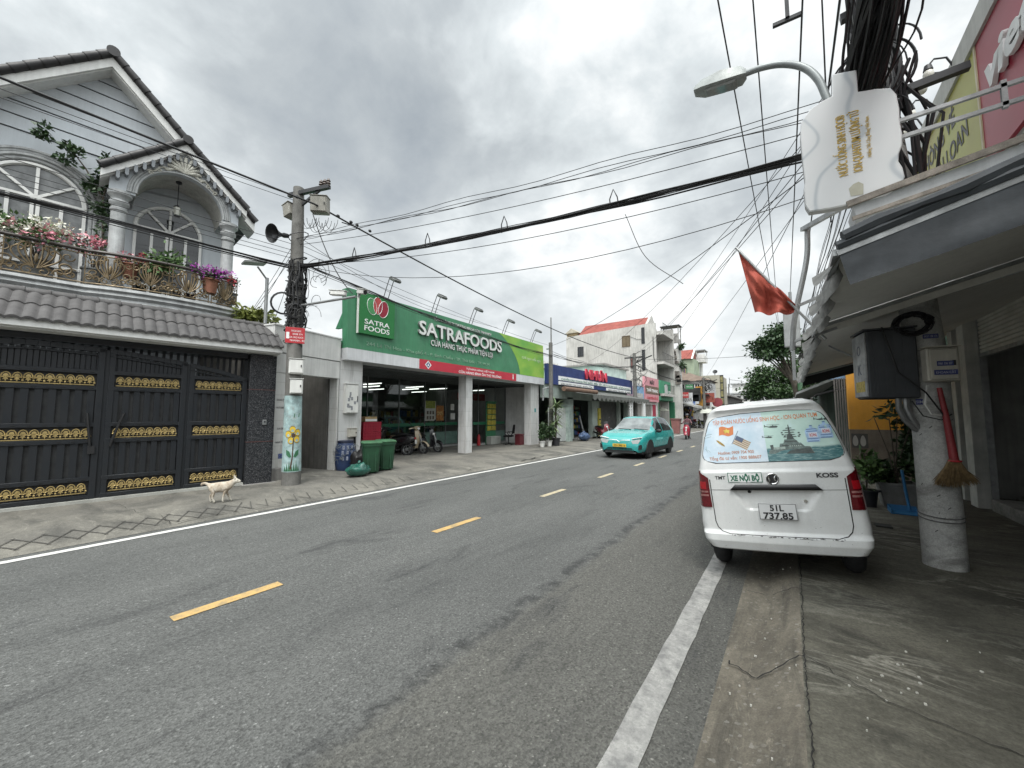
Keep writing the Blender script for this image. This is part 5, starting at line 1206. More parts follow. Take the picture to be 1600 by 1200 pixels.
for s_ in (-1, 1):
    mb = MB(); mb.loft([[(.285, s_ * .020, .470), (.325, s_ * .028, .474), (.310, s_ * .056, .462), (.28, s_ * .054, .458)], [(.280, s_ * .034, .51), (.302, s_ * .038, .512), (.296, s_ * .056, .508), (.277, s_ * .052, .506)], [(.272, s_ * .052, .548), (.276, s_ * .053, .549), (.275, s_ * .056, .548), (.272, s_ * .055, .547)]], True, True, True); mb.build('ear', FUR, dog)
    mb = MB(); mb.ball((.362, s_ * .040, .440), (.007, .006, .006), 8, 6); mb.build('eye', BLACK, dog)
mb = MB(); mb.ball((.446, 0, .408), (.013, .015, .012), 8, 6); mb.build('nose', BLACK, dog)
mb = MB(); mb.tube([(.428, -.012, .400), (.40, -.018, .398), (.375, -.022, .402)], .002, 4); mb.build('mouth', BLACK, dog)
# ================================================================== shops further along the left side
def shopwin(mb, x0, x1, y0, y1, z0, z1): mb.box(x0, x1, y0, y1, z0, z1)
potted('potted_conifer', 'small clipped conifer in a white pot, left of the two by the right store column', 'plant', (-9.92, 16.45, .11), .14, .28, WHITEP, [((0, 0, .70), (.24, .24, .42), 460, .12, LEAF2, 'foliage')], True, 0, 'potted plants beside the store')
potted('potted_conifer', 'small clipped conifer in a white pot, right of the two by the right store column', 'plant', (-9.82, 16.98, .11), .14, .28, WHITEP, [((0, 0, .66), (.24, .26, .40), 420, .12, LEAF2, 'foliage')], True, 0, 'potted plants beside the store')
t = thing('dracaena', 'tall spiky dracaena with long striped leaves in a black pot', 'plant', (-9.78, 17.55, .11), 0, 'potted plants beside the store')
pot(t, .24, .38, mat('black_pot', (.03, .03, .035), .5))
mb = MB()
heads = [((.05, .02), 1.25), ((-.1, .15), 1.7), ((.1, -.12), 2.05), ((-.04, -.2), .95)]
for (x, y), h in heads: mb.tube([(0, 0, .3), (x * .5, y * .5, h * .6), (x, y, h)], [.035, .03, .025], 6)
mb.build('trunk', BARK, t)
mb = MB(); rnd = random.Random(9)
for (x, y), h in heads:
    for i in range(46):
        a = rnd.uniform(0, 2 * PI); e = rnd.uniform(-.3, 1.2); L = rnd.uniform(.45, .75); w = .028
        d = Vector((math.cos(a), math.sin(a), 0)); p0 = Vector((x, y, h + rnd.uniform(-.25, .08))); q = Vector((-math.sin(a), math.cos(a), 0))
        pts = [p0 + d * (L * s_ * math.cos(e * (1 - s_ * .4))) + Vector((0, 0, L * s_ * math.sin(e) - .32 * L * s_ * s_)) for s_ in (0, .3, .65, 1)]
        ww = [w * .6, w, w * .8, .003]
        mb.add([p + q * k * v for p, v in zip(pts, ww) for k in (-1, 1)], [(0, 1, 3, 2), (2, 3, 5, 4), (4, 5, 7, 6)])
mb.build('foliage', leafmat('dracaena_leaf', (.06, .12, .035), (.22, .27, .14)), t, recalc=False)
t = thing('utility_pole', 'slim concrete pole beside the dracaena at the end of the store sign', 'pole', (-10.15, 17.75, .1))
mb = MB(); mb.tube([(0, 0, 0), (0, 0, 5.35)], [.125, .10], 12); mb.cyl((0.02, .02, 5.2), (.02, .02, 6.7), .035, .03, 8); mb.build('shaft', POLEC, t)
mb = MB(); mb.box(-.25, .05, -.03, .03, 5.0, 5.06); mb.tube([(-.1, 0, 3.0), (-.3, -.3, 2.9), (-.28, -.35, 2.3)], .05, 7); mb.build('bracket', STEEL, t)
# white gate with a mint pillar
t = thing('side_gate', 'white sheet gate with pale mint pillar between the store and the blue-signed shop', 'gate', (-10.75, 18.3, .1))
mb = MB(); mb.box(-.03, .03, .2, 2.15, .05, 1.95); mb.build('leaf', mat('white_gate_sheet', (.46, .48, .47), .5, 0, .2, 2., .05, 0, 20, .3), t, .004)
mb = MB(); mb.box(-.2, .2, 2.15, 2.65, 0, 2.05); mb.box(-.24, .24, 2.1, 2.7, 2.05, 2.13); mb.build('pillar', mat('mint_pillar', (.38, .46, .42), .8, 0, .4, 3., .1, .1, 20, .4), t, .006)
# NHUN shop
nh = thing('hardware_shop', 'low shop with a long navy sign reading NHUN and a scalloped awning', 'shop', (-10.8, 18.2, .1))
MINT = mat('mint_wall', (.36, .42, .38), .8, 0, .3, 1.5, .08, .1, 20, .3)
mb = MB(); mb.box(-8, -7.9, .1, 14.3, 0, 3.6); mb.box(-8, -.2, 14.2, 14.3, 0, 3.6)
for y0, y1 in ((2.6, 3.4), (6.2, 7.4), (11.1, 11.5), (13.0, 14.2)): mb.box(-.3, 0, y0, y1, 0, 2.6)
mb.box(-.3, 0, .0, 14.2, 2.5, 3.3); mb.box(-8, 0, 0, 14.3, 3.3, 3.4); mb.build('wall', MINT, nh)
mb = MB(); mb.box(-8, 0, 0, 14.2, .02, .10); mb.build('floor', GREYW, nh)
mb = MB(); mb.box(-.2, .1, 7.05, 7.4, .1, 2.0); mb.build('yellow_panel', mat('yellow_wall', (.45, .38, .06), .7, 0, .3), nh)
mb = MB(); mb.box(-.25, -.18, 7.4, 11.1, .1, 2.5); mb.build('roller_door', mat('dark_shutter', (.07, .075, .07), .5, .2, .4, 3.), nh)
NAVY = mat('navy_sign', (.022, .042, .15), .5, 0, .25, 1.5, .03)
mb = MB(); mb.box(.0, .18, .0, 13.9, 3.25, 4.35); 
for i in range(70): mb.box(.18, .188, i * .2, i * .2 + .03, 3.25, 4.34)
so_ = mb.build('sign_board', NAVY, nh)
lettering('sign_letters', 'NHƯN', 3.5, .60, (.24, 6.45, 4.18), (0, 1, 0), (0, 0, 1), mat('bright_red_letters', (.5, .03, .06), .5), so_, .05, .05)
mb = MB(); mb.box(.19, .215, 1.2, 13.4, 3.52, 3.76); mb.box(.19, .215, 1.2, 6.0, 3.27, 3.46); mb.box(.19, .215, 8.2, 13.4, 3.27, 3.46); mb.build('white_strip', LWHITE, so_)
lettering('strip_text', 'CHUYÊN KINH DOANH ỐNG NHỰA - ĐIỆN - SẮT - VẬT TƯ NGÀNH NƯỚC - ĐỒ ĐIỆN GIA DỤNG', 11.6, .13, (.218, 7.3, 3.60), (0, 1, 0), (0, 0, 1), LGREEN, so_, .002, .01)
lettering('strip_text', 'SƠN NƯỚC CÁC LOẠI - KHÓA CỬA', 4.3, .10, (.218, 3.6, 3.33), (0, 1, 0), (0, 0, 1), LBLACK, so_, .002, .01)
lettering('strip_text', 'GIAO HÀNG TẬN NƠI - ĐT 0908', 4.6, .10, (.218, 10.8, 3.33), (0, 1, 0), (0, 0, 1), LBLACK, so_, .002, .01)
aw = MB(); aw.m = 0
aw.grid(lambda u, v: (.0 + 1.25 * v, 1.5 + 13.2 * u, 3.15 - .38 * v), 26, 2)
def scal(u, v):
    y = 3.5 + 11.4 * u; k = (y * 1.45) % 1.0
    return (1.26, y, 2.78 - v * (.16 + .20 * math.sin(PI * k)))
aw.grid(scal, 150, 2); aw.build('awning', mat('grey_awning', (.12, .125, .115), .7, 0, .35, 3., .05, 0, 20, .3), nh, recalc=False)
mb = MB(); mb.cyl((1.0, .3, 2.95), (1.0, 4.6, 2.95), .13, .13, 10); mb.build('awning_roller', mat('brown_roller', (.15, .09, .06), .7), nh)
# vertical sign
t = thing('vertical_sign', 'narrow white vertical sign with black stacked letters hanging at the awning', 'sign', (-9.75, 29.0, .1))
mb = MB(); mb.box(-.05, .05, -.32, .32, .8, 2.75); mb.build('board', LWHITE, t)
for i, ch in enumerate('PANASONIC'): lettering('stacked_letter', ch, .13, .17, (.0, -.325, 2.58 - i * .215) if False else (.055, 0, 2.58 - i * .215), (0, 1, 0), (0, 0, 1), LBLACK, t, .002, .01)
for i, ch in enumerate('PANASONIC'): lettering('stacked_letter', ch, .07, .17, (.0, -.324, 2.58 - i * .215), (1, 0, 0), (0, 0, 1), LBLACK, t, .002, .008)
# goods by the door
rnd = random.Random(21)
t = thing('shop_goods', 'dark shelves of hardware goods in the open doorway of the navy-signed shop', 'shelf', (-11.6, 22.0, .2))
mb = MB()
for k in range(5): mb.box(-.4, 0, .1, 2.3, .1 + .42 * k, .13 + .42 * k)
for y in (.1, 2.3): mb.bar((0, y, 0), (0, y, 2.2), .04)
mb.build('rack', DKSTEEL, t)
mb = MB()
for k in range(5):
    y = .15
    while y < 2.2: w = rnd.uniform(.1, .3); mb.m = rnd.randrange(5); mb.cbox(-.35, -.05, y, y + w - .02, .135 + .42 * k, .135 + .42 * k + rnd.uniform(.12, .3), .01); y += w
mb.build('goods', SHC, t)
bag('goods_sack', 'blue sack lying on the pavement by the navy-signed shop', 'sack', (-10.1, 21.6, .11), (.3, .45, .25), mat('blue_sack', (.06, .10, .19), .5, 0, .6, 9.), 7)
t = thing('hand_trolley', 'pale upright hand trolley leaning in the shop doorway', 'trolley', (-10.5, 22.6, .11), R(20)); mb = MB()
for y in (-.2, .2): mb.tube([(0, y, .1), (-.35, y, 1.5)], .02, 6)
for k in range(5): mb.tube([(-.06 * k - .03, -.2, .25 + .26 * k), (-.06 * k - .03, .2, .25 + .26 * k)], .014, 5)
mb.box(0, .25, -.2, .2, .06, .09); mb.build('frame', STEEL, t)
for s_ in (-1, 1): mb = MB(); torus(mb, (0, s_ * .25, .12), .09, .03, (0, 1, 0)); mb.build('wheel', TYRE, t)
scooter('red and black motorbike parked outside the navy-signed shop', (-9.9, 24.2, .11), R(-125), WHITEBP, BLACK, None, 0, R(7), 1)

def shop(label, y0, y1, depth, h, wallm, signs=(), openings=(), x=-10.8, name='small_shop', cat='shop', soft=None):
    t = thing(name, label, cat, (x, y0, .1)); L = y1 - y0
    mb = MB(); mb.box(-depth, -depth + .1, 0, L, 0, h); mb.box(-depth, 0, 0, .1, 0, h); mb.box(-depth, 0, L - .1, L, 0, h); mb.box(-depth, 0, 0, L, h, h + .12)
    z = max([o[3] for o in openings] or [0]); 
    if openings:
        mb.box(-.15, 0, .1, L - .1, z, h); ys = [.1]
        for a, b_, _, _ in openings: mb.box(-.15, 0, ys[-1], a, 0, z); ys.append(b_)
        mb.box(-.15, 0, ys[-1], L - .1, 0, z)
    else: mb.box(-.15, 0, .1, L - .1, 0, h)
    mb.build('wall', wallm, t)
    return t
PINKS = mat('pink_sign', (.55, .25, .28), .5, 0, .1)
t = shop('narrow shop with a tall pink sign and a roller shutter', 32.7, 40.0, 8, 4.2, WHITEW, (), ((.8, 2.6, 0, 2.5), (3.2, 5.6, 0, 2.5)))
mb = MB(); mb.box(-.2, -.12, .8, 2.6, 0, 2.5); mb.box(-.2, -.12, 3.2, 5.6, 0, 2.5); mb.build('roller_shutter', mat('grey_shutter', (.24, .23, .21), .5, .1, .3), t)
mb = MB(); mb.box(0, .06, .2, .8, 0, 2.5); mb.box(0, .06, 5.7, 6.6, 0, 2.5); mb.build('red_panel', mat('deep_red_panel', (.32, .02, .05), .5), t)
mb = MB(); mb.box(0, .1, 2.65, 3.15, 0, 2.6); mb.build('white_pilaster', LWHITE, t)
mb = MB(); mb.box(.05, .25, 2.6, 7.1, 2.75, 5.0); pk = mb.build('pink_sign', PINKS, t)
mb = MB(); mb.box(.251, .26, 2.7, 7.0, 3.45, 4.2); mb.build('sign_photo', mat('brown_sign_photo', (.20, .13, .09), .5, 0, .9, 9.), pk)
lettering('sign_letters', 'MÂY', 1.5, .38, (.262, 4.9, 4.56), (0, 1, 0), (0, 0, 1), LBLACK, pk, .005, .02)
lettering('sign_letters', 'THỜI TRANG', 3.6, .3, (.262, 4.9, 3.8), (0, 1, 0), (0, 0, 1), LWHITE, pk, .005, .02)
lettering('sign_letters', 'CHUYÊN SỈ LẺ', 3.6, .22, (.262, 4.9, 3.08), (0, 1, 0), (0, 0, 1), RED, pk, .005, .01)
t2 = thing('shop_sign', 'pale pink and blue sign panel left of the tall pink sign', 'sign', (-10.75, 30.9, 2.9)); mb = MB(); mb.box(0, .12, 0, 1.9, 0, 1.15); mb.build('pink_panel', mat('pale_pink', (.5, .36, .42), .5, 0, .2), t2); mb = MB(); mb.box(0, .14, 1.9, 4.3, -.1, 1.2); mb.build('blue_panel', mat('pale_blue_panel', (.2, .36, .55), .5, 0, .5, 3.), t2); mb = MB(); mb.box(.141, .15, 2.1, 4.0, .1, .6); mb.build('white_panel', mat('panel_picture', (.5, .5, .48), .5, 0, .6, 6.), t2)
GS = mat('green_shop', (.02, .13, .065), .5, 0, .2, 2.)
t = shop('dark green shop with a green sign and round emblem', 40.2, 46.2, 7, 3.4, GS, (), ((.6, 5.2, 0, 2.9),))
mb = MB(); mb.box(0, .3, 0, 6.0, 3.0, 5.0); gsb = mb.build('sign_board', mat('green_shop_sign', (.05, .25, .14), .5, 0, .15, 2.), t)
mb = MB(); mb.cyl((.3, 2.2, 4.1), (.33, 2.2, 4.1), .62, .62, 20); mb.build('emblem', LWHITE, gsb); lettering('sign_letters', 'HOA TƯƠI', 2.4, .3, (.31, 4.3, 3.9), (0, 1, 0), (0, 0, 1), LWHITE, gsb, .01, .02)
mb = MB(); mb.box(-.1, .5, 4.6, 6.0, 0, 2.9); mb.build('green_crate_wall', GS, t); mb = MB()
for i in range(3):
    for k in range(6): mb.box(.5, .51, 4.75 + i * .42, 5.0 + i * .42, .15 + k * .45, .42 + k * .45)
mb.build('crate_print', mat('pale_green_print', (.12, .28, .16), .5, 0, .9, 9.), t)
t = thing('patio_umbrella', 'small cream umbrella in the green shop doorway', 'umbrella', (-10.9, 42.2, .1)); mb = MB(); mb.cyl((0, 0, 0), (0, 0, 2.2), .03); mb.build('pole', STEEL, t); mb = MB(); mb.lathe([(.75, 1.95), (.4, 2.15), (.05, 2.3)], 8); mb.build('canopy', mat('cream_cloth', (.26, .27, .22), .8), t)

# ---- tall white house with the red roof (its blank side wall faces down the street)
OLDW = mat('weathered_white_wall', (.50, .49, .46), .85, 0, .25, .35, .1, .1, 10, .75, (.24, .23, .21), .7)
REDR = mat('red_roof_tile', (.24, .055, .04), .7, 0, .35, 2., .15, .2, 12)
t = thing('tall_house', 'tall weathered white house with a red tiled roof and few small windows', 'house', (-10.8, 40.0, .1))
T0, T1 = -10.0, .05
mb = MB(); mb.prism([(T0, 0), (T1, 0), (T1, 10.8), (-.9, 10.8), (T0, 10.45)], lambda u, v, d: (u, d, v), .0, .2); mb.prism([(T0, 0), (T1, 0), (T1, 10.8), (-.9, 10.8), (T0, 10.45)], lambda u, v, d: (u, d, v), 4.3, 4.5); mb.box(T0, T0 + .2, .2, 4.3, 0, 10.4); mb.box(T0, -1.7, .2, 4.3, 10.1, 10.3)
for z in (3.4, 6.6, 9.6): mb.box(-.9, .75, .2, 4.3, z, z + .25)
mb.box(-1.0, -.9, .2, 4.3, 0, 10.6); mb.box(.04, .75, 4.31, 4.45, 3.4, 10.8); mb.build('wall', OLDW, t)
mb = MB(); mb.prism([(.21, 10.5), (2.2, 12.0), (4.2, 10.5), (4.2, 10.3), (.21, 10.3)], lambda u, v, d: (d, u + .05, v), -8.6, -1.15); mb.build('roof', REDR, t)
mb = MB(); mb.prism([(.05, 10.5), (2.25, 12.2), (4.45, 10.5)], lambda u, v, d: (d, u, v), -1.15, -.9); mb.build('gable_end', OLDW, t)
def win(x0, x1, z0, z1, par, m=WGLASS, fm=None):
    a = MB(); a.box(x0 - .06, x1 + .06, -.05, -.001, z0 - .06, z0); a.box(x0 - .06, x1 + .06, -.05, -.001, z1, z1 + .06); a.box(x0 - .06, x0, -.05, -.001, z0, z1); a.box(x1, x1 + .06, -.05, -.001, z0, z1); a.box((x0 + x1) / 2 - .03, (x0 + x1) / 2 + .03, -.04, -.001, z0, z1)
    w = a.build('window', fm or DKSTEEL, par); b = MB(); b.box(x0, x1, -.02, -.001, z0, z1); b.build('pane', m, w)
win(-8.5, -7.9, 8.1, 9.1, t); win(-3.35, -2.6, 8.7, 9.75, t, mat('brown_shutter', (.13, .10, .06), .7), mat('brown_frame', (.1, .07, .04), .7)); win(-2.5, -2.15, 6.4, 7.4, t, mat('red_shutter', (.14, .06, .05), .7))
win(-1.3, -1.1, 8.85, 10.4, t); win(-1.3, -1.1, 6.1, 8.1, t)
mb = MB()
for z in (3.65, 6.85, 9.85):
    for i in range(14): mb.bar((.7, .25 + i * .3, z), (.7, .25 + i * .3, z + .9), .02)
    mb.bar((.7, .2, z + .9), (.7, 4.3, z + .9), .04)
mb.build('balcony_railing', DKSTEEL, t)
mb = MB()
for z in (.2, 3.7, 6.9): mb.box(-.9, -.87, .8, 3.6, z, z + 2.4)
mb.build('balcony_door', WGLASS, t)
mb = MB(); mb.tube([(-.2, -.05, 9.4), (-.18, -.05, 7.3), (-.05, -.05, 6.8)], .03, 5); mb.tube([(-2.6, -.05, 9.7), (-1.8, -.05, 9.3), (-1.3, -.05, 9.25)], .02, 5); mb.build('drain_pipe', DKSTEEL, t)
t = thing('roof_hut', 'small ochre hut with a pitched roof on the far end of the tall white house', 'hut', (-19.5, 40.3, 10.35)); mb = MB(); mb.box(-1.35, 0, 0, 2.0, 0, .65); mb.build('wall', mat('ochre_wall', (.30, .23, .13), .8, 0, .4, 2.), t); mb = MB(); mb.prism([(-1.5, .65), (.15, .65), (-.7, 1.2)], lambda u, v, d: (u, d, v), -.2, 2.2); mb.build('roof', mat('pale_roof_sheet', (.38, .35, .28), .7, 0, .3), t)
t = thing('mint_house', 'low pale mint building behind the navy sign', 'house', (-13.5, 33.0, .1)); mb = MB(); mb.box(-9, 0, 0, 6, 0, 6.0); mb.build('wall', mat('pale_mint_wall', (.42, .52, .48), .8, 0, .3, 1., .05, 0, 20, .3), t); mb = MB(); mb.box(-9.2, .2, -.2, 6.2, 6.0, 6.15); mb.build('roof', GREYW, t)
t = thing('mint_house', 'pale blue-green low building behind the end of the lime sign', 'house', (-20.0, 30.0, .1)); mb = MB(); mb.box(-8, 0, 0, 6, 0, 6.6); mb.build('wall', mat('pale_teal_wall', (.40, .52, .50), .8, 0, .3, 1., .05, 0, 20, .2), t); mb = MB(); mb.box(-8.2, .2, -.2, 6.2, 6.6, 6.9); mb.build('parapet', WHITEW, t); win(-2.0, -1.0, 5.0, 6.0, t)

# ---- jumble of buildings beyond
def block(name, label, x0, x1, y0, y1, h, wallm, roofm=None, wins=(), rh=0, z0=0.1):
    t = thing(name, label, 'building', (x1, y0, z0)); w = x1 - x0; L = y1 - y0
    mb = MB(); mb.box(-w, 0, 0, L, 0, h); mb.build('wall', wallm, t)
    if roofm:
        mb = MB()
        if rh: mb.loft([[(-w - .4, -.4, h), (.4, -.4, h), (.4, L + .4, h), (-w - .4, L + .4, h)], [(-w * .7, L * .3, h + rh), (-w * .3, L * .3, h + rh), (-w * .3, L * .7, h + rh), (-w * .7, L * .7, h + rh)]], True, True)
        else: mb.box(-w - .3, .5, -.3, L + .3, h, h + .2)
        mb.build('roof', roofm, t)
    for (u0, u1, a, b) in wins: win(u0, u1, a, b, t, WGLASS, WHITET)
    return t
b1_ = block('balcony_house', 'grey-white house with cluttered rooftop balcony and metal canopy', -19, -9.75, 45.2, 46.5, 8.8, mat('stained_white_wall', (.58, .57, .54), .85, 0, .4, .6, .1, 0, 10, .4), None, ((-2.6, -1.4, 6.3, 7.6), (-2.6, -1.4, 3.6, 5.0)))
mb = MB(); mb.box(-1.9, .15, -.1, 1.4, 11.35, 11.45); mb.build('canopy_roof', DKSTEEL, b1_)
mb = MB()
for x, y in ((-1.8, .1), (0, .1), (0, 1.2), (-1.8, 1.2)): mb.bar((x, y, 8.8), (x, y, 11.4), .09)
mb.box(-1.2, .02, .02, .08, 9.4, 10.5); mb.box(-.05, .02, .1, 1.3, 8.8, 9.9); mb.build('balcony_frame', mat('pale_balcony', (.36, .35, .33), .8, 0, .7, 2.), b1_)
mb = MB(); mb.box(-1.8, -.9, .6, 1.25, 8.8, 10.8); mb.build('roof_room', mat('dull_grey_room', (.2, .19, .18), .9, 0, .5, 2.), b1_)
mb = MB(); leaves(mb, (.1, .2, 9.0), (.4, .5, .4), 120, .3, 3); leaves(mb, (.2, .5, 7.0), (.4, .5, .5), 120, .3, 4); mb.build('balcony_plants', LEAF2, b1_, recalc=False)
mb = MB(); rnd = random.Random(17)
for i in range(18): x, z = rnd.uniform(-1.6, -.2), rnd.uniform(4.2, 8.4); mb.box(x, x + rnd.uniform(.2, .7), -.12, -.02, z, z + rnd.uniform(.2, .8))
mb.build('hanging_clutter', [mat('clutter', (.22, .2, .18), .9, 0, .9, 4.)], b1_)
b2_ = block('green_house', 'pale green house with a red pitched roof in the row beyond', -20, -11.5, 63, 67.5, 9.9, mat('pale_green_wall', (.30, .36, .26), .8, 0, .3, 1., .05, 0, 20, .3), None, ())
mb = MB(); mb.prism([(-.3, 9.9), (2.25, 11.6), (4.8, 9.9)], lambda u, v, d: (d, u, v), -2.2, -.3); mb.build('roof', REDR, b2_); mb = MB(); mb.prism([(-.4, 9.85), (2.25, 11.8), (4.9, 9.85), (4.7, 9.8), (2.25, 11.5), (-.1, 9.8)], lambda u, v, d: (d, u, v), -.3, -.1); mb.build('gable_trim', WHITET, b2_)
t = thing('water_tower', 'slender white roof tower with a railed platform and flat canopy', 'tower', (-10.9, 67.0, .6))
mb = MB(); mb.cyl((-.4, .8, 0), (-.4, .8, 9.4), .22, .22, 10); mb.box(-1.1, .4, -.6, 1.8, 9.2, 9.4); mb.build('shaft', WHITEW, t)
mb = MB(); mb.box(-1.1, .4, -.62, -.55, 9.4, 10.4); mb.box(.35, .4, -.6, 1.8, 9.4, 10.2); mb.build('parapet', WHITEW, t)
mb = MB(); 
for x, y in ((-1.0, -.4), (.3, -.4), (.3, 1.7), (-1.0, 1.7)): mb.bar((x, y, 9.4), (x, y, 11.0), .08)
mb.build('post', WHITET, t); mb = MB(); mb.box(-1.5, .45, -.8, 2.0, 11.0, 11.12); mb.build('canopy_roof', mat('grey_sheet', (.25, .25, .25), .6), t)
b3_ = block('white_house', 'white house with a brown hipped roof and a band of upper windows', -19, -8.6, 56.5, 62, 6.0, WHITEW, mat('brown_hip_roof', (.15, .11, .085), .8, 0, .3, 2.), tuple((-3.5 + i * .62, -3.0 + i * .62, 4.6, 5.6) for i in range(4)), 1.5)
mb = MB()
for i in range(3): mb.box(.001, .05, .4 + i * 1.7, 1.9 + i * 1.7, 3.6, 5.7)
mb.build('side_window', CURTAIN, b3_)
mb = MB(); mb.box(-5, .2, -1.5, -.1, 4.0, 4.12); mb.build('lower_roof', DKSTEEL, b3_); mb = MB(); mb.box(-4.5, -2.2, -1.8, -.1, 5.9, 6.05); mb.build('dark_canopy', DKSTEEL, b3_)
b4_ = block('beige_building', 'plain beige building with a narrow yellow-framed vertical sign', -20, -8.55, 66, 74, 7.5, mat('beige_wall', (.36, .34, .28), .8, 0, .2, .6, .05, 0, 20, .3), None, ())
mb = MB(); mb.box(.0, .45, .3, .6, 1.8, 7.5); mb.build('vertical_sign', DKSTEEL, b4_); mb = MB()
for k in range(5): mb.box(.05, .40, .27, .299, 2.0 + k * 1.1, 2.9 + k * 1.1)
mb.build('sign_panel', mat('olive_panel', (.22, .20, .09), .6, 0, .7, 2.), b4_)
t = thing('satellite_dish', 'dark satellite dish on top of the beige building', 'dish', (-9.2, 66.3, 7.6)); mb = MB(); mb.M = Matrix.Rotation(R(60), 4, 'X'); mb.lathe([(0, 0), (.2, .03), (.35, .11)], 14, (0, .6, 0)); mb.build('dish', DKSTEEL, t); mb = MB(); mb.cyl((0, 0, 0), (0, 0, .6), .05); mb.build('mast', DKSTEEL, t)
block('shop_row', 'long low row of shops with clutter of signs further down the left side', -19, -10.6, 46.4, 56.4, 4.0, mat('dark_shop_wall', (.10, .095, .09), .8, 0, .5, 1.), GREYW, ())
block('shop_row', 'second low row of dark shop fronts beyond the far pole', -19, -8.6, 74.5, 100, 4.6, mat('dark_shop_wall', (.1, .095, .09)), GREYW, ())
def farsign(label, x, y, z, w, h, m, txt=None, face='y', name='shop_sign'):
    t = thing(name, label, 'sign', (x, y, z)); mb = MB()
    mb.box(-w / 2, w / 2, -.06, .06, 0, h); mb.build('board', m, t)
    if txt: lettering('sign_letters', txt, w * .8, h * .3, (0, -.065, h * .5), (1, 0, 0), (0, 0, 1), LBLACK, t, .002, .01)
    return t
farsign('tall white sign standing out from the row beyond the green shop', -9.4, 47.5, 2.6, 0.95, 1.5, mat('white_sign', (.55, .57, .58), .5, 0, .3, 1.5), 'QUÁN')
farsign('orange sign standing out beside the far pole', -8.7, 51.0, 2.6, 1.0, 2.4, mat('orange_sign', (.55, .28, .05), .5, 0, .3, 2.), 'CƠM')
farsign('dark sign board over the cluttered shops', -9.9, 50.5, 3.2, 2.6, 1.6, mat('dark_sign', (.05, .05, .05), .5, 0, .8, 1.5))
farsign('red sign board on the building behind the far pole', -8.6, 55.5, 3.2, 1.5, 1.2, mat('brick_red_sign', (.28, .07, .05), .6, 0, .3))
farsign('white sign with dark picture above the far awning', -9.3, 50.5, 2.9, 1.0, 1.1, mat('white_sign', (.55, .57, .58)), 'PHỞ')
t = thing('round_sign', 'round red sign hanging past the far pole', 'sign', (-7.6, 56.0, 3.2)); mb = MB(); mb.cyl((0, -.08, 0), (0, .08, 0), 0.6, .6, 20); mb.build('disc', mat('dull_red_disc', (.25, .05, .06), .5), t); mb = MB(); mb.bar((0, 0, 0), (-1.6, 0, .3), .06); mb.build('bracket', DKSTEEL, t)
def farawning(label, x0, x1, y0, y1, z0, z1, m):
    t = thing('awning', label, 'awning', (x0, y0, 0)); mb = MB(); mb.prism([(0, z1), (x1 - x0, z0), (x1 - x0, z0 - .25), (0, z1 - .08)], lambda u, v, d: (u, d, v), 0, y1 - y0); mb.build('sheet', m, t); mb = MB()
    for d in (.1, y1 - y0 - .1): mb.bar((x1 - x0 - .1, d, 0.1), (x1 - x0 - .1, d, z0 - .1), .05)
    mb.build('post', STEEL, t)
farawning('pale grey awning over the shops beyond the green shop', -10.6, -8.4, 47.2, 53.5, 2.6, 3.2, mat('pale_awning', (.36, .36, .34), .7, 0, .2))
farawning('white awning past the far pole', -10.2, -7.9, 58.0, 66.0, 2.7, 3.4, WHITEP)
t = thing('street_umbrella', 'pale market umbrella by the far pole', 'umbrella', (-8.2, 50.5, .06)); mb = MB(); mb.cyl((0, 0, 0), (0, 0, 2.2), .03); mb.build('pole', STEEL, t); mb = MB(); mb.lathe([(1.45, 1.75), (.9, 2.1), (.05, 2.35)], 8); mb.build('canopy', mat('pale_canopy', (.42, .43, .38), .8, 0, .3), t)
for i, (x, y, l) in enumerate(((-8.6, 52.0, 'yellow-green parked motorbike under the far umbrella'), (-9.0, 49.0, 'dark parked motorbike by the far awning post'), (-8.9, 55.5, 'dark parked motorbike beyond the far umbrella'))):
    scooter(l, (x, y, .06), R(-100 + 25 * i), mat('lime_bike', (.3, .36, .06), .4) if i == 0 else BLACKP, BLACK, 'motorbikes parked far down the street')
t = thing('street_bin', 'dull pink wheelie bin on the pavement beyond the turquoise car', 'bin', (-8.05, 35.5, .05)); mb = MB(); mb.loft([[(-.25 * k, -.25 * k, z), (.25 * k, -.25 * k, z), (.25 * k, .25 * k, z), (-.25 * k, .25 * k, z)] for k, z in ((1, 0), (1.35, 1.1), (1.45, 1.12), (1.45, 1.2))], True, True); mb.build('body', mat('dull_pink_bin', (.25, .11, .10), .6), t); mb = MB(); mb.box(-.4, .4, -.4, .4, 1.2, 1.28); mb.build('lid', mat('pink_grey_lid', (.18, .09, .085), .6), t)
for x, y, h, l in ((-10.2, 31.5, 6.6, 'concrete pole with coiled cables behind the turquoise car'), (-8.15, 50.0, 5.9, 'far concrete pole by the orange sign')):
    t = thing('utility_pole', l, 'pole', (x, y, .05)); mb = MB(); mb.tube([(0, 0, 0), (0, 0, h)], [.19, .13], 12); mb.build('shaft', POLEC, t)
    mb = MB(); mb.bar((-.8, 0, h - .35), (.8, 0, h - .35), .1); mb.bar((0, 0, h - .8), (1.4, 0, h - .3), .08); mb.build('crossarm', DKSTEEL, t)
    mb = MB(); rnd = random.Random(y)
    for i in range(22): z = h - rnd.uniform(.2, 2.6); r_ = rnd.uniform(.2, .55); cx = rnd.uniform(.0, .7); mb.tube([(cx + r_ * math.cos(a), rnd.uniform(-.2, .2), z + r_ * math.sin(a)) for a in [PI * 1.4 * k / 9 + i for k in range(10)]], .018, 4)
    mb.build('cable_loops', CABLE, t)

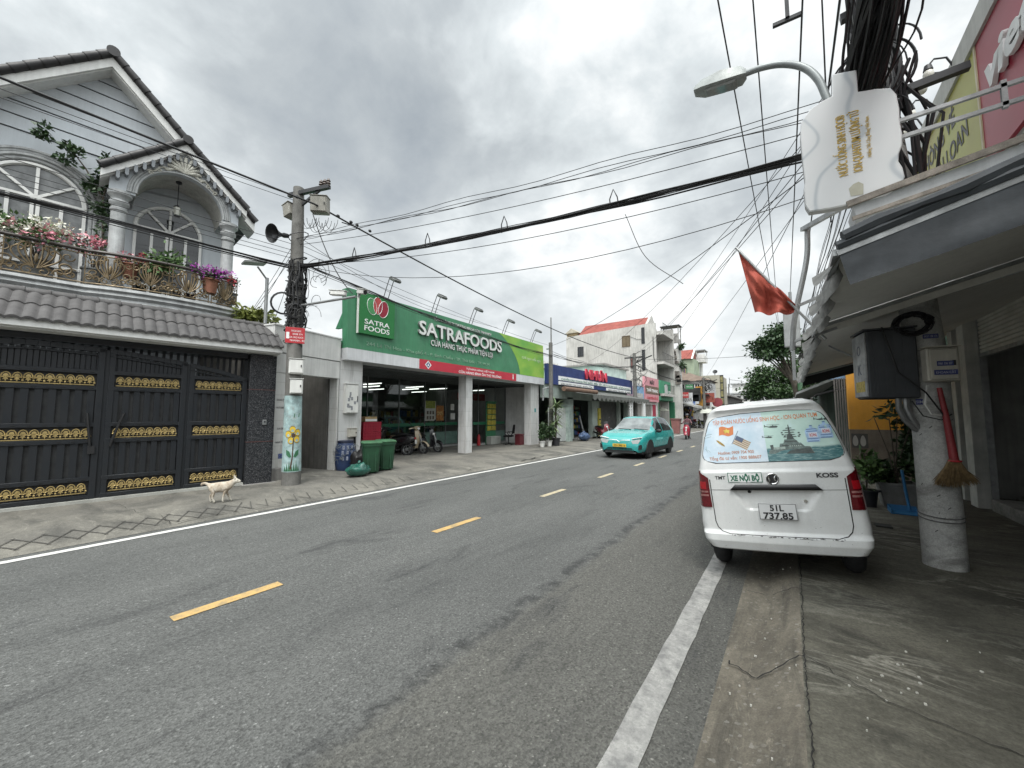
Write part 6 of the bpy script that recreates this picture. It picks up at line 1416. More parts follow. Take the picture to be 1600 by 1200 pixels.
# more signs, awnings and clutter along the far left row
rnd = random.Random(44)
FS = [('small red and white sign board over the far shops', (.4, .05, .05)), ('small green sign board over the far shops', (.06, .22, .1)), ('small blue sign board over the far shops', (.06, .12, .32)), ('small yellow sign board over the far shops', (.5, .38, .06)), ('small pale sign board over the far shops', (.5, .5, .47)), ('small black sign board over the far shops', (.03, .03, .03)), ('small maroon sign board over the far shops', (.16, .04, .05))]
for i, (y, z) in enumerate(((46.9, 3.5), (48.6, 4.6), (49.4, 2.7), (51.8, 4.3), (53.0, 2.6), (54.2, 4.6), (56.2, 2.8))):
    t = thing('shop_sign', FS[i][0], 'sign', (-9.55 + .12 * i, y, z)); mb = MB(); w = rnd.uniform(.5, .85); h = rnd.uniform(.45, .8); mb.box(-w / 2, w / 2, -.06, .06, 0, h); mb.build('board', mat('far_sign_%s' % FS[i][0].split()[1], FS[i][1], .5, 0, .3, 4.), t)
    lettering('sign_letters', ('SỬA XE', 'TRÀ SỮA', 'NHÀ THUỐC', 'BÁNH MÌ', 'CÀ PHÊ', 'TÓC', 'VÀNG')[i], w * .8, h * .28, (0, -.065, h * .5), (1, 0, 0), (0, 0, 1), LWHITE if i not in (3, 4) else LBLACK, t, .002, .01)
t = thing('open_stall', 'dark open stalls full of goods under the far grey awning', 'shop', (-10.55, 46.6, .1)); mb = MB()
for k in range(70): y, z = rnd.uniform(.2, 9), rnd.uniform(0, 2.2); mb.m = rnd.randrange(5); w = rnd.uniform(.15, .5); mb.cbox(.0, .15 + rnd.random() * .5 * (z < .8), y, y + w, z, z + rnd.uniform(.15, .4), .01)
mb.build('goods', SHC, t)
mb = MB(); mb.box(-.1, 0, 0, 9.6, 0, 2.8); mb.build('stall_shade_board', mat('stall_shade_paint', (.02, .02, .02), .9), t)  # near-black board on the solid row: painted shade of the open stalls
t = thing('laundry', 'clothes hanging on the balcony of the cluttered grey-white house', 'clothes', (-9.68, 46.2, 7.0)); mb = MB()
for k in range(7): mb.m = k % 5; mb.grid(lambda u, v: (.04 * math.sin(u * 7 + k), .4 * k + .32 * u, -.6 * v), 5, 3)
mb.build('cloth', SHC, t, recalc=False)
mb = MB(); mb.bar((0, -.1, .02), (0, 3.2, .02), .03); mb.build('line', STEEL, t)
# ================================================================== white van (x right, y forward, origin under the rear bumper)
VW = mat('white_van_paint', (.66, .67, .66), .32, 0, .07, 3., .03, 0, 20, .10, (.42, .41, .38), .16, .35)
van = thing('parked_van', 'white minivan with a printed rear window parked half on the pavement', 'van', (-.088, 4.694, .1325), R(3.8), None, -R(5.65)); van.scale = (.95, .95, .95)
WZ = [(.235, .63), (.26, .665), (.34, .715), (.42, .73), (.5, .735), (.68, .724), (.9, .718), (1.07, .70), (1.28, .655), (1.45, .622), (1.6, .575), (1.70, .532), (1.755, .478), (1.79, .40), (1.808, .28), (1.815, .15)]
YZ_ = [(.235, .02), (.26, -.035), (.34, -.06), (.405, -.055), (.425, -.012), (.44, .0), (1.05, .0), (1.085, .018), (1.15, .03), (1.66, .155), (1.70, .15), (1.735, .13), (1.765, .14), (1.79, .20), (1.808, .36), (1.815, .55)]
def lerp(T, z):
    for (a, b), (c, d) in zip(T, T[1:]):
        if a <= z <= c: return b + (d - b) * (z - a) / (c - a)
    return T[0][1] if z < T[0][0] else T[-1][1]
vw = lambda z: lerp(WZ, z)
def ys(x, z):
    """rear skin of the van: depth at (x, z)"""
    w = vw(z); rc = .075; y = lerp(YZ_, z) + .035 * (x / w) ** 2
    e = abs(x) - (w - rc)
    if e > 0: y += rc * (1 - math.sqrt(max(0, 1 - min(1, e / rc) ** 2)))
    if .655 < z < .875:     # number-plate recess
        hw = .25 + (z - .66) * .66; k = min(1, max(0, (hw - abs(x)) / .02)) * min(1, max(0, (z - .655) / .02)) * min(1, (.875 - z) / .01); y += .022 * k
    return y
zs_ = sorted(set([round(.235 + i * .02, 4) for i in range(80) if .235 + i * .02 < 1.815] + [z for z, _ in WZ] + [z for z, _ in YZ_] + [.66, .672, .868]))
mb = MB(); rings = []
for z in zs_:
    w = vw(z); r = []; nx = 66
    for i in range(nx + 1):
        x = w * math.sin((i / nx - .5) * PI) if i in (0, nx) else w * (-1 + 2 * i / nx)
        t_ = -1 + 2 * i / nx; x = w * (1.3 * t_ - .3 * t_ ** 3) if abs(t_) < 1 else w * t_
        r.append((x, ys(x, z), z))
    yf = 3.86 if z < .85 else 3.86 - (z - .85) * .95
    if z > 1.7: yf -= (z - 1.7) * 6
    for (x, y) in ((w, .3), (w + .01, 1.2), (w + .012, 2.4), (w * .97, yf - .5), (w * .82, yf - .1), (w * .4, yf), (-w * .4, yf), (-w * .82, yf - .1), (-w * .97, yf - .5), (-w - .012, 2.4), (-w - .01, 1.2), (-w, .3)): r.append((x, y, z))
    rings.append(r)
mb.loft(rings[::-1], True, False, True); mb.add(rings[-1], [tuple(range(len(rings[-1])))]); mb.build('body', VW, van)
# side windows and windscreen as dark panes
mb = MB()
for s_ in (-1, 1):
    for y0, y1 in ((.45, 1.25), (1.35, 2.15), (2.25, 2.95)):
        mb.grid(lambda u, v: (s_ * (vw(1.15 + .42 * v) + .016), y0 + (y1 - y0) * u - .02 * v, 1.15 + .42 * v), 2, 6)
mb.build('side_window', WGLASS, van, recalc=False)
def patch(name, hw, z0, z1, m, par, off=.004, xl=None, xr=None, nu=30, nv=24):
    mb = MB()
    def f(u, v):
        z = z0 + (z1 - z0) * v; h = hw(z); a = -h if xl is None else max(-h, xl); b = h if xr is None else min(h, xr); x = a + (b - a) * u; return (x, ys(x, z) - off, z)
    mb.grid(f, nu, nv); return mb.build(name, m, par, recalc=False)
HWZ = [(1.158, .50), (1.168, .565), (1.185, .605), (1.21, .625), (1.25, .630), (1.42, .592), (1.56, .545), (1.61, .522), (1.645, .48), (1.66, .44), (1.672, .36), (1.677, .2)]
hw = lambda z: lerp(HWZ, z)
rw = patch('rear_window', lambda z: hw(z) + .010, 1.150, 1.684, mat('black_window_seal', (.012, .012, .012), .4), van, .002)
def printmat():
    m, nt, b, oc = newmat('printed_sky_left'); f = noise_(nt, oc, 6., 6, .6); c = ramp(nt, f, [(.3, (.40, .53, .62)), (.5, (.50, .60, .68)), (.7, (.62, .69, .74))]); nt.links.new(c, b.inputs['Base Color']); b.inputs['Roughness'].default_value = .25; return m
def seamat():
    m, nt, b, oc = newmat('printed_sea_picture'); sx = nt.nodes.new('ShaderNodeSeparateXYZ'); nt.links.new(oc, sx.inputs[0])
    a = M2n(nt, 'ADD', sx.outputs[2], M2n(nt, 'MULTIPLY', noise_(nt, oc, 9., 4), .05)); 
    f = noise_(nt, mapped(nt, oc, (10, 10, 46)), 1.5, 6, .65)
    sky_ = ramp(nt, M2n(nt, 'ADD', M2n(nt, 'MULTIPLY', sx.outputs[2], 1.), M2n(nt, 'MULTIPLY', noise_(nt, oc, 5., 5), .10)), [(1.30 - 1, (.46, .60, .58)), (.5, (.42, .60, .52)), (.72, (.48, .66, .66))]) if False else ramp(nt, noise_(nt, oc, 5., 5), [(.3, (.37, .54, .49)), (.55, (.46, .62, .56)), (.7, (.50, .66, .68))])
    sea = ramp(nt, f, [(.3, (.03, .10, .11)), (.5, (.06, .17, .18)), (.66, (.22, .34, .33))])
    mr = nt.nodes.new('ShaderNodeMapRange'); nt.links.new(a, mr.inputs[0]); mr.inputs[1].default_value = 1.305; mr.inputs[2].default_value = 1.325
    c = mixc(nt, mr.outputs[0], sea, sky_); nt.links.new(c, b.inputs['Base Color']); b.inputs['Roughness'].default_value = .25; return m
patch('printed_sky', hw, 1.158, 1.677, printmat(), rw, .004, None, -.005)
patch('printed_sea_scene', hw, 1.158, 1.677, seamat(), rw, .004, -.005, None)
def flat(mb, pts, off=.0055):
    """filled printed shape lying on the rear skin"""
    bm = bmesh.new(); vs = [bm.verts.new((x, 0, z)) for x, z in pts]; bm.faces.new(vs); bmesh.ops.triangulate(bm, faces=bm.faces[:])
    for f in bm.faces: mb.add([(v.co.x, ys(v.co.x, v.co.z) - off, v.co.z) for v in f.verts], [tuple(range(len(f.verts)))])
    bm.free()
OR = mat('orange_print', (.55, .17, .05), .35, 0, .05); ORD = mat('dull_orange_print', (.42, .17, .08), .35, 0, .1)
def vtext(name, s, x0, x1, z0, z1, h, m, par, bold=.01, off=.006):
    o = lettering(name, s, x1 - x0, h, (0, 0, 0), (1, 0, 0), (0, 0, 1), m, par, .0, bold)
    xm = (x0 + x1) / 2
    for v in o.data.vertices:
        x, z = v.co.x, v.co.z; X = xm + x; Z = z0 + (z1 - z0) * (x / (x1 - x0) + .5) + z; v.co = (X, ys(X, Z) - off, Z)
    return o
vtext('printed_heading', 'TẬP ĐOÀN NƯỚC UỐNG SINH HỌC - ION QUAN TUM', -.487, .480, 1.598, 1.610, .047, OR, rw, .010)
vtext('printed_phone', 'Hotline: 0909 704 900', -.47, -.125, 1.262, 1.268, .034, ORD, rw, .012)
vtext('printed_phone', 'Tổng đài tư vấn: 1900 888607', -.565, -.062, 1.203, 1.212, .034, ORD, rw, .012)
# printed flags and disc
mb = MB(); c0 = (-.358, 1.500)
pts = [(-.43 + .145 * i / 8, 1.545 + .010 * math.sin(i * .9)) for i in range(9)] + [(-.295 - .145 * i / 8, 1.452 + .010 * math.sin((8 - i) * .9)) for i in range(9)]
flat(mb, pts); mb.build('printed_red_flag', OR, rw, recalc=False)
mb = MB(); st5 = [(c0[0] + (.033 if i % 2 == 0 else .0135) * math.sin(i * PI / 5), c0[1] + (.033 if i % 2 == 0 else .0135) * math.cos(i * PI / 5)) for i in range(10)]; flat(mb, st5, .0068); mb.build('printed_star', mat('yellow_print', (.62, .50, .08), .35), rw, recalc=False)
mb = MB(); flat(mb, [(-.434 + .042 * math.cos(a) * .9 - .012 * math.sin(a), 1.369 + .026 * math.sin(a) - .026 * math.cos(a)) for a in [2 * PI * i / 16 for i in range(16)]]); mb.build('printed_disc', mat('gold_print', (.34, .23, .06), .35, 0, .2, 30.), rw, recalc=False)
def rot(p, a, c): return (c[0] + p[0] * math.cos(a) - p[1] * math.sin(a), c[1] + p[0] * math.sin(a) + p[1] * math.cos(a))
fc_ = (-.225, 1.365); FA = -.55
mb = MB(); flat(mb, [rot(p, FA, fc_) for p in ((-.075, -.05), (.075, -.05), (.075, .045), (-.075, .045))], .0052); mb.build('printed_flag_field', mat('cream_print', (.60, .56, .47), .35), rw, recalc=False)
mb = MB()
for i in range(5): flat(mb, [rot(p, FA, fc_) for p in ((-.075, -.048 + i * .02), (.075, -.048 + i * .02), (.075, -.038 + i * .02), (-.075, -.038 + i * .02))], .006)
mb.build('printed_flag_stripes', mat('tan_print', (.36, .24, .14), .35), rw, recalc=False)
mb = MB(); flat(mb, [rot(p, FA, fc_) for p in ((-.075, .0), (.0, .0), (.0, .047), (-.075, .047))], .0068); mb.tube([(x, ys(x, z) - .006, z) for x, z in (rot((-.085, .10), FA, fc_), rot((-.078, -.06), FA, fc_))], .0025, 5); mb.build('printed_flag_canton', mat('slate_print', (.07, .10, .17), .35), rw, recalc=False)
mb = MB()   # faint twigs at the left edge
for a, b_, cc in (((-.6, 1.44), (-.56, 1.47), (-.51, 1.475)), ((-.6, 1.42), (-.56, 1.44), (-.52, 1.45)), ((-.57, 1.27), (-.59, 1.30), (-.585, 1.34)), ((-.55, 1.27), (-.56, 1.29), (-.60, 1.31))): mb.tube([(x, ys(x, z) - .005, z) for x, z in (a, b_, cc)], .002, 4)
mb.build('printed_twigs', mat('grey_green_print', (.2, .3, .3), .4), rw, recalc=False)
# warship
SH = [mat('ship_dark', (.06, .08, .075), .35, 0, .5, 40.), mat('ship_mid', (.14, .19, .175), .35, 0, .5, 40.), mat('ship_light', (.34, .42, .38), .35, 0, .4, 40.)]
mb = MB()
mb.m = 1; flat(mb, [(.01, 1.235), (.40, 1.225), (.385, 1.26), (.372, 1.295), (.26, 1.30), (.15, 1.292), (.02, 1.272)])
mb.m = 0; flat(mb, [(.16, 1.23), (.395, 1.225), (.372, 1.285), (.20, 1.262)], .006)
mb.m = 2; flat(mb, [(.055, 1.275), (.16, 1.278), (.16, 1.302), (.06, 1.300)], .0064)
mb.m = 0; flat(mb, [(.035, 1.275), (.062, 1.278), (.058, 1.325), (.03, 1.322)], .0062)
mb.m = 1; flat(mb, [(.11, 1.295), (.33, 1.295), (.30, 1.335), (.12, 1.335)], .0062); flat(mb, [(.15, 1.335), (.285, 1.335), (.255, 1.375), (.165, 1.375)], .0062)
mb.m = 0; flat(mb, [(.165, 1.345), (.275, 1.345), (.27, 1.36), (.165, 1.36)], .0066); flat(mb, [(.135, 1.307), (.31, 1.307), (.305, 1.318), (.135, 1.318)], .0066)
mb.m = 0; flat(mb, [(.185, 1.375), (.25, 1.375), (.236, 1.43), (.20, 1.43)], .0062); flat(mb, [(.208, 1.43), (.228, 1.43), (.221, 1.525), (.215, 1.525)], .0064)
for z, w in ((1.44, .045), (1.463, .06), (1.485, .028), (1.415, .05), (1.395, .06)): flat(mb, [(.218 - w, z), (.218 + w, z), (.218 + w * .8, z + .009), (.218 - w * .8, z + .009)], .0066)
for x, z in ((.15, 1.42), (.165, 1.40), (.29, 1.43), (.295, 1.41), (.285, 1.395), (.145, 1.44)): flat(mb, [(x, z), (x + .018, z), (x + .016, z + .012), (x, z + .012)], .0066)
mb.m = 2
for i in range(6): flat(mb, [(.20 + i * .018, 1.302), (.21 + i * .018, 1.302), (.21 + i * .018, 1.312), (.20 + i * .018, 1.312)], .007)
mb.build('printed_ship', SH, rw, recalc=False)
def heli(cx, cz, k):
    mb = MB(); q = lambda L: [(cx + x * k, cz + z * k) for x, z in L]
    flat(mb, q([(-.05, .0), (-.02, -.008), (.03, -.010), (.045, .0), (.03, .012), (-.01, .012), (-.045, .006)])); flat(mb, q([(-.075, .008), (-.04, .0), (-.04, .008), (-.07, .014)])); flat(mb, q([(-.055, .024), (.06, .019), (.06, .022), (-.055, .027)])); flat(mb, q([(-.003, .01), (.004, .01), (.004, .022), (-.003, .022)])); flat(mb, q([(-.078, .0), (-.072, .0), (-.07, .026), (-.078, .026)]))
    mb.build('printed_helicopter', SH[0], rw, recalc=False)
heli(.085, 1.512, 1.0); heli(.03, 1.405, .75); heli(.515, 1.555, .9)
JB = mat('water_jug_print', (.36, .52, .72), .3, 0, .35, 25.); JD = mat('jug_label_print', (.60, .62, .68), .35); JT = mat('jug_blue_detail', (.09, .17, .36), .35)
for cx, cz, k in ((.408, 1.405, 1.0), (.520, 1.437, 1.0)):
    q = lambda L: [(cx + x * k, cz + z * k) for x, z in L]
    mb = MB(); flat(mb, q([(-.052, -.07), (.052, -.07), (.056, -.05), (.050, -.03), (.056, -.01), (.050, .02), (.056, .045), (.03, .07), (-.03, .07), (-.056, .045), (-.05, .02), (-.056, -.01), (-.05, -.03), (-.056, -.05)]), .0062); flat(mb, q([(-.014, .07), (.014, .07), (.014, .088), (-.014, .088)]), .0062); j = mb.build('printed_jug', JB, rw, recalc=False)
    mb = MB(); flat(mb, q([(-.03, -.025), (.04, -.025), (.04, .025), (-.03, .025)]), .0068); mb.build('printed_label', JD, rw, recalc=False)
    mb = MB()
    for z in (-.065, -.04, .034, .055): flat(mb, q([(-.045, z), (.045, z), (.045, z + .007), (-.045, z + .007)]), .007)
    flat(mb, q([(-.012, .088), (.012, .088), (.012, .098), (-.012, .098)]), .0068); mb.build('printed_jug_rings', JT, rw, recalc=False)
    vtext('printed_jug_text', 'ION', cx - .022, cx + .032, cz, cz, .03, RED, rw, .02, .0078)
# --- lights, trim, badges
def lamp(s_):
    mb = MB(); n = 20
    def pt(z, k):
        w = vw(z); xin = .605 - .03 * max(0, (.80 - z)) if z < 1.0 else .605 + (z - 1.0) * 1.5
        xin = min(xin, w - .02)
        if k < 8: x = xin + (w - xin) * k / 7; return (s_ * x, ys(x, z) - .012, z)
        return (s_ * (w + .010), ys(w, z) + .05 * (k - 7), z)
    z0, z1 = .680, 1.075
    V = [[pt(z0 + (z1 - z0) * i / n, k) for k in range(11)] for i in range(n + 1)]
    for i in range(n):
        zc = z0 + (z1 - z0) * (i + .5) / n
        for k in range(10):
            mb.m = 0
            if .775 < zc < .875 and 1 <= k <= 6: mb.m = 1 if int((zc - .775) / .022) % 2 else 0
            if .885 < zc < .95 and 2 <= k <= 5: mb.m = 2
            mb.add([V[i][k], V[i][k + 1], V[i + 1][k + 1], V[i + 1][k]], [(0, 1, 2, 3)], True)
    mb.build('tail_light', [mat('red_lens', (.11, .003, .007), .12, 0, .35, 30., coat=.5, spec=.6), mat('clear_lens', (.30, .14, .13), .12, 0, .6, 40.), mat('bright_red_lens', (.34, .008, .014), .1, 0, .2, 20., coat=.5)], van, recalc=True)
lamp(-1); lamp(1)
def seam(name, pts, r=.0035, m=DARK):
    P_ = []
    for (a, b) in zip(pts, pts[1:]):
        k = max(2, int(math.dist(a, b) / .03)); P_ += [(a[0] + (b[0] - a[0]) * i / k, a[1] + (b[1] - a[1]) * i / k) for i in range(k)]
    P_.append(pts[-1]); mb = MB(); mb.tube([(x, ys(x, z) - .0008, z) for x, z in P_], r, 5); return mb.build(name, m, van)
half = [(.592, .98), (.590, .70), (.588, .53), (.572, .47), (.535, .43), (.46, .412)]
seam('tailgate_seam', half + [(-x, z) for x, z in reversed(half)], .0045)
seam('tailgate_seam', [(-.60, .868), (-.40, .868)], .003, mat('seam_grey', (.16, .16, .16), .7)); seam('tailgate_seam', [(.40, .868), (.60, .868)], .003, mat('seam_grey', (.16, .16, .16), .7))
mb = MB()   # bumper scuffs along the step
rnd = random.Random(6)
for i in range(46):
    x = rnd.uniform(-.45, .52); z = .402 + rnd.uniform(-.004, .006); w = rnd.uniform(.006, .03); flat(mb, [(x, z), (x + w, z + rnd.uniform(-.002, .002)), (x + w * .8, z + rnd.uniform(.002, .008)), (x + w * .2, z + .006)], .003)
for i in range(16):
    x, z = rnd.uniform(-.6, .64), rnd.uniform(.27, .62); w = rnd.uniform(.003, .010); flat(mb, [(x, z), (x + w, z), (x + w * .7, z + .006)], .003)
mb.build('paint_chips', mat('chip_grey', (.12, .115, .11), .8), van, recalc=False)
mb = MB(); pts = [(-.405, .868), (.405, .868), (.35, .927), (-.35, .927)]
n = 24
for i in range(n):
    def q(u, v): 
        xb = -.405 + .81 * u; xt = -.35 + .70 * u; x = xb + (xt - xb) * v; z = .868 + .059 * v; return (x, ys(x, .90) - .012 - .022 * math.sin(PI * min(1, v * .8 + .1)), z)
mb.grid(q, 24, 5); mb.grid(lambda u, v: (-.405 + .81 * u, ys(0, .9) - .02 + .05 * v, .868), 12, 1); mb.build('handle_bar', mat('black_trim', (.014, .014, .015), .42), van)
mb = MB(); mb.ball((-.225, ys(-.225, .845) - .01, .848), (.018, .02, .014), 8, 5); mb.build('plate_lamp', BLACK, van)
pm = MB(); yp = ys(0, .66) - .03; pm.box(-.167, .163, yp - .006, yp, .574, .739); po = pm.build('number_plate', mat('plate_white', (.62, .63, .63), .4, 0, .06), van, .004)
mb = MB()
for a, b_, c, d in ((-.163, .159, .577, .581), (-.163, .159, .732, .736), (-.164, -.160, .577, .736), (.156, .160, .577, .736)): mb.box(a, b_, yp - .0075, yp - .0061, c, d)
mb.build('plate_border', LBLACK, po)
lettering('plate_text', '51L', .12, .060, (-.005, yp - .008, .694), (1, 0, 0), (0, 0, 1), LBLACK, po, .001, .028)
lettering('plate_text', '737.85', .255, .064, (-.002, yp - .008, .617), (1, 0, 0), (0, 0, 1), LBLACK, po, .001, .028)
mb = MB(); mb.cyl((.252, ys(.252, .757) - .012, .757), (.252, ys(.252, .757), .757), .016, .018, 14); mb.build('lock', CHROME, van)
mb = MB(); ye = ys(0, .984) - .010; mb.tube([(.052 * math.cos(a), ye, .984 + .052 * math.sin(a)) for a in [2 * PI * i / 24 for i in range(24)]], .006, 6, False, True); eb = mb.build('badge', CHROME, van)
mb = MB(); mb.cyl((0, ye + .008, .984), (0, ye + .001, .984), .050, .050, 20); mb.build('badge_field', LBLACK, eb)
mb = MB()
for s_ in (-1, 1): mb.tube([(s_ * (.036 - .034 * t * (1.2 - t)), ye - .001, .984 + s_ * (-.03 + .062 * t)) for t in [i / 10 for i in range(11)]], [.003 + .010 * math.sin(PI * i / 10) for i in range(11)], 6)
mb.build('badge_mark', CHROME, eb)
vtext('badge_letters', 'TMT', -.535, -.432, 1.0, 1.0, .036, LBLACK, van, .02, .004); vtext('badge_letters', 'KOSS', .372, .545, 1.012, 1.012, .044, LBLACK, van, .035, .004)
bx = patch('permit_plate', lambda z: .9, .950, 1.052, LWHITE, van, .006, -.408, -.088, 4, 2)
mb = MB()
for (a, b_, c, d) in ((-.408, -.088, .950, .955), (-.408, -.088, 1.047, 1.052), (-.408, -.402, .950, 1.052), (-.094, -.088, .950, 1.052)): flat(mb, [(a, c), (b_, c), (b_, d), (a, d)], .0075)
mb.build('permit_border', LGREEN, bx, recalc=False)
vtext('permit_text', 'XE NỘI BỘ', -.385, -.112, .996, .996, .055, LGREEN, bx, .045, .0075)
# wheels and underside
for x, y in ((-.61, .60), (.61, .60), (-.60, 3.05), (.60, 3.05)):
    w = MB(); w.M = Matrix.Translation((x, y, .212)); torus(w, (0, 0, 0), .195, .092, (1, 0, 0), 28, 10); w.cyl((-.08, 0, 0), (.08, 0, 0), .22, .22, 24); wo = w.build('wheel', TYRE, van)
    r_ = MB(); r_.cyl((x - .085, y, .212), (x + .085, y, .212), .14, .14, 18); r_.build('rim', STEEL, wo)
mb = MB(); mb.box(-.45, .45, .95, 3.7, .20, .32); mb.box(-.5, .5, .6, .72, .22, .34); mb.cyl((.3, .3, .2), (.3, 1.6, .22), .06, .06, 10); mb.build('underside', mat('underbody', (.012, .012, .012), .9), van)
mb = MB(); mb.box(-.71, -.62, .34, .35, .16, .36); mb.box(.62, .71, .34, .35, .16, .36); mb.build('mudflap', BLACK, van)
for s_ in (-1, 1):
    mb = MB(); mb.ball(((.90 if s_ > 0 else -.74), 2.75, 1.23), (.10, .07, .10), 12, 8); mb.bar((s_ * .70, 2.8, 1.16), ((.86 if s_ > 0 else -.72), 2.77, 1.18), .04); mb.build('wing_mirror', BLACK, van)

# ================================================================== turquoise car (x right, y forward)
TQ = mat('turquoise_paint', (.028, .30, .285), .22, .0, .06, 3., coat=.7)
car = thing('electric_car', 'turquoise hatchback with a yellow number plate driving towards the viewer', 'car', (-5.25, 16.62, .012), R(180 - 2))
ST_ = [(-2.08, .42, .62, .72, .60, .5), (-2.04, .30, 1.02, .85, .62, .58), (-1.93, .27, 1.30, .87, .62, .6), (-1.72, .25, 1.47, .885, .63, .62), (-1.45, .24, 1.545, .893, .63, .62), (-.9, .23, 1.59, .895, .64, .64), (-.2, .23, 1.595, .895, .65, .65), (.15, .23, 1.55, .895, .65, .64), (.55, .23, 1.30, .895, .70, .68), (.92, .23, 1.06, .893, .78, .76), (1.3, .24, 1.02, .89, .80, .78), (1.7, .25, .96, .875, .78, .74), (1.98, .26, .86, .83, .72, .66), (2.12, .28, .70, .74, .62, .55), (2.15, .34, .52, .68, .58, .5)]
def cst(y):
    for a, b_ in zip(ST_, ST_[1:]):
        if a[0] <= y <= b_[0]:
            t = (y - a[0]) / (b_[0] - a[0]); t = t * t * (3 - 2 * t) * .4 + t * .6; return [p + (q - p) * t for p, q in zip(a, b_)]
    return list(ST_[0] if y < 0 else ST_[-1])
def cring(y):
    _, zb, zt, w, wr, wr2 = cst(y); zbelt = min(.99, zt - .02); L = []
    side = [(w * .88, zb), (w * .97, zb + .10), (w * .985, .48), (w, .62), (w, .80), (w * .965, zbelt)]
    side = [(x, min(z, zt - .03)) for x, z in side]; g = zt - zbelt
    up = [(w * .965 + (wr - .04 - w * .965) * t ** 1.25, zbelt + g * .93 * t) for t in (.2, .4, .6, .8, 1.)] + [(wr * .86, zt - .022), (wr * .6, zt - .004), (wr * .25, zt)]
    half = side + up; return [(x, y, z) for x, z in half] + [(0, y, zt)] + [(-x, y, z) for x, z in reversed(half)]
ysn = [-2.08 + 4.23 * i / 74 for i in range(75)]; Rg = [cring(y) for y in ysn]; m_ = len(Rg[0])
bod, sidew, wind, rearw = MB(), MB(), MB(), MB()
for i in range(74):
    yc = (ysn[i] + ysn[i + 1]) / 2
    for j in range(m_ - 1):
        q = [Rg[i][j], Rg[i][j + 1], Rg[i + 1][j + 1], Rg[i + 1][j]]; zc = sum(p[2] for p in q) / 4; xc = abs(sum(p[0] for p in q) / 4); zt = cst(yc)[2]; t = bod
        if .20 < yc < .90 and xc < .70 and zc > zt - .05: t = wind
        elif zc > 1.02 and zc < zt - .09 and xc > .55 and -1.55 < yc < .55 and not -.38 < yc < -.28: t = sidew
        elif -2.0 < yc < -1.72 and zc > 1.12 and xc < .55 and zc > zt - .05: t = rearw
        t.add(q, [(0, 1, 2, 3)], True)
bod.add(Rg[0], [tuple(range(m_))]); bod.add(Rg[-1], [tuple(range(m_))])
def weld(mb, *a):
    o = mb.build(*a); bm = bmesh.new(); bm.from_mesh(o.data); bmesh.ops.remove_doubles(bm, verts=bm.verts, dist=1e-4); bmesh.ops.recalc_face_normals(bm, faces=bm.faces); bm.to_mesh(o.data); bm.free(); return o
weld(bod, 'body', TQ, car); weld(sidew, 'side_window', WGLASS, car); weld(wind, 'windscreen', mat('windscreen_glass', (.20, .22, .22), .05, 0, .5, 3., spec=1.), car); weld(rearw, 'rear_window', WGLASS, car)  # pale windscreen colour stands in for the sky's reflection
for x, y in ((-.80, 1.32), (.80, 1.32), (-.80, -1.30), (.80, -1.30)):
    s_ = 1 if x > 0 else -1
    w = MB(); w.M = Matrix.Translation((x + s_ * .0, y, .33)); torus(w, (0, 0, 0), .26, .075, (1, 0, 0), 28, 10); w.cyl((-.07, 0, 0), (.07, 0, 0), .27, .27, 24); wo = w.build('wheel', TYRE, car)
    r_ = MB()
    for k in range(5): a = k * 2 * PI / 5; r_.bar((x + s_ * .075, y, .33), (x + s_ * .075, y + .21 * math.cos(a), .33 + .21 * math.sin(a)), .05, .02, (1, 0, 0))
    r_.cyl((x + s_ * .06, y, .33), (x + s_ * .082, y, .33), .05); r_.build('rim', mat('alloy_grey', (.10, .10, .10), .35, .6), wo)
    ar = MB(); pts = [(.40 * math.cos(t), .40 * math.sin(t)) for t in [PI * (i / 14 * 1.16 - .08) for i in range(15)]]
    ar.prism(pts, lambda u, v, d: (s_ * d, y + u, .33 + v), .70, .897); ar.build('wheel_arch', BLACK, car)
mb = MB(); mb.prism([(-.48, .29), (.48, .29), (.58, .34), (.46, .43), (-.46, .43), (-.58, .34)], lambda u, v, d: (u, d, v), 2.02, 2.15); mb.build('lower_grille', BLACK, car)
mb = MB(); mb.box(-.60, .60, 1.92, 2.10, .23, .285); mb.build('front_lip', mat('grey_lip', (.10, .11, .11), .5), car)
for s_ in (-1, 1):
    mb = MB(); mb.prism([(s_ * .44, .70), (s_ * .74, .76), (s_ * .77, .70), (s_ * .70, .60), (s_ * .50, .58)], lambda u, v, d: (u, d, v), 1.9, 2.13 - .0); mb.build('headlight', mat('car_headlight', (.55, .58, .58), .12, .2, .1, 4., spec=.9), car)
    mb = MB(); mb.prism([(s_ * .46, .79), (s_ * .80, .845), (s_ * .81, .82), (s_ * .46, .755)], lambda u, v, d: (u, d, v), 1.92, 2.10); mb.build('light_strip', mat('day_light_strip', (.7, .74, .74), .3, 0, 0), car)
    mb = MB(); mb.prism([(s_ * .60, .50), (s_ * .80, .56), (s_ * .80, .40), (s_ * .72, .38)], lambda u, v, d: (u, d, v), 1.9, 2.12); mb.build('fog_recess', BLACK, car)
    mb = MB(); mb.ball((s_ * 1.0, .62, 1.03), (.11, .07, .075), 10, 7); mb.bar((s_ * .86, .62, .98), (s_ * .96, .62, 1.0), .05); mb.build('wing_mirror', BLACK, car)
    mb = MB(); mb.box(s_ * .90 - .008, s_ * .90 + .008, -.95, .9, .26, .40); mb.build('side_sill', BLACK, car)
    mb = MB(); mb.prism([(-.25, .70), (-.1, .66), (.55, .66), (.62, .71), (.5, .76), (-.15, .75)], lambda u, v, d: (s_ * d, u, v), .893, .899); mb.build('door_mark', mat('pale_turquoise_print', (.15, .55, .52), .4), car)
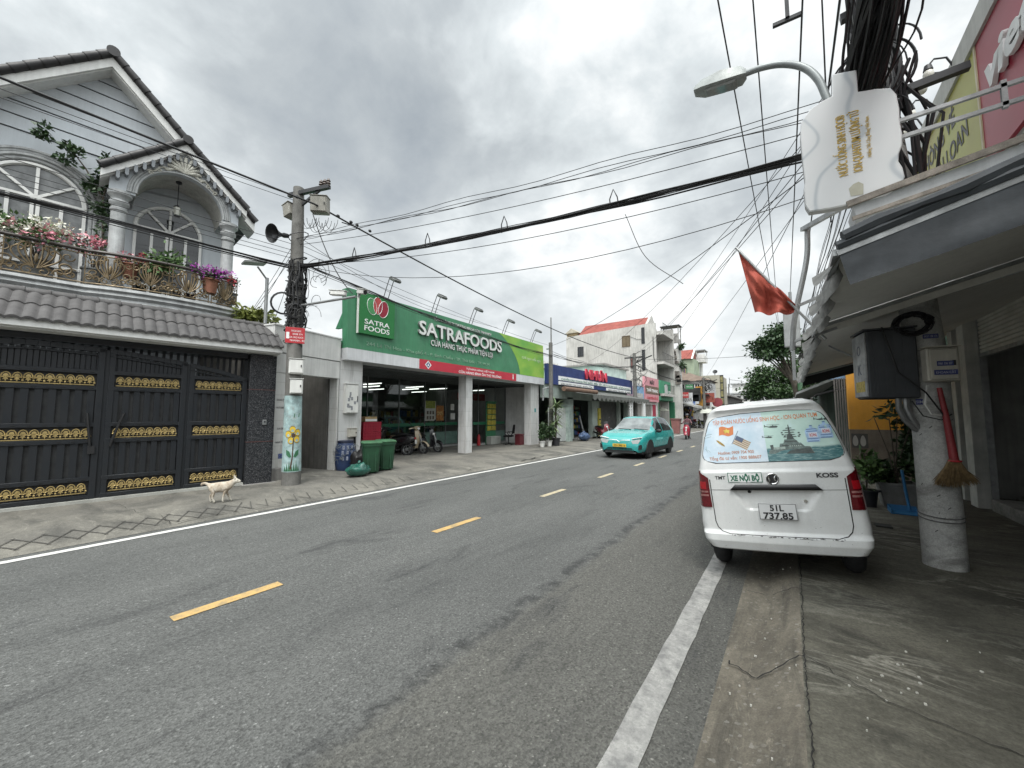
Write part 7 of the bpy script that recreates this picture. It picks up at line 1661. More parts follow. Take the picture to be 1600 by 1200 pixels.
mb = MB(); mb.tube([(-.40, 2.135, .72), (-.1, 2.165, .71), (-.03, 2.17, .66), (0, 2.172, .64), (.03, 2.17, .66), (.1, 2.165, .71), (.40, 2.135, .72)], .012, 6); mb.build('badge', CHROME, car)
mb = MB(); mb.box(-.26, .26, 2.16, 2.185, .46, .575); pl_ = mb.build('number_plate', mat('yellow_plate', (.60, .40, .05), .4, 0, .1), car); lettering('plate_text', '50H 308.16', .44, .07, (0, 2.187, .517), (-1, 0, 0), (0, 0, 1), LBLACK, pl_, .001, .01)
mb = MB(); mb.box(-.78, .78, -1.9, 1.9, .20, .28); mb.build('underside', BLACK, car)
mb = MB(); mb.bar((-.68, .92, 1.075), (-.1, .88, 1.10), .02); mb.bar((.0, .93, 1.075), (.55, .88, 1.10), .02); mb.build('wiper', BLACK, car)

# ================================================================== rider on the red motorbike
bk = scooter('red motorbike ridden towards the viewer behind the turquoise car', (-5.78, 28.6, .015), R(184), mat('red_bike_paint', (.28, .02, .04), .3, 0, .1, coat=.5), BLACK, None, 0, 0, 1)
per = thing('person', 'person in dark trousers and a dusky pink top riding the red motorbike', 'person', (-5.78, 28.6, .015), R(184))
SKIN_ = mat('skin', (.30, .17, .11), .6, 0, .1)
nd = [((0, -.30, .84), .13, .11), ((0, -.27, 1.0), .13, .10), ((0, -.22, 1.22), .16, .11), ((0, -.19, 1.36), .07, .07), ((0, -.17, 1.44), .055, .055),
      ((.17, -.20, 1.29), .055), ((.27, -.02, 1.08), .042), ((.31, .22, 1.03), .034), ((-.17, -.20, 1.29), .055), ((-.27, -.02, 1.08), .042), ((-.31, .22, 1.03), .034)]
skin_body('body', nd, [(0, 1), (1, 2), (2, 3), (3, 4), (2, 5), (5, 6), (6, 7), (2, 8), (8, 9), (9, 10)], mat('dusky_pink_cloth', (.16, .08, .09), .9, 0, .2), per)
nd = [((0, -.30, .84), .13, .11), ((.13, -.18, .82), .085), ((.17, .14, .72), .065), ((.15, .10, .34), .045), ((.14, .22, .27), .04), ((-.13, -.18, .82), .085), ((-.17, .14, .72), .065), ((-.15, .10, .34), .045), ((-.14, .22, .27), .04)]
skin_body('trousers', nd, [(0, 1), (1, 2), (2, 3), (3, 4), (0, 5), (5, 6), (6, 7), (7, 8)], mat('dark_cloth', (.02, .02, .025), .9), per)
mb = MB(); mb.ball((0, -.14, 1.56), (.085, .10, .12), 14, 10); mb.ball((0, -.035, 1.55), (.014, .02, .018), 6, 4); mb.build('head', SKIN_, per)
mb = MB(); mb.lathe([(.125, -.0), (.128, .05), (.11, .10), (.06, .14), (0, .15)], 16, (0, -.15, 1.58)); mb.build('helmet', mat('dark_helmet', (.03, .03, .035), .3), per)
for s_ in (-1, 1):
    mb = MB(); mb.ball((s_ * .31, .25, 1.02), (.04, .045, .035), 8, 6)
    for k in range(4): mb.tube([(s_ * (.285 + .018 * k), .27, 1.035), (s_ * (.285 + .018 * k), .305, 1.02), (s_ * (.285 + .018 * k), .30, .99)], .009, 5)
    mb.tube([(s_ * .28, .24, 1.0), (s_ * .265, .27, .985)], .010, 5); mb.build('hand', SKIN_, per)
# ================================================================== right side: shop house with the roller shutter
bd = thing('shop_house', 'shop house in deep shade with a half-raised roller shutter and open dark room', 'building', (2.7, 0, 0))
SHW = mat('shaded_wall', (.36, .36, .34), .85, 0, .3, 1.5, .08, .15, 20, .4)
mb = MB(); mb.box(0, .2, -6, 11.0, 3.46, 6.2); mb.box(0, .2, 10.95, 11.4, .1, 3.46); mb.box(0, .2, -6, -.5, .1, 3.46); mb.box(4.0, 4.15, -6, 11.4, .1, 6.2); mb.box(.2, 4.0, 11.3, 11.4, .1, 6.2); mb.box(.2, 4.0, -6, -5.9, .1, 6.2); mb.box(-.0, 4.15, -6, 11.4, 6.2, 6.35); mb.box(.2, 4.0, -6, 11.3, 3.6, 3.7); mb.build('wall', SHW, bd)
mb = MB(); mb.box(-.10, 4.0, -5.9, 9.85, .10, .32); mb.build('step', concrete('worn_step', (.20, .195, .18), (.28, .27, .25), (.1, .1, .09), 2.), bd, .015)
mb = MB(); mb.box(-.22, .0, 9.95, 10.28, .13, 3.44); mb.box(-.18, 0, 10.72, 10.95, .13, 3.44); mb.build('door_jamb', mat('pale_jamb', (.50, .50, .47), .7, 0, .3, 3., .05, 0, 20, .4), bd, .006)
mb = MB()
n = 11
for i in range(n): 
    z = 2.72 + i * .066; mb.prism([(-.02, z), (-.045, z + .012), (-.05, z + .033), (-.045, z + .056), (-.02, z + .066), (-.01, z + .066), (-.01, z)], lambda u, v, d: (u, d, v), -.45, 9.94)
mb.build('roller_shutter', mat('cream_shutter', (.52, .50, .44), .45, 0, .2, 3., .04), bd)
mb = MB(); mb.box(-.06, 0, -.45, 9.95, 2.66, 2.72); mb.box(-.06, .02, 9.93, 9.97, .3, 3.44); mb.build('shutter_rail', STEEL, bd)
mb = MB()
for y, x, r_ in ((10.4, -.05, .03), (10.55, -.04, .045), (10.66, -.06, .025)): mb.cyl((x, y, .13), (x, y, 3.44), r_)
mb.tube([(-.06, 9.9, 3.5), (-.06, 6, 3.5), (-.06, 0, 3.5)], .02, 6); mb.build('wall_pipe', STEEL, bd)
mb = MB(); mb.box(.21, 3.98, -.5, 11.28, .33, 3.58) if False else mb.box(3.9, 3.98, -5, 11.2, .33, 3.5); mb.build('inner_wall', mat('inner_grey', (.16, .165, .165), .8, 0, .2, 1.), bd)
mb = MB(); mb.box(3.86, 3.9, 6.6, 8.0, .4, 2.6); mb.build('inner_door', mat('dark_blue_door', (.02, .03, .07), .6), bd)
mb = MB(); mb.tube([(3.85, 9.6, 3.2), (3.86, 9.5, 2.0), (3.86, 9.3, 1.2)], .012, 5); mb.tube([(3.82, 10.6, 1.5), (3.82, 8.2, 1.48)], .03, 6); mb.build('wall_conduit', BLACK, bd)
scooter('dark motorbike parked inside the shaded shop room', (3.55, 9.3, .33), R(160), BLACKP, BLACK, None, 0, 0)
t = thing('workbench', 'dark low workbench cluttered with tools inside the shaded shop', 'table', (3.5, 7.4, .33)); mb = MB(); mb.box(-.35, .3, -.6, .6, .55, .6)
for x, y in ((-.3, -.55), (.25, -.55), (-.3, .55), (.25, .55)): mb.bar((x, y, 0), (x, y, .55), .05)
mb.build('bench', DKSTEEL, t); mb = MB(); mb.cbox(-.2, .1, -.3, .0, .6, .75, .01); mb.cyl((.0, .3, .6), (.0, .3, .85), .1); mb.build('tools', mat('tool_grey', (.12, .12, .12), .5, 0, .6, 10.), t)
t = thing('car_tyre', 'old tyre with a yellow hub standing on the step inside the shaded shop', 'tyre', (3.0, 9.2, .33)); mb = MB(); torus(mb, (0, 0, .24), .17, .07, (1, .3, 0)); mb.build('tyre', TYRE, t); mb = MB(); mb.cyl((-.03, -.01, .24), (.03, .01, .24), .11); mb.build('hub', mat('yellow_hub', (.25, .17, .05), .6), t)

# ------------------------------------------------------------------ awnings
AWU = mat('awning_fabric', (.56, .55, .51), .85, 0, .15, 1.2, .04, .05, 12, .15)
AWD = mat('dark_valance_fabric', (.05, .057, .064), .75, 0, .35, 2.5, .06, .2, 9, .3)
def sawning(label, y0, y1, xf, zf, sl, near_h, far_h, m2, seed, scale_n):
    t = thing('awning', label, 'awning', (xf, y0, zf)); L = y1 - y0; D = 2.7 - xf
    sg_ = lambda u, v: .03 * math.sin(PI * u) * math.sin(PI * v)
    mb = MB(); mb.grid(lambda u, v: (D * u, L * v, sl * D * u - sg_(u, v)), 16, 12); mb.grid(lambda u, v: (D * u, L * v, sl * D * u - sg_(u, v) + .012), 16, 12); mb.build('fabric', AWU, t, recalc=False)
    fr_ = MB()
    for v in (0, 1): fr_.bar((0, L * v, -.03), (D, L * v, sl * D - .03), .035)
    fr_.bar((0, 0, -.02), (0, L, -.02), .04); fr_.build('frame', STEEL, t)
    n1 = lambda u, v: mnoise.noise(Vector((u * 5, v * 3, seed))) * .03
    if near_h:
        mb = MB(); mb.grid(lambda u, v: (D * u + .05 * v * (1 - u), -.012 + n1(u, v) * v, sl * D * u - near_h * v * (1 + .10 * math.sin(u * 5))), 26, 5); mb.tube([(D * i / 20, -.01, sl * D * i / 20 + .012) for i in range(21)], .03, 6); mb.build('end_valance', m2, t, recalc=False)
    if far_h:
        mb = MB(); mb.grid(lambda u, v: (D * u, L + .01 + n1(u, v) * .6 * v, sl * D * u - far_h * v), 20, 3); mb.build('far_valance', AWU if far_h < .2 else m2, t, recalc=False)
    # scallops along the street edge, each flap curling a little differently
    rnd = random.Random(seed); st = L / scale_n; mb = MB()
    for i in range(scale_n):
        a = i * st; h = .19 * rnd.uniform(.85, 1.1); cu = rnd.uniform(-.05, .06)
        mb.grid(lambda u, v: (.03 - .10 * u * (.3 + .7 * v) - cu * v * v - .03 * math.sin(PI * u) * v, a + st * (.02 + .96 * u), -.0 - h * v * (.45 + .55 * math.sin(PI * u) ** .7)), 8, 4)
    mb.build('scalloped_edge', mat('striped_valance', (.20, .20, .19), .8, 0, .6, 9.), t, recalc=False)
    return t
sawning('grey fabric awning over the pavement, nearest, with a dark end valance', 3.02, 5.58, .27, 2.70, .29, .235, .12, AWD, 1, 9)
sawning('second grey fabric awning over the pavement behind the concrete pole', 5.68, 12.2, .27, 2.66, .27, 0, .26, mat('black_valance', (.02, .021, .022), .8), 2, 24)
t = thing('awning_strut', 'thin steel strut bracing the second awning beside the cabinet', 'strut', (.5, 6.3, 2.6)); mb = MB(); mb.bar((-.05, .3, .0), (.35, -.1, -.36), .018); mb.build('strut', STEEL, t)
# tarpaulin roll and strings on top of the awning
t = thing('awning_roll', 'rolled dark tarpaulin tied along the top of the nearest awning', 'tarpaulin', (.3, 3.02, 2.76)); mb = MB(); mb.tube([(.0 + 2.3 * i / 14, -.02 + .02 * math.sin(i * 2.1), .0 + .67 * i / 14 + .012 * math.sin(i * 1.7)) for i in range(15)], [.035 + .012 * math.sin(i * 2.3) for i in range(15)], 8); mb.build('roll', AWD, t); mb = MB(); mb.tube([(.75, 0, .25), (.78, .6, .42), (.82, 1.2, .62)], .010, 5); mb.tube([(.80, 0, .27), (.86, .7, .44), (.93, 1.25, .63)], .010, 5); mb.build('rope', BLACK, t)

# ------------------------------------------------------------------ right concrete pole with its cabinets
RP = [(1.235, 6.02, .1), (1.225, 6.05, 2.4), (1.02, 6.15, 5.6), (.93, 6.2, 7.0), (.82, 6.26, 9.4)]
t = thing('utility_pole', 'thick pale concrete pole on the near pavement carrying cabinets and cables', 'pole', RP[0]); o_ = Vector(RP[0])
mb = MB(); mb.tube([Vector(p) - o_ for p in [(1.235, 6.02, .08), (1.233, 6.03, .9), (1.23, 6.04, 1.7)] + RP[1:]], [.168, .165, .16, .157, .14, .135, .12], 28); mb.build('shaft', POLER, t)
mb = MB()
for z in (.62, .66): mb.tube([(.169 * math.cos(a), .169 * math.sin(a), z - .1 + .02 * math.sin(a)) for a in [2 * PI * i / 24 for i in range(24)]], .006, 5, False, True)
mb.build('strap', mat('strap_grey', (.12, .12, .12), .6), t)
mb = MB(); rnd = random.Random(2)
for i in range(14):
    a = -PI / 2 - .2 + rnd.uniform(-.9, .9); z = rnd.uniform(.2, 1.6); w = rnd.uniform(.05, .2); r_ = .170 - z * .004; mb.grid(lambda u, v: (r_ * math.cos(a + w * u), r_ * math.sin(a + w * u), z + .010 * v + .02 * u), 4, 1)
mb.build('scars', mat('pole_scar', (.09, .09, .085), .9), t, recalc=False)
mb = MB(); mb.bar((-.5, .15, 6.6), (.7, .15, 6.75), .09); mb.bar((-.9, .2, 8.3), (.5, .2, 8.35), .10); mb.bar((-.25, .05, 5.3), (.5, .05, 5.35), .08); mb.build('crossarm', DKSTEEL, t)
mb = MB(); mb.bar((-1.02, .57, 8.3), (-1.02, .57, 7.35), .03, .05); mb.bar((-1.20, .60, 7.34), (-.84, .62, 7.34), .05, .05); mb.bar((-1.02, .57, 8.3), (-.4, .2, 8.3), .05); mb.build('hanger', DKSTEEL, t)
t = thing('telecom_cabinet', 'dark grey telecom cabinet with pale stickered side on the concrete pole', 'cabinet', (.72, 5.80, 1.87), R(7.6)); mb = MB(); mb.cbox(0, .41, 0, .45, 0, .76, .012); mb.build('housing', mat('dark_cabinet', (.050, .055, .062), .5, .1, .2, 4., .05), t)
mb = MB(); mb.box(.05, .38, -.008, .0, .03, .73); 
for i in range(4): mb.box(.07 + i * .075, .12 + i * .075, -.011, -.008, .06, .68)
mb.build('door', mat('dark_cabinet', (.05, .055, .062)), t)
mb = MB(); mb.cbox(-.022, .0, .01, .44, .02, .74, .006); sd = mb.build('side_panel', mat('pale_cabinet_side', (.36, .37, .38), .5, 0, .5, 7., .05, 0, 20, .3), t)
mb = MB(); mb.box(-.025, -.022, .06, .36, .08, .2); mb.build('yellow_sticker', mat('yellow_sticker', (.5, .38, .06), .5, 0, .5, 30.), sd)
for s_, z, h in (('K', .34, .13), ('O', .56, .12)): lettering('stencil', s_, .12, h, (-.024, .2, z), (0, -1, 0), (0, 0, 1), mat('stencil_grey', (.14, .15, .19), .6), sd, .001)
mb = MB(); mb.box(-.03, .42, -.015, .46, .76, .775); mb.build('lid', mat('dark_cabinet', (.05, .055, .062)), t)
wallbox('meter_box', 'cream meter box with blue stickers on the near concrete pole', 'box', (1.27, 5.80, 2.03), (.14, .24, .35), R(-90 + 8), CREAMB)
def sticker(label, x, y, z, w, h, s_, par=None):
    t = thing('phone_sticker', label, 'sticker', (x, y, z), R(8)); mb = MB(); mb.box(-w / 2, w / 2, -.002, 0, -h / 2, h / 2); mb.build('sheet', mat('navy_sticker', (.03, .04, .16), .5, 0, .2, 20.), t); lettering('sticker_text', s_, w * .85, h * .5, (0, -.003, 0), (1, 0, 0), (0, 0, 1), mat('pale_sticker_text', (.4, .42, .5), .5), t, .0005, .01)
sticker('blue phone number sticker on the cream meter box lid', 1.285, 5.702, 2.21, .12, .05, '0961 336 327'); sticker('dark sticker at the bottom of the cream meter box', 1.285, 5.7015, 2.12, .17, .05, 'KHOAN CẮT'); sticker('number sticker on the concrete pole above the meter box', 1.235, 5.875, 2.52, .12, .045, '0937 128 176'); sticker('blue sticker on the concrete pole left edge below the cabinet', 1.12, 5.905, 1.83, .06, .06, 'SIM')
t = thing('conduit', 'pair of grey conduits bending from the telecom cabinet into the concrete pole', 'pipe', (.98, 5.9, 1.88))
for k in range(2): mb = MB(); mb.tube([(-.02 + k * .06, .03 * k, 0), (-.02 + k * .06, .02, -.12), (.02 + k * .06, .03, -.24), (.1 + k * .04, .06, -.34), (.2, .1, -.40)], .028, 8); mb.build('pipe', STEEL, t)
t = thing('cable_coil', 'coil of black cable hung on the concrete pole under the awning', 'cable coil', (1.10, 5.84, 2.66)); mb = MB(); rnd = random.Random(8)
for i in range(14): r_ = rnd.uniform(.10, .17); mb.tube([(r_ * math.cos(a) + rnd.gauss(0, .004), rnd.gauss(0, .02), r_ * .8 * math.sin(a)) for a in [2 * PI * q / 20 for q in range(21)]], .007, 5)
mb.build('coil', CABLE, t)
t = thing('loose_cable', 'loose black and white cables drooping across the front of the concrete pole', 'cables', (1.2, 5.84, 1.9)); mb = MB(); mb.tube([(-.35, -.05, .75), (-.25, -.07, .25), (-.05, -.06, .02), (.06, -.04, -.2), (.1, .0, -.4)], .008, 5); mb.tube([(-.15, .0, -.06), (-.08, -.03, -.22), (.05, -.03, -.26), (.14, .03, -.2)], .006, 5); mb.build('black_cable', CABLE, t); mb = MB(); mb.tube([(-.03, -.02, .1), (-.06, -.04, -.1), (-.02, -.04, -.2), (.1, -.0, -.22)], .009, 5); mb.build('white_cable', WHITEP, t)
# broom
t = thing('broom', 'straw broom with a red handle hanging on the concrete pole', 'broom', (1.285, 5.82, .95)); mb = MB(); mb.tube([(-.03, 0, 1.02), (.0, -.01, .7), (.03, -.01, .28)], [.02, .026, .036], 10); mb.build('handle', mat('red_binding', (.26, .03, .035), .55, 0, .3, 14.), t)
mb = MB(); rnd = random.Random(3)
for i in range(420):
    a = rnd.uniform(-1, 1); d_ = rnd.uniform(-1, 1); L = .27 * rnd.uniform(.8, 1.05) * (1 - .12 * abs(a)); x1 = .03 + a * .155 + rnd.gauss(0, .008); y1 = -.01 + d_ * .03
    mb.tube([(.03 + a * .03, -.01 + d_ * .02, .30), (.03 + a * .075, -.012 + d_ * .028, .20), (x1, y1, .29 - L + .02 * a)], [.004, .003, .0015], 3, False)
mb.build('straw', mat('straw', (.22, .15, .07), .85, 0, .5, 25.), t, recalc=False)
mb = MB(); mb.tube([(.034 + .042 * math.cos(a), -.01 + .036 * math.sin(a), .28) for a in [2 * PI * i / 16 for i in range(16)]], .010, 6, False, True); mb.build('binding', RED, t)

# ------------------------------------------------------------------ plants and dustpan by the pole
t = thing('planter', 'grey square planter with a bushy shrub beside the van', 'plant', (1.42, 9.35, .13)); mb = MB(); mb.loft([[(-.2 * k, -.2 * k, z), (.2 * k, -.2 * k, z), (.2 * k, .2 * k, z), (-.2 * k, .2 * k, z)] for k, z in ((1, 0), (1.25, .38), (1.32, .38), (1.32, .42), (1.15, .42), (1.1, .36))], True, True); mb.build('pot', GREYPOT, t)
mb = MB(); rnd = random.Random(5)
for i in range(7): a = rnd.uniform(0, 6); mb.tube([(0, 0, .35), (.1 * math.cos(a), .1 * math.sin(a), .9), (.3 * math.cos(a), .3 * math.sin(a), 1.5)], [.014, .01, .006], 5)
mb.build('stem', BARK, t)
mb = MB(); leaves(mb, (-.08, 0, .60), (.36, .32, .18), 460, .12, 1); leaves(mb, (.20, 0, 1.10), (.24, .28, .50), 420, .12, 2); leaves(mb, (-.02, .0, 1.62), (.26, .2, .26), 70, .13, 3); leaves(mb, (.2, .0, .75), (.2, .28, .3), 200, .12, 4); mb.build('foliage', LEAF2, t, recalc=False)
t = thing('potted_shrub', 'leafy green shrub in a dark pot right behind the van tail light', 'plant', (1.00, 9.1, .13)); pot(t, .16, .28, mat('black_pot', (.03, .03, .035)))
mb = MB(); leaves(mb, (-.02, 0, .58), (.24, .24, .34), 480, .11, 6); mb.build('foliage', LEAF1, t, recalc=False); mb = MB(); mb.tube([(0, 0, .25), (.02, 0, .6), (0, .03, .9)], .012, 5); mb.build('stem', BARK, t)
t = thing('dustpan', 'blue plastic dustpan with an upright handle on the pavement', 'dustpan', (1.40, 8.78, .13)); BP = mat('blue_plastic', (.035, .17, .36), .45, 0, .2)
mb = MB(); mb.box(-.18, .16, -.16, .14, .004, .016); mb.box(-.18, -.17, -.16, .14, .016, .08); mb.box(.15, .16, -.16, .14, .016, .08); mb.box(-.18, .16, .13, .14, .016, .10); mb.build('pan', BP, t); mb = MB(); mb.tube([(.08, .13, .05), (.05, .14, .35), (.03, .16, .66)], .020, 8); mb.build('handle', BP, t)
mb = MB(); mb.box(-.05, .12, -.08, .08, 0, .02); o = mb.build('drain_cover', mat('drain_iron', (.05, .05, .048), .8, .2, .3)); o.location = (.95, 7.6, .128); tag(o, 'small iron drain cover on the pavement beside the van', 'drain cover')

# ------------------------------------------------------------------ orange wall and far right row
t = thing('orange_wall', 'orange plastered wall with a brown base beyond the plants', 'wall', (1.15, 12.6, .13)); mb = MB(); mb.box(0, 1.55, 0, .2, 1.2, 3.3); mb.build('upper_wall', mat('orange_plaster', (.74, .35, .05), .85, 0, .2, 1.5, .05, .1, 15, .12, (.45, .32, .2), .25), t)
mb = MB(); mb.box(0, 1.55, -.02, .2, 0, 1.2); mb.build('base_wall', mat('brown_base_plaster', (.20, .165, .13), .9, 0, .4, 2., .1, .2, 15, .3, (.12, .1, .08), .6), t); mb = MB(); mb.box(.02, .32, -.028, -.02, .76, 1.10); pn_ = mb.build('painted_square', mat('dark_square', (.09, .085, .08), .9), t)
mb = MB()
for x in (.09, .23): mb.prism([(x + .05 * math.cos(a) * (1 - .25 * math.sin(a)), .93 + .13 * math.sin(a)) for a in [2 * PI * i / 14 for i in range(14)]], lambda u, v, d: (u, d, v), -.034, -.028)
mb.build('foot_print', mat('pale_foot', (.38, .36, .33), .8), pn_)
mb = MB(); mb.box(.18, .42, -.012, 0, 2.05, 2.14); np_ = mb.build('house_number', mat('navy_plate', (.02, .025, .06), .5), t); lettering('plate_text', 'KP 4', .16, .055, (.30, -.013, 2.095), (1, 0, 0), (0, 0, 1), LWHITE, np_, .001)
t = thing('market_shop', 'dark green shop front under tent awnings beyond the orange wall', 'shop', (.9, 13.2, .13))
mb = MB(); mb.box(.4, .5, 0, 22, 0, 3.4); mb.box(.4, 5, .0, .1, 0, 3.4); mb.build('wall', mat('dark_green_shop', (.018, .05, .03), .8, 0, .5, 1.), t)
mb = MB()
for i in range(7): mb.box(.04 + .05 * i, .07 + .05 * i, -.03, .0, 0, 2.5)
mb.build('slatted_gate', mat('grey_slats', (.2, .19, .18), .7, 0, .4), t)
mb = MB(); mb.box(-.6, .5, .6, .7, 2.62, 2.95); mb.box(-.6, -.5, .6, 9, 2.62, 2.95); mb.build('green_fascia', mat('bright_green_fascia', (.05, .26, .08), .5, 0, .4, 2.), t)
mb = MB(); mb.box(-.25, .4, .3, .42, 2.5, 2.72); mb.build('blue_fascia', mat('pale_blue_fascia', (.22, .34, .5), .5), t)
mb = MB(); mb.prism([(.45, 2.75), (-.75, 2.2), (-.75, 2.14), (.45, 2.66)], lambda u, v, d: (u, d, v), .9, 14); mb.build('tent_awning', mat('pale_tent', (.42, .43, .42), .8, 0, .3), t)
mb = MB(); mb.prism([(.45, 2.35), (-.35, 2.1), (-.35, 2.06), (.45, 2.3)], lambda u, v, d: (u, d, v), .1, 1.2); mb.build('dark_awning', DKSTEEL, t)
t = thing('row_houses', 'row of plain houses further down the right side', 'building', (1.3, 36, .1)); mb = MB(); mb.box(0, 8, 0, 60, 0, 6.5); mb.build('wall', GREYW, t); mb = MB(); mb.box(-.3, 8.2, -.2, 60, 6.5, 6.7); mb.build('roof', GREYW, t)
# far white building where the street bends
t = thing('apartment_block', 'distant white layered building at the end of the street', 'building', (-11.5, 120, .1)); mb = MB(); mb.box(-2.2, 4.5, 0, 10, 0, 7.2); mb.box(-1.2, 3.2, 1, 9, 7.2, 9.6); mb.build('wall', WHITEW, t); mb = MB(); mb.box(-2.6, 5.0, -.5, 10, 7.0, 7.3); mb.box(-1.6, 3.6, .5, 9.5, 9.6, 9.9); mb.box(-2.6, 5, -.6, 0, 4.2, 4.5); mb.build('roof', GREYT, t); mb = MB()
for i in range(4): mb.box(-1.6 + 1.5 * i, -.7 + 1.5 * i, -.05, 0, 5.0, 6.4)
mb.build('window', WGLASS, t); mb = MB(); mb.bar((-1.8, 1, 9), (-1.8, 1, 11.5), .12); mb.bar((-1.8, 1, 11.0), (1.6, 1, 10.3), .08); mb.build('mast', DKSTEEL, t)
block('grey_house', 'distant grey house left of the white layered building', -21, -12.6, 112, 119, 6.4, GREYW, GREYT, ())
t = thing('utility_pole', 'thin distant pole in front of the white layered building', 'pole', (-11.2, 100, 0)); mb = MB(); mb.cyl((0, 0, 0), (0, 0, 8.5), .16, .12); mb.build('shaft', POLEC, t)
# trees on the right
def tree(label, loc, trunk, crowns, lf, seed, size):
    t = thing('tree', label, 'tree', loc, 0, 'trees beyond the van'); mb = MB()
    mb.tube(trunk[0], trunk[1], 9)
    rnd = random.Random(seed); top = Vector(trunk[0][-1])
    for c, rad, n in crowns:
        for _ in range(3): e = Vector(c) + Vector((rnd.uniform(-.6, .6) * rad[0], rnd.uniform(-.6, .6) * rad[1], rnd.uniform(-.2, .6) * rad[2])); s_ = Vector(trunk[0][-2]); mb.tube([s_, (s_ + e) / 2 + Vector((0, 0, .15)), e], [trunk[1][-1] * .6, trunk[1][-1] * .4, .015], 6)
    mb.build('trunk', BARK, t); mb = MB()
    for i, (c, rad, n) in enumerate(crowns): leaves(mb, c, rad, n, size, seed * 7 + i, .25, clumps=18, droop=.25)
    mb.build('crown', lf, t, recalc=False)
tree('tree with an open upper crown above the van on the right side', (.55, 22, .1), ([(0, 0, 0), (-.12, 0, 1.6), (-.35, 0, 3.0), (-.75, 0, 4.1)], [.20, .17, .13, .08]),
     [((-1.55, 0, 4.75), (.75, .8, .42), 1700), ((-.9, .1, 5.3), (.85, .9, .5), 1900), ((-.35, 0, 4.85), (.85, .9, .55), 1300), ((-1.1, -.3, 4.35), (.6, .7, .3), 700)], LEAF2, 3, .165)
tree('dense darker tree with a low rounded crown behind the white van', (-.1, 26, .1), ([(0, 0, 0), (-.1, 0, 1.4), (-.2, 0, 2.4)], [.2, .17, .12]),
     [((-1.2, 0, 3.3), (1.1, 1.2, .95), 3000), ((.3, .2, 3.5), (1.2, 1.3, 1.0), 3000), ((-.5, -.5, 2.6), (1.5, 1.2, .8), 2200), ((-.3, 0, 4.1), (1.1, 1.1, .6), 1000)], leafmat('leaf_deep', (.022, .052, .015), (.05, .10, .028)), 5, .17)

# ------------------------------------------------------------------ billboard over the awning (faces the street)
t = thing('billboard', 'large yellow-green and red ticket office billboard above the awning', 'billboard', (1.9, 9.02, 4.45))
def gradmat():
    m, nt, b, oc = newmat('billboard_print_green'); f = noise_(nt, mapped(nt, oc, (1, .5, .7)), 1.2, 3); c = ramp(nt, f, [(.35, (.30, .26, .02)), (.55, (.37, .37, .05)), (.7, (.25, .35, .06))]); nt.links.new(c, b.inputs['Base Color']); b.inputs['Roughness'].default_value = .4; return m
def redmat():
    m, nt, b, oc = newmat('billboard_print_red'); f = noise_(nt, mapped(nt, oc, (1, .35, .9), (0, 1.2, 0)), 1.1, 4); c = ramp(nt, f, [(.34, (.27, .01, .028)), (.5, (.33, .025, .05)), (.7, (.43, .12, .15))]); nt.links.new(c, b.inputs['Base Color']); b.inputs['Roughness'].default_value = .4; return m
mb = MB(); mb.box(0, .04, -2.55, 0, 0, 1.45); gp = mb.build('green_panel', gradmat(), t); mb = MB(); mb.box(0, .04, -9.5, -2.55, 0, 1.45); rp = mb.build('red_panel', redmat(), t)
mb = MB(); mb.box(-.03, .3, -9.5, .06, 1.45, 1.75); mb.box(-.03, .3, 0, .08, -.1, 1.75); mb.box(.04, .3, -9.5, 0, -.05, 1.45); mb.build('frame', mat('pale_frame', (.50, .50, .47), .6, 0, .2, 3., .03, 0, 20, .3), t)
mb = MB(); mb.box(-.012, .0, -2.57, -2.53, 0, 1.45); mb.build('panel_border', mat('cream_border', (.55, .50, .33), .5), t)
lettering('board_text', 'PHÒNG VÉ', 1.5, .24, (-.004, -1.05, 1.12), (0, -1, 0), (0, 0, 1), LBLACK, gp, .001, .016)
lettering('board_text', 'MẠNH LOAN', 1.75, .24, (-.004, -1.30, .74), (0, -1, 0), (0, 0, 1), LBLACK, gp, .001, .016)
lettering('board_letters', 'vietjet', 1.75, .36, (-.03, -3.75, .86), (0, -1, .0), (0, -.25, 1), LWHITE, rp, .02, .03); lettering('board_letters', 'Air', .8, .32, (-.03, -4.1, .46), (0, -1, 0), (0, -.25, 1), LWHITE, rp, .02, .03)
mb = MB(); mb.box(.05, .5, -9.4, -.1, -.2, -.1)
for y in (-.4, -2.5, -4.6, -6.7, -8.8): mb.bar((.3, y, -.2), (.8, y, 1.5), .06)
mb.build('support', STEEL, t)
for i, (y, z) in enumerate(((7.05, 6.15), (7.35, 6.17), (7.95, 6.2), (8.45, 6.22))):
    if i == 0: g0 = t = thing('globe_lamp', 'white globe lamps on the upper edge of the ticket office billboard', 'lamp', (1.78, y, z), 0, 'globe lamps on the billboard edge'); mb = MB(); mb.tube([(.1, 0, -.02), (.05, 0, .12), (-.06, 0, .16), (-.12, 0, .09)], .012, 6); mb.cyl((-.12, 0, .10), (-.12, 0, .03), .035, .05, 10); mb.build('neck', DKSTEEL, t); mb = MB(); mb.ball((-.12, 0, -.03), (.055, .055, .075), 12, 8); mb.build('globe', mat('white_globe', (.6, .58, .52), .3), t)
    else: c = copy_tree(g0); c.location = (1.78, y, z)
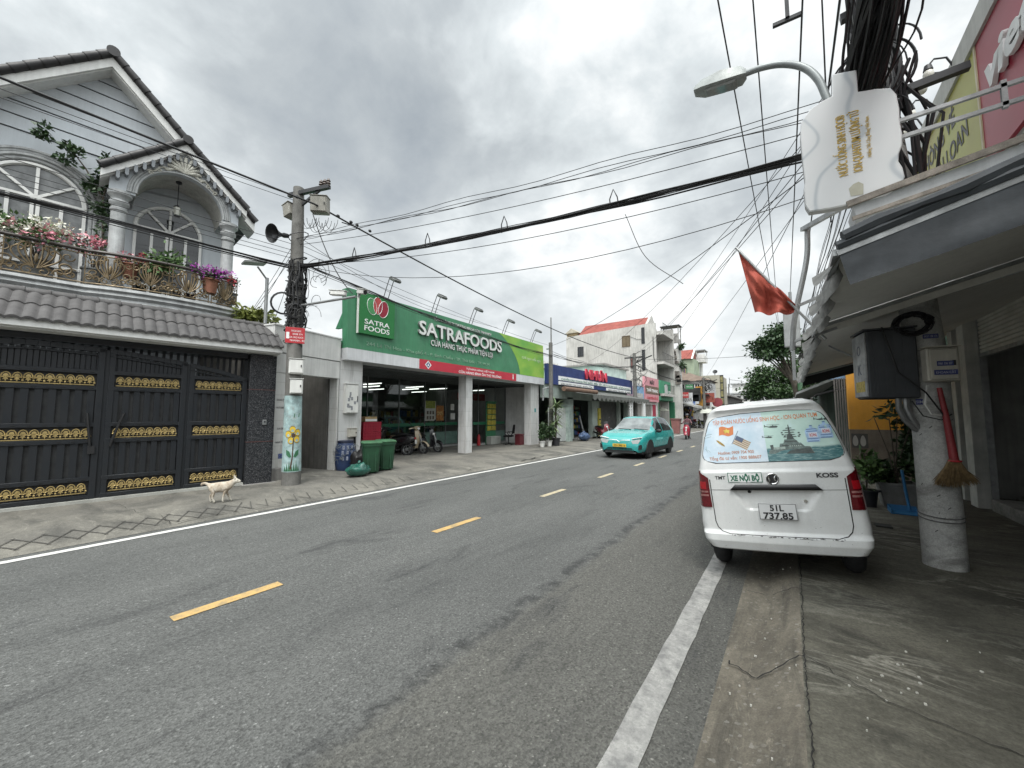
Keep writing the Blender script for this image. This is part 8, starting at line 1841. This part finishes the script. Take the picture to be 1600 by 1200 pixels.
# horizontal light box seen from below
t = thing('light_box', 'long white horizontal sign box on a steel frame above the near awning', 'sign', (.52, 4.3, 3.36))
mb = MB(); mb.bar((0, .18, .06), (1.5, .18, .33), .34, .11, (0, 0, 1)); mb.build('box', mat('white_box', (.42, .44, .45), .5, 0, .2, 2., .04, 0, 20, .3), t)
mb = MB(); mb.bar((-.05, -.01, .13), (1.5, -.01, .42), .03, .05); mb.bar((-.02, .0, .0), (1.5, .0, .27), .025, .03); mb.bar((.02, .2, -.02), (-.1, .25, -.5), .05); mb.bar((.2, .2, .02), (.12, .25, -.45), .05); mb.build('frame', mat('weathered_frame', (.24, .215, .185), .7, .1, .5, 9., .2), t)
mb = MB(); mb.bar((.1, .38, .03), (1.4, .38, .27), .05, .05); mb.build('yellow_edge', mat('pale_yellow_edge', (.55, .52, .28), .5), t)
# bottle-shaped light box
t = thing('bottle_sign', 'white water-bottle-shaped sign with gold writing hung over the pavement', 'sign', (.52, 4.3, 4.0))
out_ = [(.196, 4.377), (.183, 4.24), (.189, 4.0), (.198, 3.80), (.187, 3.74), (.19, 3.58), (.215, 3.515), (.36, 3.500), (.55, 3.490), (.719, 3.498), (.815, 3.545), (.836, 3.62), (.826, 3.70), (.806, 3.76), (.812, 3.82), (.836, 3.89), (.840, 3.98), (.832, 4.1), (.836, 4.2), (.826, 4.33), (.795, 4.40), (.70, 4.44), (.595, 4.468), (.595, 4.67), (.431, 4.715), (.422, 4.514), (.34, 4.50), (.262, 4.463)]
out_ = [(x - .52, z - 4.0) for x, z in out_]
def jugmat():
    m, nt, b, oc = newmat('sign_acrylic')
    w = nt.nodes.new('ShaderNodeTexWave'); w.inputs['Scale'].default_value = .9; w.inputs['Distortion'].default_value = 11.; w.inputs['Detail'].default_value = 1.; w.inputs['Detail Scale'].default_value = 1.6; nt.links.new(oc, w.inputs['Vector'])
    c = ramp(nt, w.outputs['Fac'], [(.0, (.40, .43, .455)), (.035, (.52, .54, .55)), (.10, (.565, .58, .585)), (1., (.585, .595, .60))]); nt.links.new(c, b.inputs['Base Color']); b.inputs['Roughness'].default_value = .35; return m
mb = MB(); mb.prism(out_, lambda u, v, d: (u, d, v), 0, .10); bp_ = mb.build('panel', jugmat(), t, .008)
mb = MB(); mb.prism([(x * 1.005, z * 1.004) for x, z in out_], lambda u, v, d: (u, d, v), .02, .085); mb.build('rim', mat('grey_rim', (.25, .25, .24), .5), t)
GOLDT = mat('gold_lettering', (.50, .33, .045), .4, .1, .1)
for s_, w, h, x, z in (('NƯỚC UỐNG SINH HỌC®', .55, .062, -.058, .03), ('ION-QUANTUM LƯỢNG TỬ', .55, .062, .036, .035)): lettering('sign_text', s_, w, h, (x, -.004, z), (0, 0, 1), (-1, 0, 0), GOLDT, bp_, .002, .004)
lettering('sign_text', 'Hướng Tới Cộng Đồng Việt Nam', .36, .026, (.115, -.004, .04), (0, 0, 1), (-1, 0, 0), GOLDT, bp_, .001)
mb = MB(); mb.add([(x, -.003, z) for x, z in ((-.02, -.44), (.06, -.45), (.065, -.36), (.035, -.33), (.0, -.34), (-.03, -.37))], [(0, 1, 2, 3, 4, 5)]); mb.build('bare_patch', mat('bare_patch', (.42, .41, .33), .6), bp_, recalc=False)
mb = MB(); mb.bar((.29, .12, .155), (1.5, .12, .20), .03, .03); mb.bar((.29, .12, .01), (1.5, .12, .055), .03, .03); mb.bar((.9, .12, .0), (.9, .12, .22), .03); mb.build('strut', STEEL, t)
mb = MB(); mb.box(.02, .09, .02, .09, -.62, -.48); mb.build('bracket', DKSTEEL, t)
# galvanised arm and post
t = thing('steel_post', 'bent galvanised post rising beside the red flag at the awning edge', 'post', (.22, 6.0, 2.5)); mb = MB(); mb.tube(smooth([(-.17, .0, -.0), (-.13, 0, .4), (.02, 0, 1.1), (.05, 0, 1.5)]), .03, 8); mb.bar((.0, 0, 1.52), (.5, -.9, 1.40), .05); mb.bar((-.1, 0, .55), (.15, -.1, .62), .03); mb.bar((-.16, 0, .1), (.12, -.1, .2), .03); mb.build('post', STEEL, t)
t = thing('small_sign', 'blank pale sign box on the posts left of the awning edge', 'sign', (-.02, 8.5, 2.9)); mb = MB(); mb.cbox(-.02, .22, 0, .12, 0, .7, .01); mb.build('box', mat('pale_sign_box', (.42, .43, .43), .5, 0, .3, 5.), t); mb = MB(); mb.bar((.1, .06, -.6), (.1, .06, 1.0), .05); mb.build('post', STEEL, t)
# street lamp
t = thing('street_lamp', 'grey street lamp on a curved arm reaching over the road', 'lamp', (1.0, 6.12, 5.3)); mb = MB(); mb.tube(smooth([(.02, 0, -.1), (-.25, 0, .02), (-.42, 0, .30), (-.52, 0, .68), (-.66, 0, .93), (-.88, 0, 1.10), (-1.12, 0, 1.18), (-1.36, 0, 1.20)], 6), .043, 10); mb.build('arm', mat('lamp_arm_grey', (.24, .26, .26), .45, .3, .2), t)
mb = MB(); rr = lambda x, w, z0, z1: [(x, -w, z0 + .02), (x, -w * .7, z0), (x, w * .7, z0), (x, w, z0 + .02), (x, w * .8, z1 - .03), (x, w * .4, z1), (x, -w * .4, z1), (x, -w * .8, z1 - .03)]
mb.loft([rr(-1.30, .06, 1.14, 1.25), rr(-1.36, .12, 1.11, 1.30), rr(-1.60, .14, 1.13, 1.36), rr(-1.85, .13, 1.17, 1.35), rr(-1.97, .08, 1.21, 1.31)], True, True, True); mb.build('lamp_head', mat('lamp_head_grey', (.30, .32, .31), .5, .1, .25, 5., .05, 0, 20, .2), t)
mb = MB(); mb.loft([[(-1.42, -.10, 1.108), (-1.42, .10, 1.108), (-1.82, .09, 1.158), (-1.82, -.09, 1.158)], [(-1.45, -.08, 1.085), (-1.45, .08, 1.085), (-1.79, .07, 1.135), (-1.79, -.07, 1.135)]], True, True); mb.build('lamp_glass', mat('lamp_lens', (.25, .26, .25), .15), t)
# flag
def flagmat():
    m, nt, b, oc = newmat('faded_red_flag'); f = noise_(nt, oc, 3., 5); c = ramp(nt, f, [(.3, (.25, .04, .028)), (.7, (.37, .075, .045))]); nt.links.new(c, b.inputs['Base Color']); b.inputs['Roughness'].default_value = .8; return m
t = thing('flag', 'faded red flag drooping from a slanted pole at the awning edge', 'flag', (.36, 5.6, 2.54)); mb = MB(); mb.tube([(0, 0, 0), (-.84, 0, 1.28)], .014, 8); mb.bar((-.1, 0, .05), (.1, 0, .12), .03); mb.build('pole', STEEL, t)
def fl(u, v):
    a = Vector((-.82, 0, 1.25)) * (1 - u) + Vector((-.26, 0, .44)) * u; b_ = Vector((-.67, 0, .42)) * (1 - u) + Vector((-.28, 0, .35)) * u
    p = a + (b_ - a) * v; p.y = .085 * math.sin(u * 13 + v * 3.0) * (.3 + .7 * v) + .035 * math.sin(v * 8 + u * 5) + .05 * mnoise.noise(Vector((u * 6, v * 5, 3))); p.z -= .03 * math.sin(PI * u) * v; return p
mb = MB(); mb.grid(fl, 48, 26); mb.build('cloth', flagmat(), t, recalc=False)
# ================================================================== cables
def cat_(p, q, s, n=18):
    p, q = Vector(p), Vector(q); return [p + (q - p) * (i / n) - Vector((0, 0, 4 * s * (i / n) * (1 - i / n))) for i in range(n + 1)]
def wire(label, p, q, sag=.1, r=.008, group=None, n=18):
    mb = MB(); o = Vector(p); mb.tube([v - o for v in cat_(p, q, sag, n)], r, 5); ob = mb.build('overhead_cable', CABLE); ob.location = o; return tag(ob, label, 'cable', group)
def bundle(label, p, q, sag, nn, spread, seed, name='cable_bundle', n=22, rs=(.007, .010, .013), group=None):
    rnd = random.Random(seed); mb = MB(); o = Vector(p)
    for i in range(nn):
        a = Vector((rnd.gauss(0, spread), rnd.gauss(0, spread), rnd.gauss(0, spread))); b_ = Vector((rnd.gauss(0, spread), rnd.gauss(0, spread), rnd.gauss(0, spread))); ph = rnd.uniform(0, 6); s_ = sag * rnd.uniform(.9, 1.12)
        pts = cat_(Vector(p) + a, Vector(q) + b_, s_, n); mb.tube([v - o + Vector((0, 0, spread * .5 * math.sin(k * 1.1 + ph))) for k, v in enumerate(pts)], rnd.choice(rs), 4)
    ob = mb.build(name, CABLE); ob.location = o; return tag(ob, label, 'cables', group)
A = lpp(5.22); B = Vector((1.05, 6.1, 4.98))
bundle('thick black cable bundle crossing the street between the two near poles', A + Vector((.12, .03, 0)), B, .16, 13, .028, 3)
o = bundle('thin messenger wires above the thick bundle crossing the street', lpp(5.85) + Vector((.1, 0, 0)), B + Vector((0, 0, .55)), .10, 4, .05, 5, rs=(.006, .007))
for i, (dz, l) in enumerate(((.35, 'upper thin wire sagging across the street under the power lines'), (-.12, 'lower thin wire sagging across the street below the thick bundle'))):
    wire(l, lpp(5.4 + dz) + Vector((.1, 0, 0)), B + Vector((0, .1, dz)), .35 if i else .2, .006)
t = thing('cable_hanger', 'wire hangers holding the thick bundle crossing the street', 'hanger', A, 0, 'hangers on the crossing bundle')
mb = MB(); mb.tube([(-.05, 0, -.05), (-.06, 0, .1), (0, 0, .24), (.06, 0, .1), (.08, 0, -.05)], .010, 5); mb.build('loop', CABLE, t)
h0 = t
for k, f_ in enumerate((.17, .36, .52, .7)):
    c = h0 if k == 0 else copy_tree(h0); q = (A + Vector((.12, .03, 0))).lerp(B, f_) - Vector((0, 0, 4 * .16 * f_ * (1 - f_))); c.location = q
# the heavy line along the left side, over the pole top
wire('heavy black cable running along the left side over the pole top', (-8.85, -14, 6.25), (-8.9, 4.5, 6.62), .12, .022)
wire('heavy black cable running from the pole top along the street to the far pole', (-8.9, 4.5, 6.62), (-10.2, 31.5, 6.3), .55, .022, None, 30)
t = thing('cable_clamp', 'cluster of black clamps on the heavy cable beside the pole top', 'clamp', (-8.93, 5.0, 6.58)); mb = MB()
for y in (-.9, -.35, .1, .45, .62, 1.0): mb.ball((0, y, .02 - .03 * y), (.03, .05, .04), 8, 6)
mb.tube([(0, .6, .0), (.1, .5, -.12), (.0, .2, -.1)], .014, 5); mb.build('clamps', BLACK, t)
bundle('black cable bundle running past the balcony to the left pole', (-9.1, -14, 4.75), lpp(5.18), .16, 8, .03, 7)
bundle('black cable bundle from the left pole along the green sign', lpp(5.28) + Vector((.1, .1, 0)), (-10.05, 17.7, 4.75), .22, 7, .035, 9)
bundle('black cables from the slim pole to the pole behind the turquoise car', (-10.05, 17.8, 4.8), (-10.2, 31.4, 5.6), .35, 6, .05, 11)
bundle('cables from the pole behind the car to the far pole', (-10.2, 31.6, 5.7), (-8.2, 50, 5.2), .4, 5, .06, 13)
bundle('distant cables past the far pole', (-8.2, 50, 5.2), (-11.2, 100, 6.5), .6, 4, .08, 14)
rnd = random.Random(31)
hw_ = ['thin wire slanting from the pole top to the house gable', 'thin wire below the gable wire ending at the pole top', 'thin wire crossing in front of the porch arch', 'thin wire crossing in front of the balcony door', 'thin wire crossing just above the balcony flowers', 'thin wire crossing low in front of the balcony railing']
for (y, z0, z1), l in zip(((-.0, 6.0, 6.95), (.0, 5.75, 6.85), (0, 5.55, 5.75), (0, 5.35, 5.6), (0, 5.2, 5.5), (0, 5.1, 5.4)), hw_): wire(l, (-9.3 - rnd.random() * .3, -14, z0 - .2), lpp(z1) + Vector((0, -.1, 0)), .12, .006)
for i, (x, y, z, l) in enumerate(((-10.6, 4.35, 3.7, 'thin stay wire dropping steeply from the left pole behind the canopy'), (-11.6, 4.2, 4.2, 'second thin wire dropping from the left pole behind the canopy'), (-12.6, 4.6, 4.2, 'third thin wire slanting from the left pole towards the shrub'), (-13.6, 4.9, 4.6, 'fourth thin wire slanting from the left pole behind the lamp post'))): wire(l, (x, y, z), lpp(5.5 + .15 * i), .03, .006)
for i, (p, l) in enumerate((((-10.4, 13.5, 5.5), 'thin wire from the left pole to the sign top by the third floodlight'), ((-10.2, 17.7, 5.3), 'thin wire from the left pole to the slim pole over the floodlights'), ((-10.5, 10.0, 5.45), 'thin wire drooping from the left pole to the silver letters'))): wire(l, lpp(5.6 + .15 * i) + Vector((.1, .1, 0)), p, .18, .006)
wire('slack black drop cable from the upper box to the bundle', lpp(6.6) + Vector((.3, .2, -.05)), (-8.2, 5.1, 4.5), .25, .012)
# power lines along the right side
for i, (x0, x1, l) in enumerate(((-.56, -.44, 'leftmost of the four power lines running along the road'), (-.16, -.40, 'second power line from the left running along the road'), (.39, .14, 'third power line from the left running along the road'), (.80, .60, 'rightmost power line running along the road'))): wire(l, (x0 + (x0 - x1) * .9, -18, 7.55), (x1, 30, 7.5), .25, (.011, .011, .013, .017)[i], 'power lines along the right side', 30); 
for i, (x0, x1) in enumerate(((-.44, -.9), (-.40, -.7), (.14, -.2), (.60, .3))): wire(('leftmost', 'second', 'third', 'rightmost')[i] + ' power line continuing beyond the tree', (x1 + (x0 - x1), 30, 7.5), (x1, 75, 7.4), .3, .012, 'power lines along the right side', 20)
wire('thin cable hanging beside the T-shaped hanger', (.62, 6.6, 8.2), (.75, 9.0, 5.2), .2, .012)
# big bundle past the near pole along the shop house
rnd = random.Random(21)
for nm_, (nn_, sp_, dz_) in (('huge bundle of black cables along the right side above the awnings', (60, .085, 0)), ('looser strands above the huge cable bundle on the right', (14, .16, .35))):
    mb = MB(); o = Vector((.70, 6.02, 4.35))
    for i in range(nn_):
        a, b_ = [Vector((rnd.gauss(0, sp_), rnd.gauss(0, .1), rnd.gauss(0, sp_))) for _ in range(2)]
        ks = [Vector((0, 0, dz_)) + a * .35, Vector((-.03, -.9, .30 + dz_)) + a * .6, Vector((.0, -1.8, .50 + dz_)) + a, Vector((.03, -4, .56 + dz_)) + (a + b_) / 2, Vector((.08, -13, .9 + dz_)) + b_]
        pts = smooth(ks, 6)
        mb.tube([v + Vector((.012 * math.sin(k_ * .9 + i), 0, .014 * math.sin(k_ * 1.3 + 2 * i))) for k_, v in enumerate(pts)], rnd.choice((.008, .011, .016)), 4)
    ob = mb.build('cable_bundle', CABLE); ob.location = o; tag(ob, nm_, 'cables')
bundle('bundle of black cables from the near pole down the right side of the street', (1.10, 6.3, 4.5), (.50, 34, 5.3), .05, 30, .075, 23, n=30)
bundle('loose cables fanning from the near pole down the right side', (1.0, 6.3, 5.3), (.2, 34, 5.6), .3, 9, .16, 24, n=30, rs=(.006, .009))
t = thing('cable_tangle', 'cable loops and grey splice boxes tangled on the near right pole', 'cables', (1.05, 6.1, 5.3)); rnd = random.Random(15); mb = MB()
for i in range(40):
    c = Vector((rnd.gauss(-.12, .10), rnd.gauss(-.1, .12), rnd.gauss(.1, .5))); r_ = rnd.uniform(.12, .32); d = Vector((rnd.gauss(0, 1), rnd.gauss(0, 1), 0)).normalized(); mb.tube([c + d * (r_ * math.cos(a)) + Vector((0, 0, r_ * 1.3 * math.sin(a))) for a in [PI * e_ * k / 20 for e_ in [rnd.uniform(.9, 1.6)] for k in range(24)]], rnd.choice([.008, .012, .016]), 4)
for i in range(30):
    a = rnd.uniform(-PI, 0); p = Vector((.19 * math.cos(a) - .03, .19 * math.sin(a), rnd.uniform(.0, 1.0))); mb.tube([p, p + Vector((rnd.gauss(-.05, .03), rnd.gauss(0, .03), .7)), p + Vector((rnd.gauss(-.1, .06), rnd.gauss(0, .05), 1.6)), p + Vector((-.15 + rnd.gauss(0, .15), rnd.gauss(0, .1), 2.6))] if False else smooth([p, p + Vector((rnd.gauss(-.05, .03), rnd.gauss(0, .03), .7)), p + Vector((rnd.gauss(-.1, .06), rnd.gauss(0, .05), 1.6)), p + Vector((-.15 + rnd.gauss(0, .15), rnd.gauss(0, .1), 2.6))], 5), rnd.choice([.010, .014, .018]), 4)
for i in range(26):
    p = Vector((rnd.gauss(.05, .14), rnd.gauss(-.1, .1), -1.3 + rnd.uniform(-.3, .3))); mb.tube([p, p + Vector((rnd.gauss(0, .1), rnd.gauss(0, .1), .8)), Vector((rnd.gauss(.0, .15), rnd.gauss(-.1, .1), .4))], rnd.choice([.010, .014, .018]), 4)
mb.build('loops', CABLE, t)
mb = MB(); mb.M = Matrix.Translation((-.12, -.2, .35)) @ Matrix.Rotation(R(20), 4, 'Z'); mb.cbox(-.11, .11, -.08, .08, 0, .26, .015); mb.M = Matrix.Translation((-.16, -.22, -.22)) @ Matrix.Rotation(R(-15), 4, 'Z'); mb.cbox(-.12, .14, -.1, .1, 0, .30, .015); mb.build('splice_box', mat('dirty_splice_box', (.22, .215, .19), .6, 0, .3, 6., .1, 0, 20, .4), t)
mb = MB(); mb.M = Matrix.Translation((-.08, -.22, -1.2)) @ Matrix.Rotation(R(8), 4, 'Y'); mb.lathe([(0, 0), (.06, .01), (.075, .06), (.075, .5), (.05, .58), (0, .6)], 14); mb.build('splice_case', mat('dark_splice', (.06, .058, .055), .6), t)
# service wires fanning to the right pole
for i, (p, z, l) in enumerate((((-9.6, 29, 6.0), 5.6, 'thin wire from the pole behind the car to the near right pole'), ((-10.2, 31.5, 6.1), 5.8, 'thin wire from the top of the pole behind the car to the near right pole'), ((-10.1, 17.8, 5.3), 5.2, 'thin wire from the slim pole to the near right pole'), ((-8.2, 50, 5.6), 6.0, 'thin wire from the far pole to the near right pole'))): wire(l, p, (1.0, 6.15, z), .35, .0075)
wire('thin sagging wire low across the sky from the left pole', lpp(5.3), (1.0, 6.2, 4.6), .75, .006)
wire('thin wire crossing the far street from the pole behind the car to the right', (-10.2, 31.5, 6.2), (1.3, 20, 4.3), .2, .010)
wire('thin wire over the far street between the far poles and the tree', (-8.2, 50, 4.6), (.5, 30, 4.2), .25, .010)

for i, (p, z, sg, l) in enumerate((((-10.8, 24, 5.2), 5.9, .5, 'thin service wire from the navy sign corner to the near right pole'), ((-10.8, 37, 6.2), 6.2, .6, 'thin service wire from above the pink sign to the near right pole'), ((-10.8, 43, 5.6), 5.4, .5, 'thin service wire from the green shop to the near right pole'), ((-10.8, 40, 9.8), 6.4, .7, 'thin wire from the tall white house to the near right pole'))): wire(l, p, (.95, 6.15, z), sg, .006)
for i, (p, q, l) in enumerate((((-1.9, 5.6, 4.7), (-1.2, 6.0, 3.6), 'loose wire drooping from the crossing bundle near the lamp'),)):
    mb = MB(); o = Vector(p); mb.tube([v - o for v in smooth([p, Vector(p).lerp(Vector(q), .5) + Vector((-.12, 0, -.1)), q], 8)], .005, 4); ob = mb.build('loose_wire', CABLE); ob.location = o; tag(ob, l, 'cable')
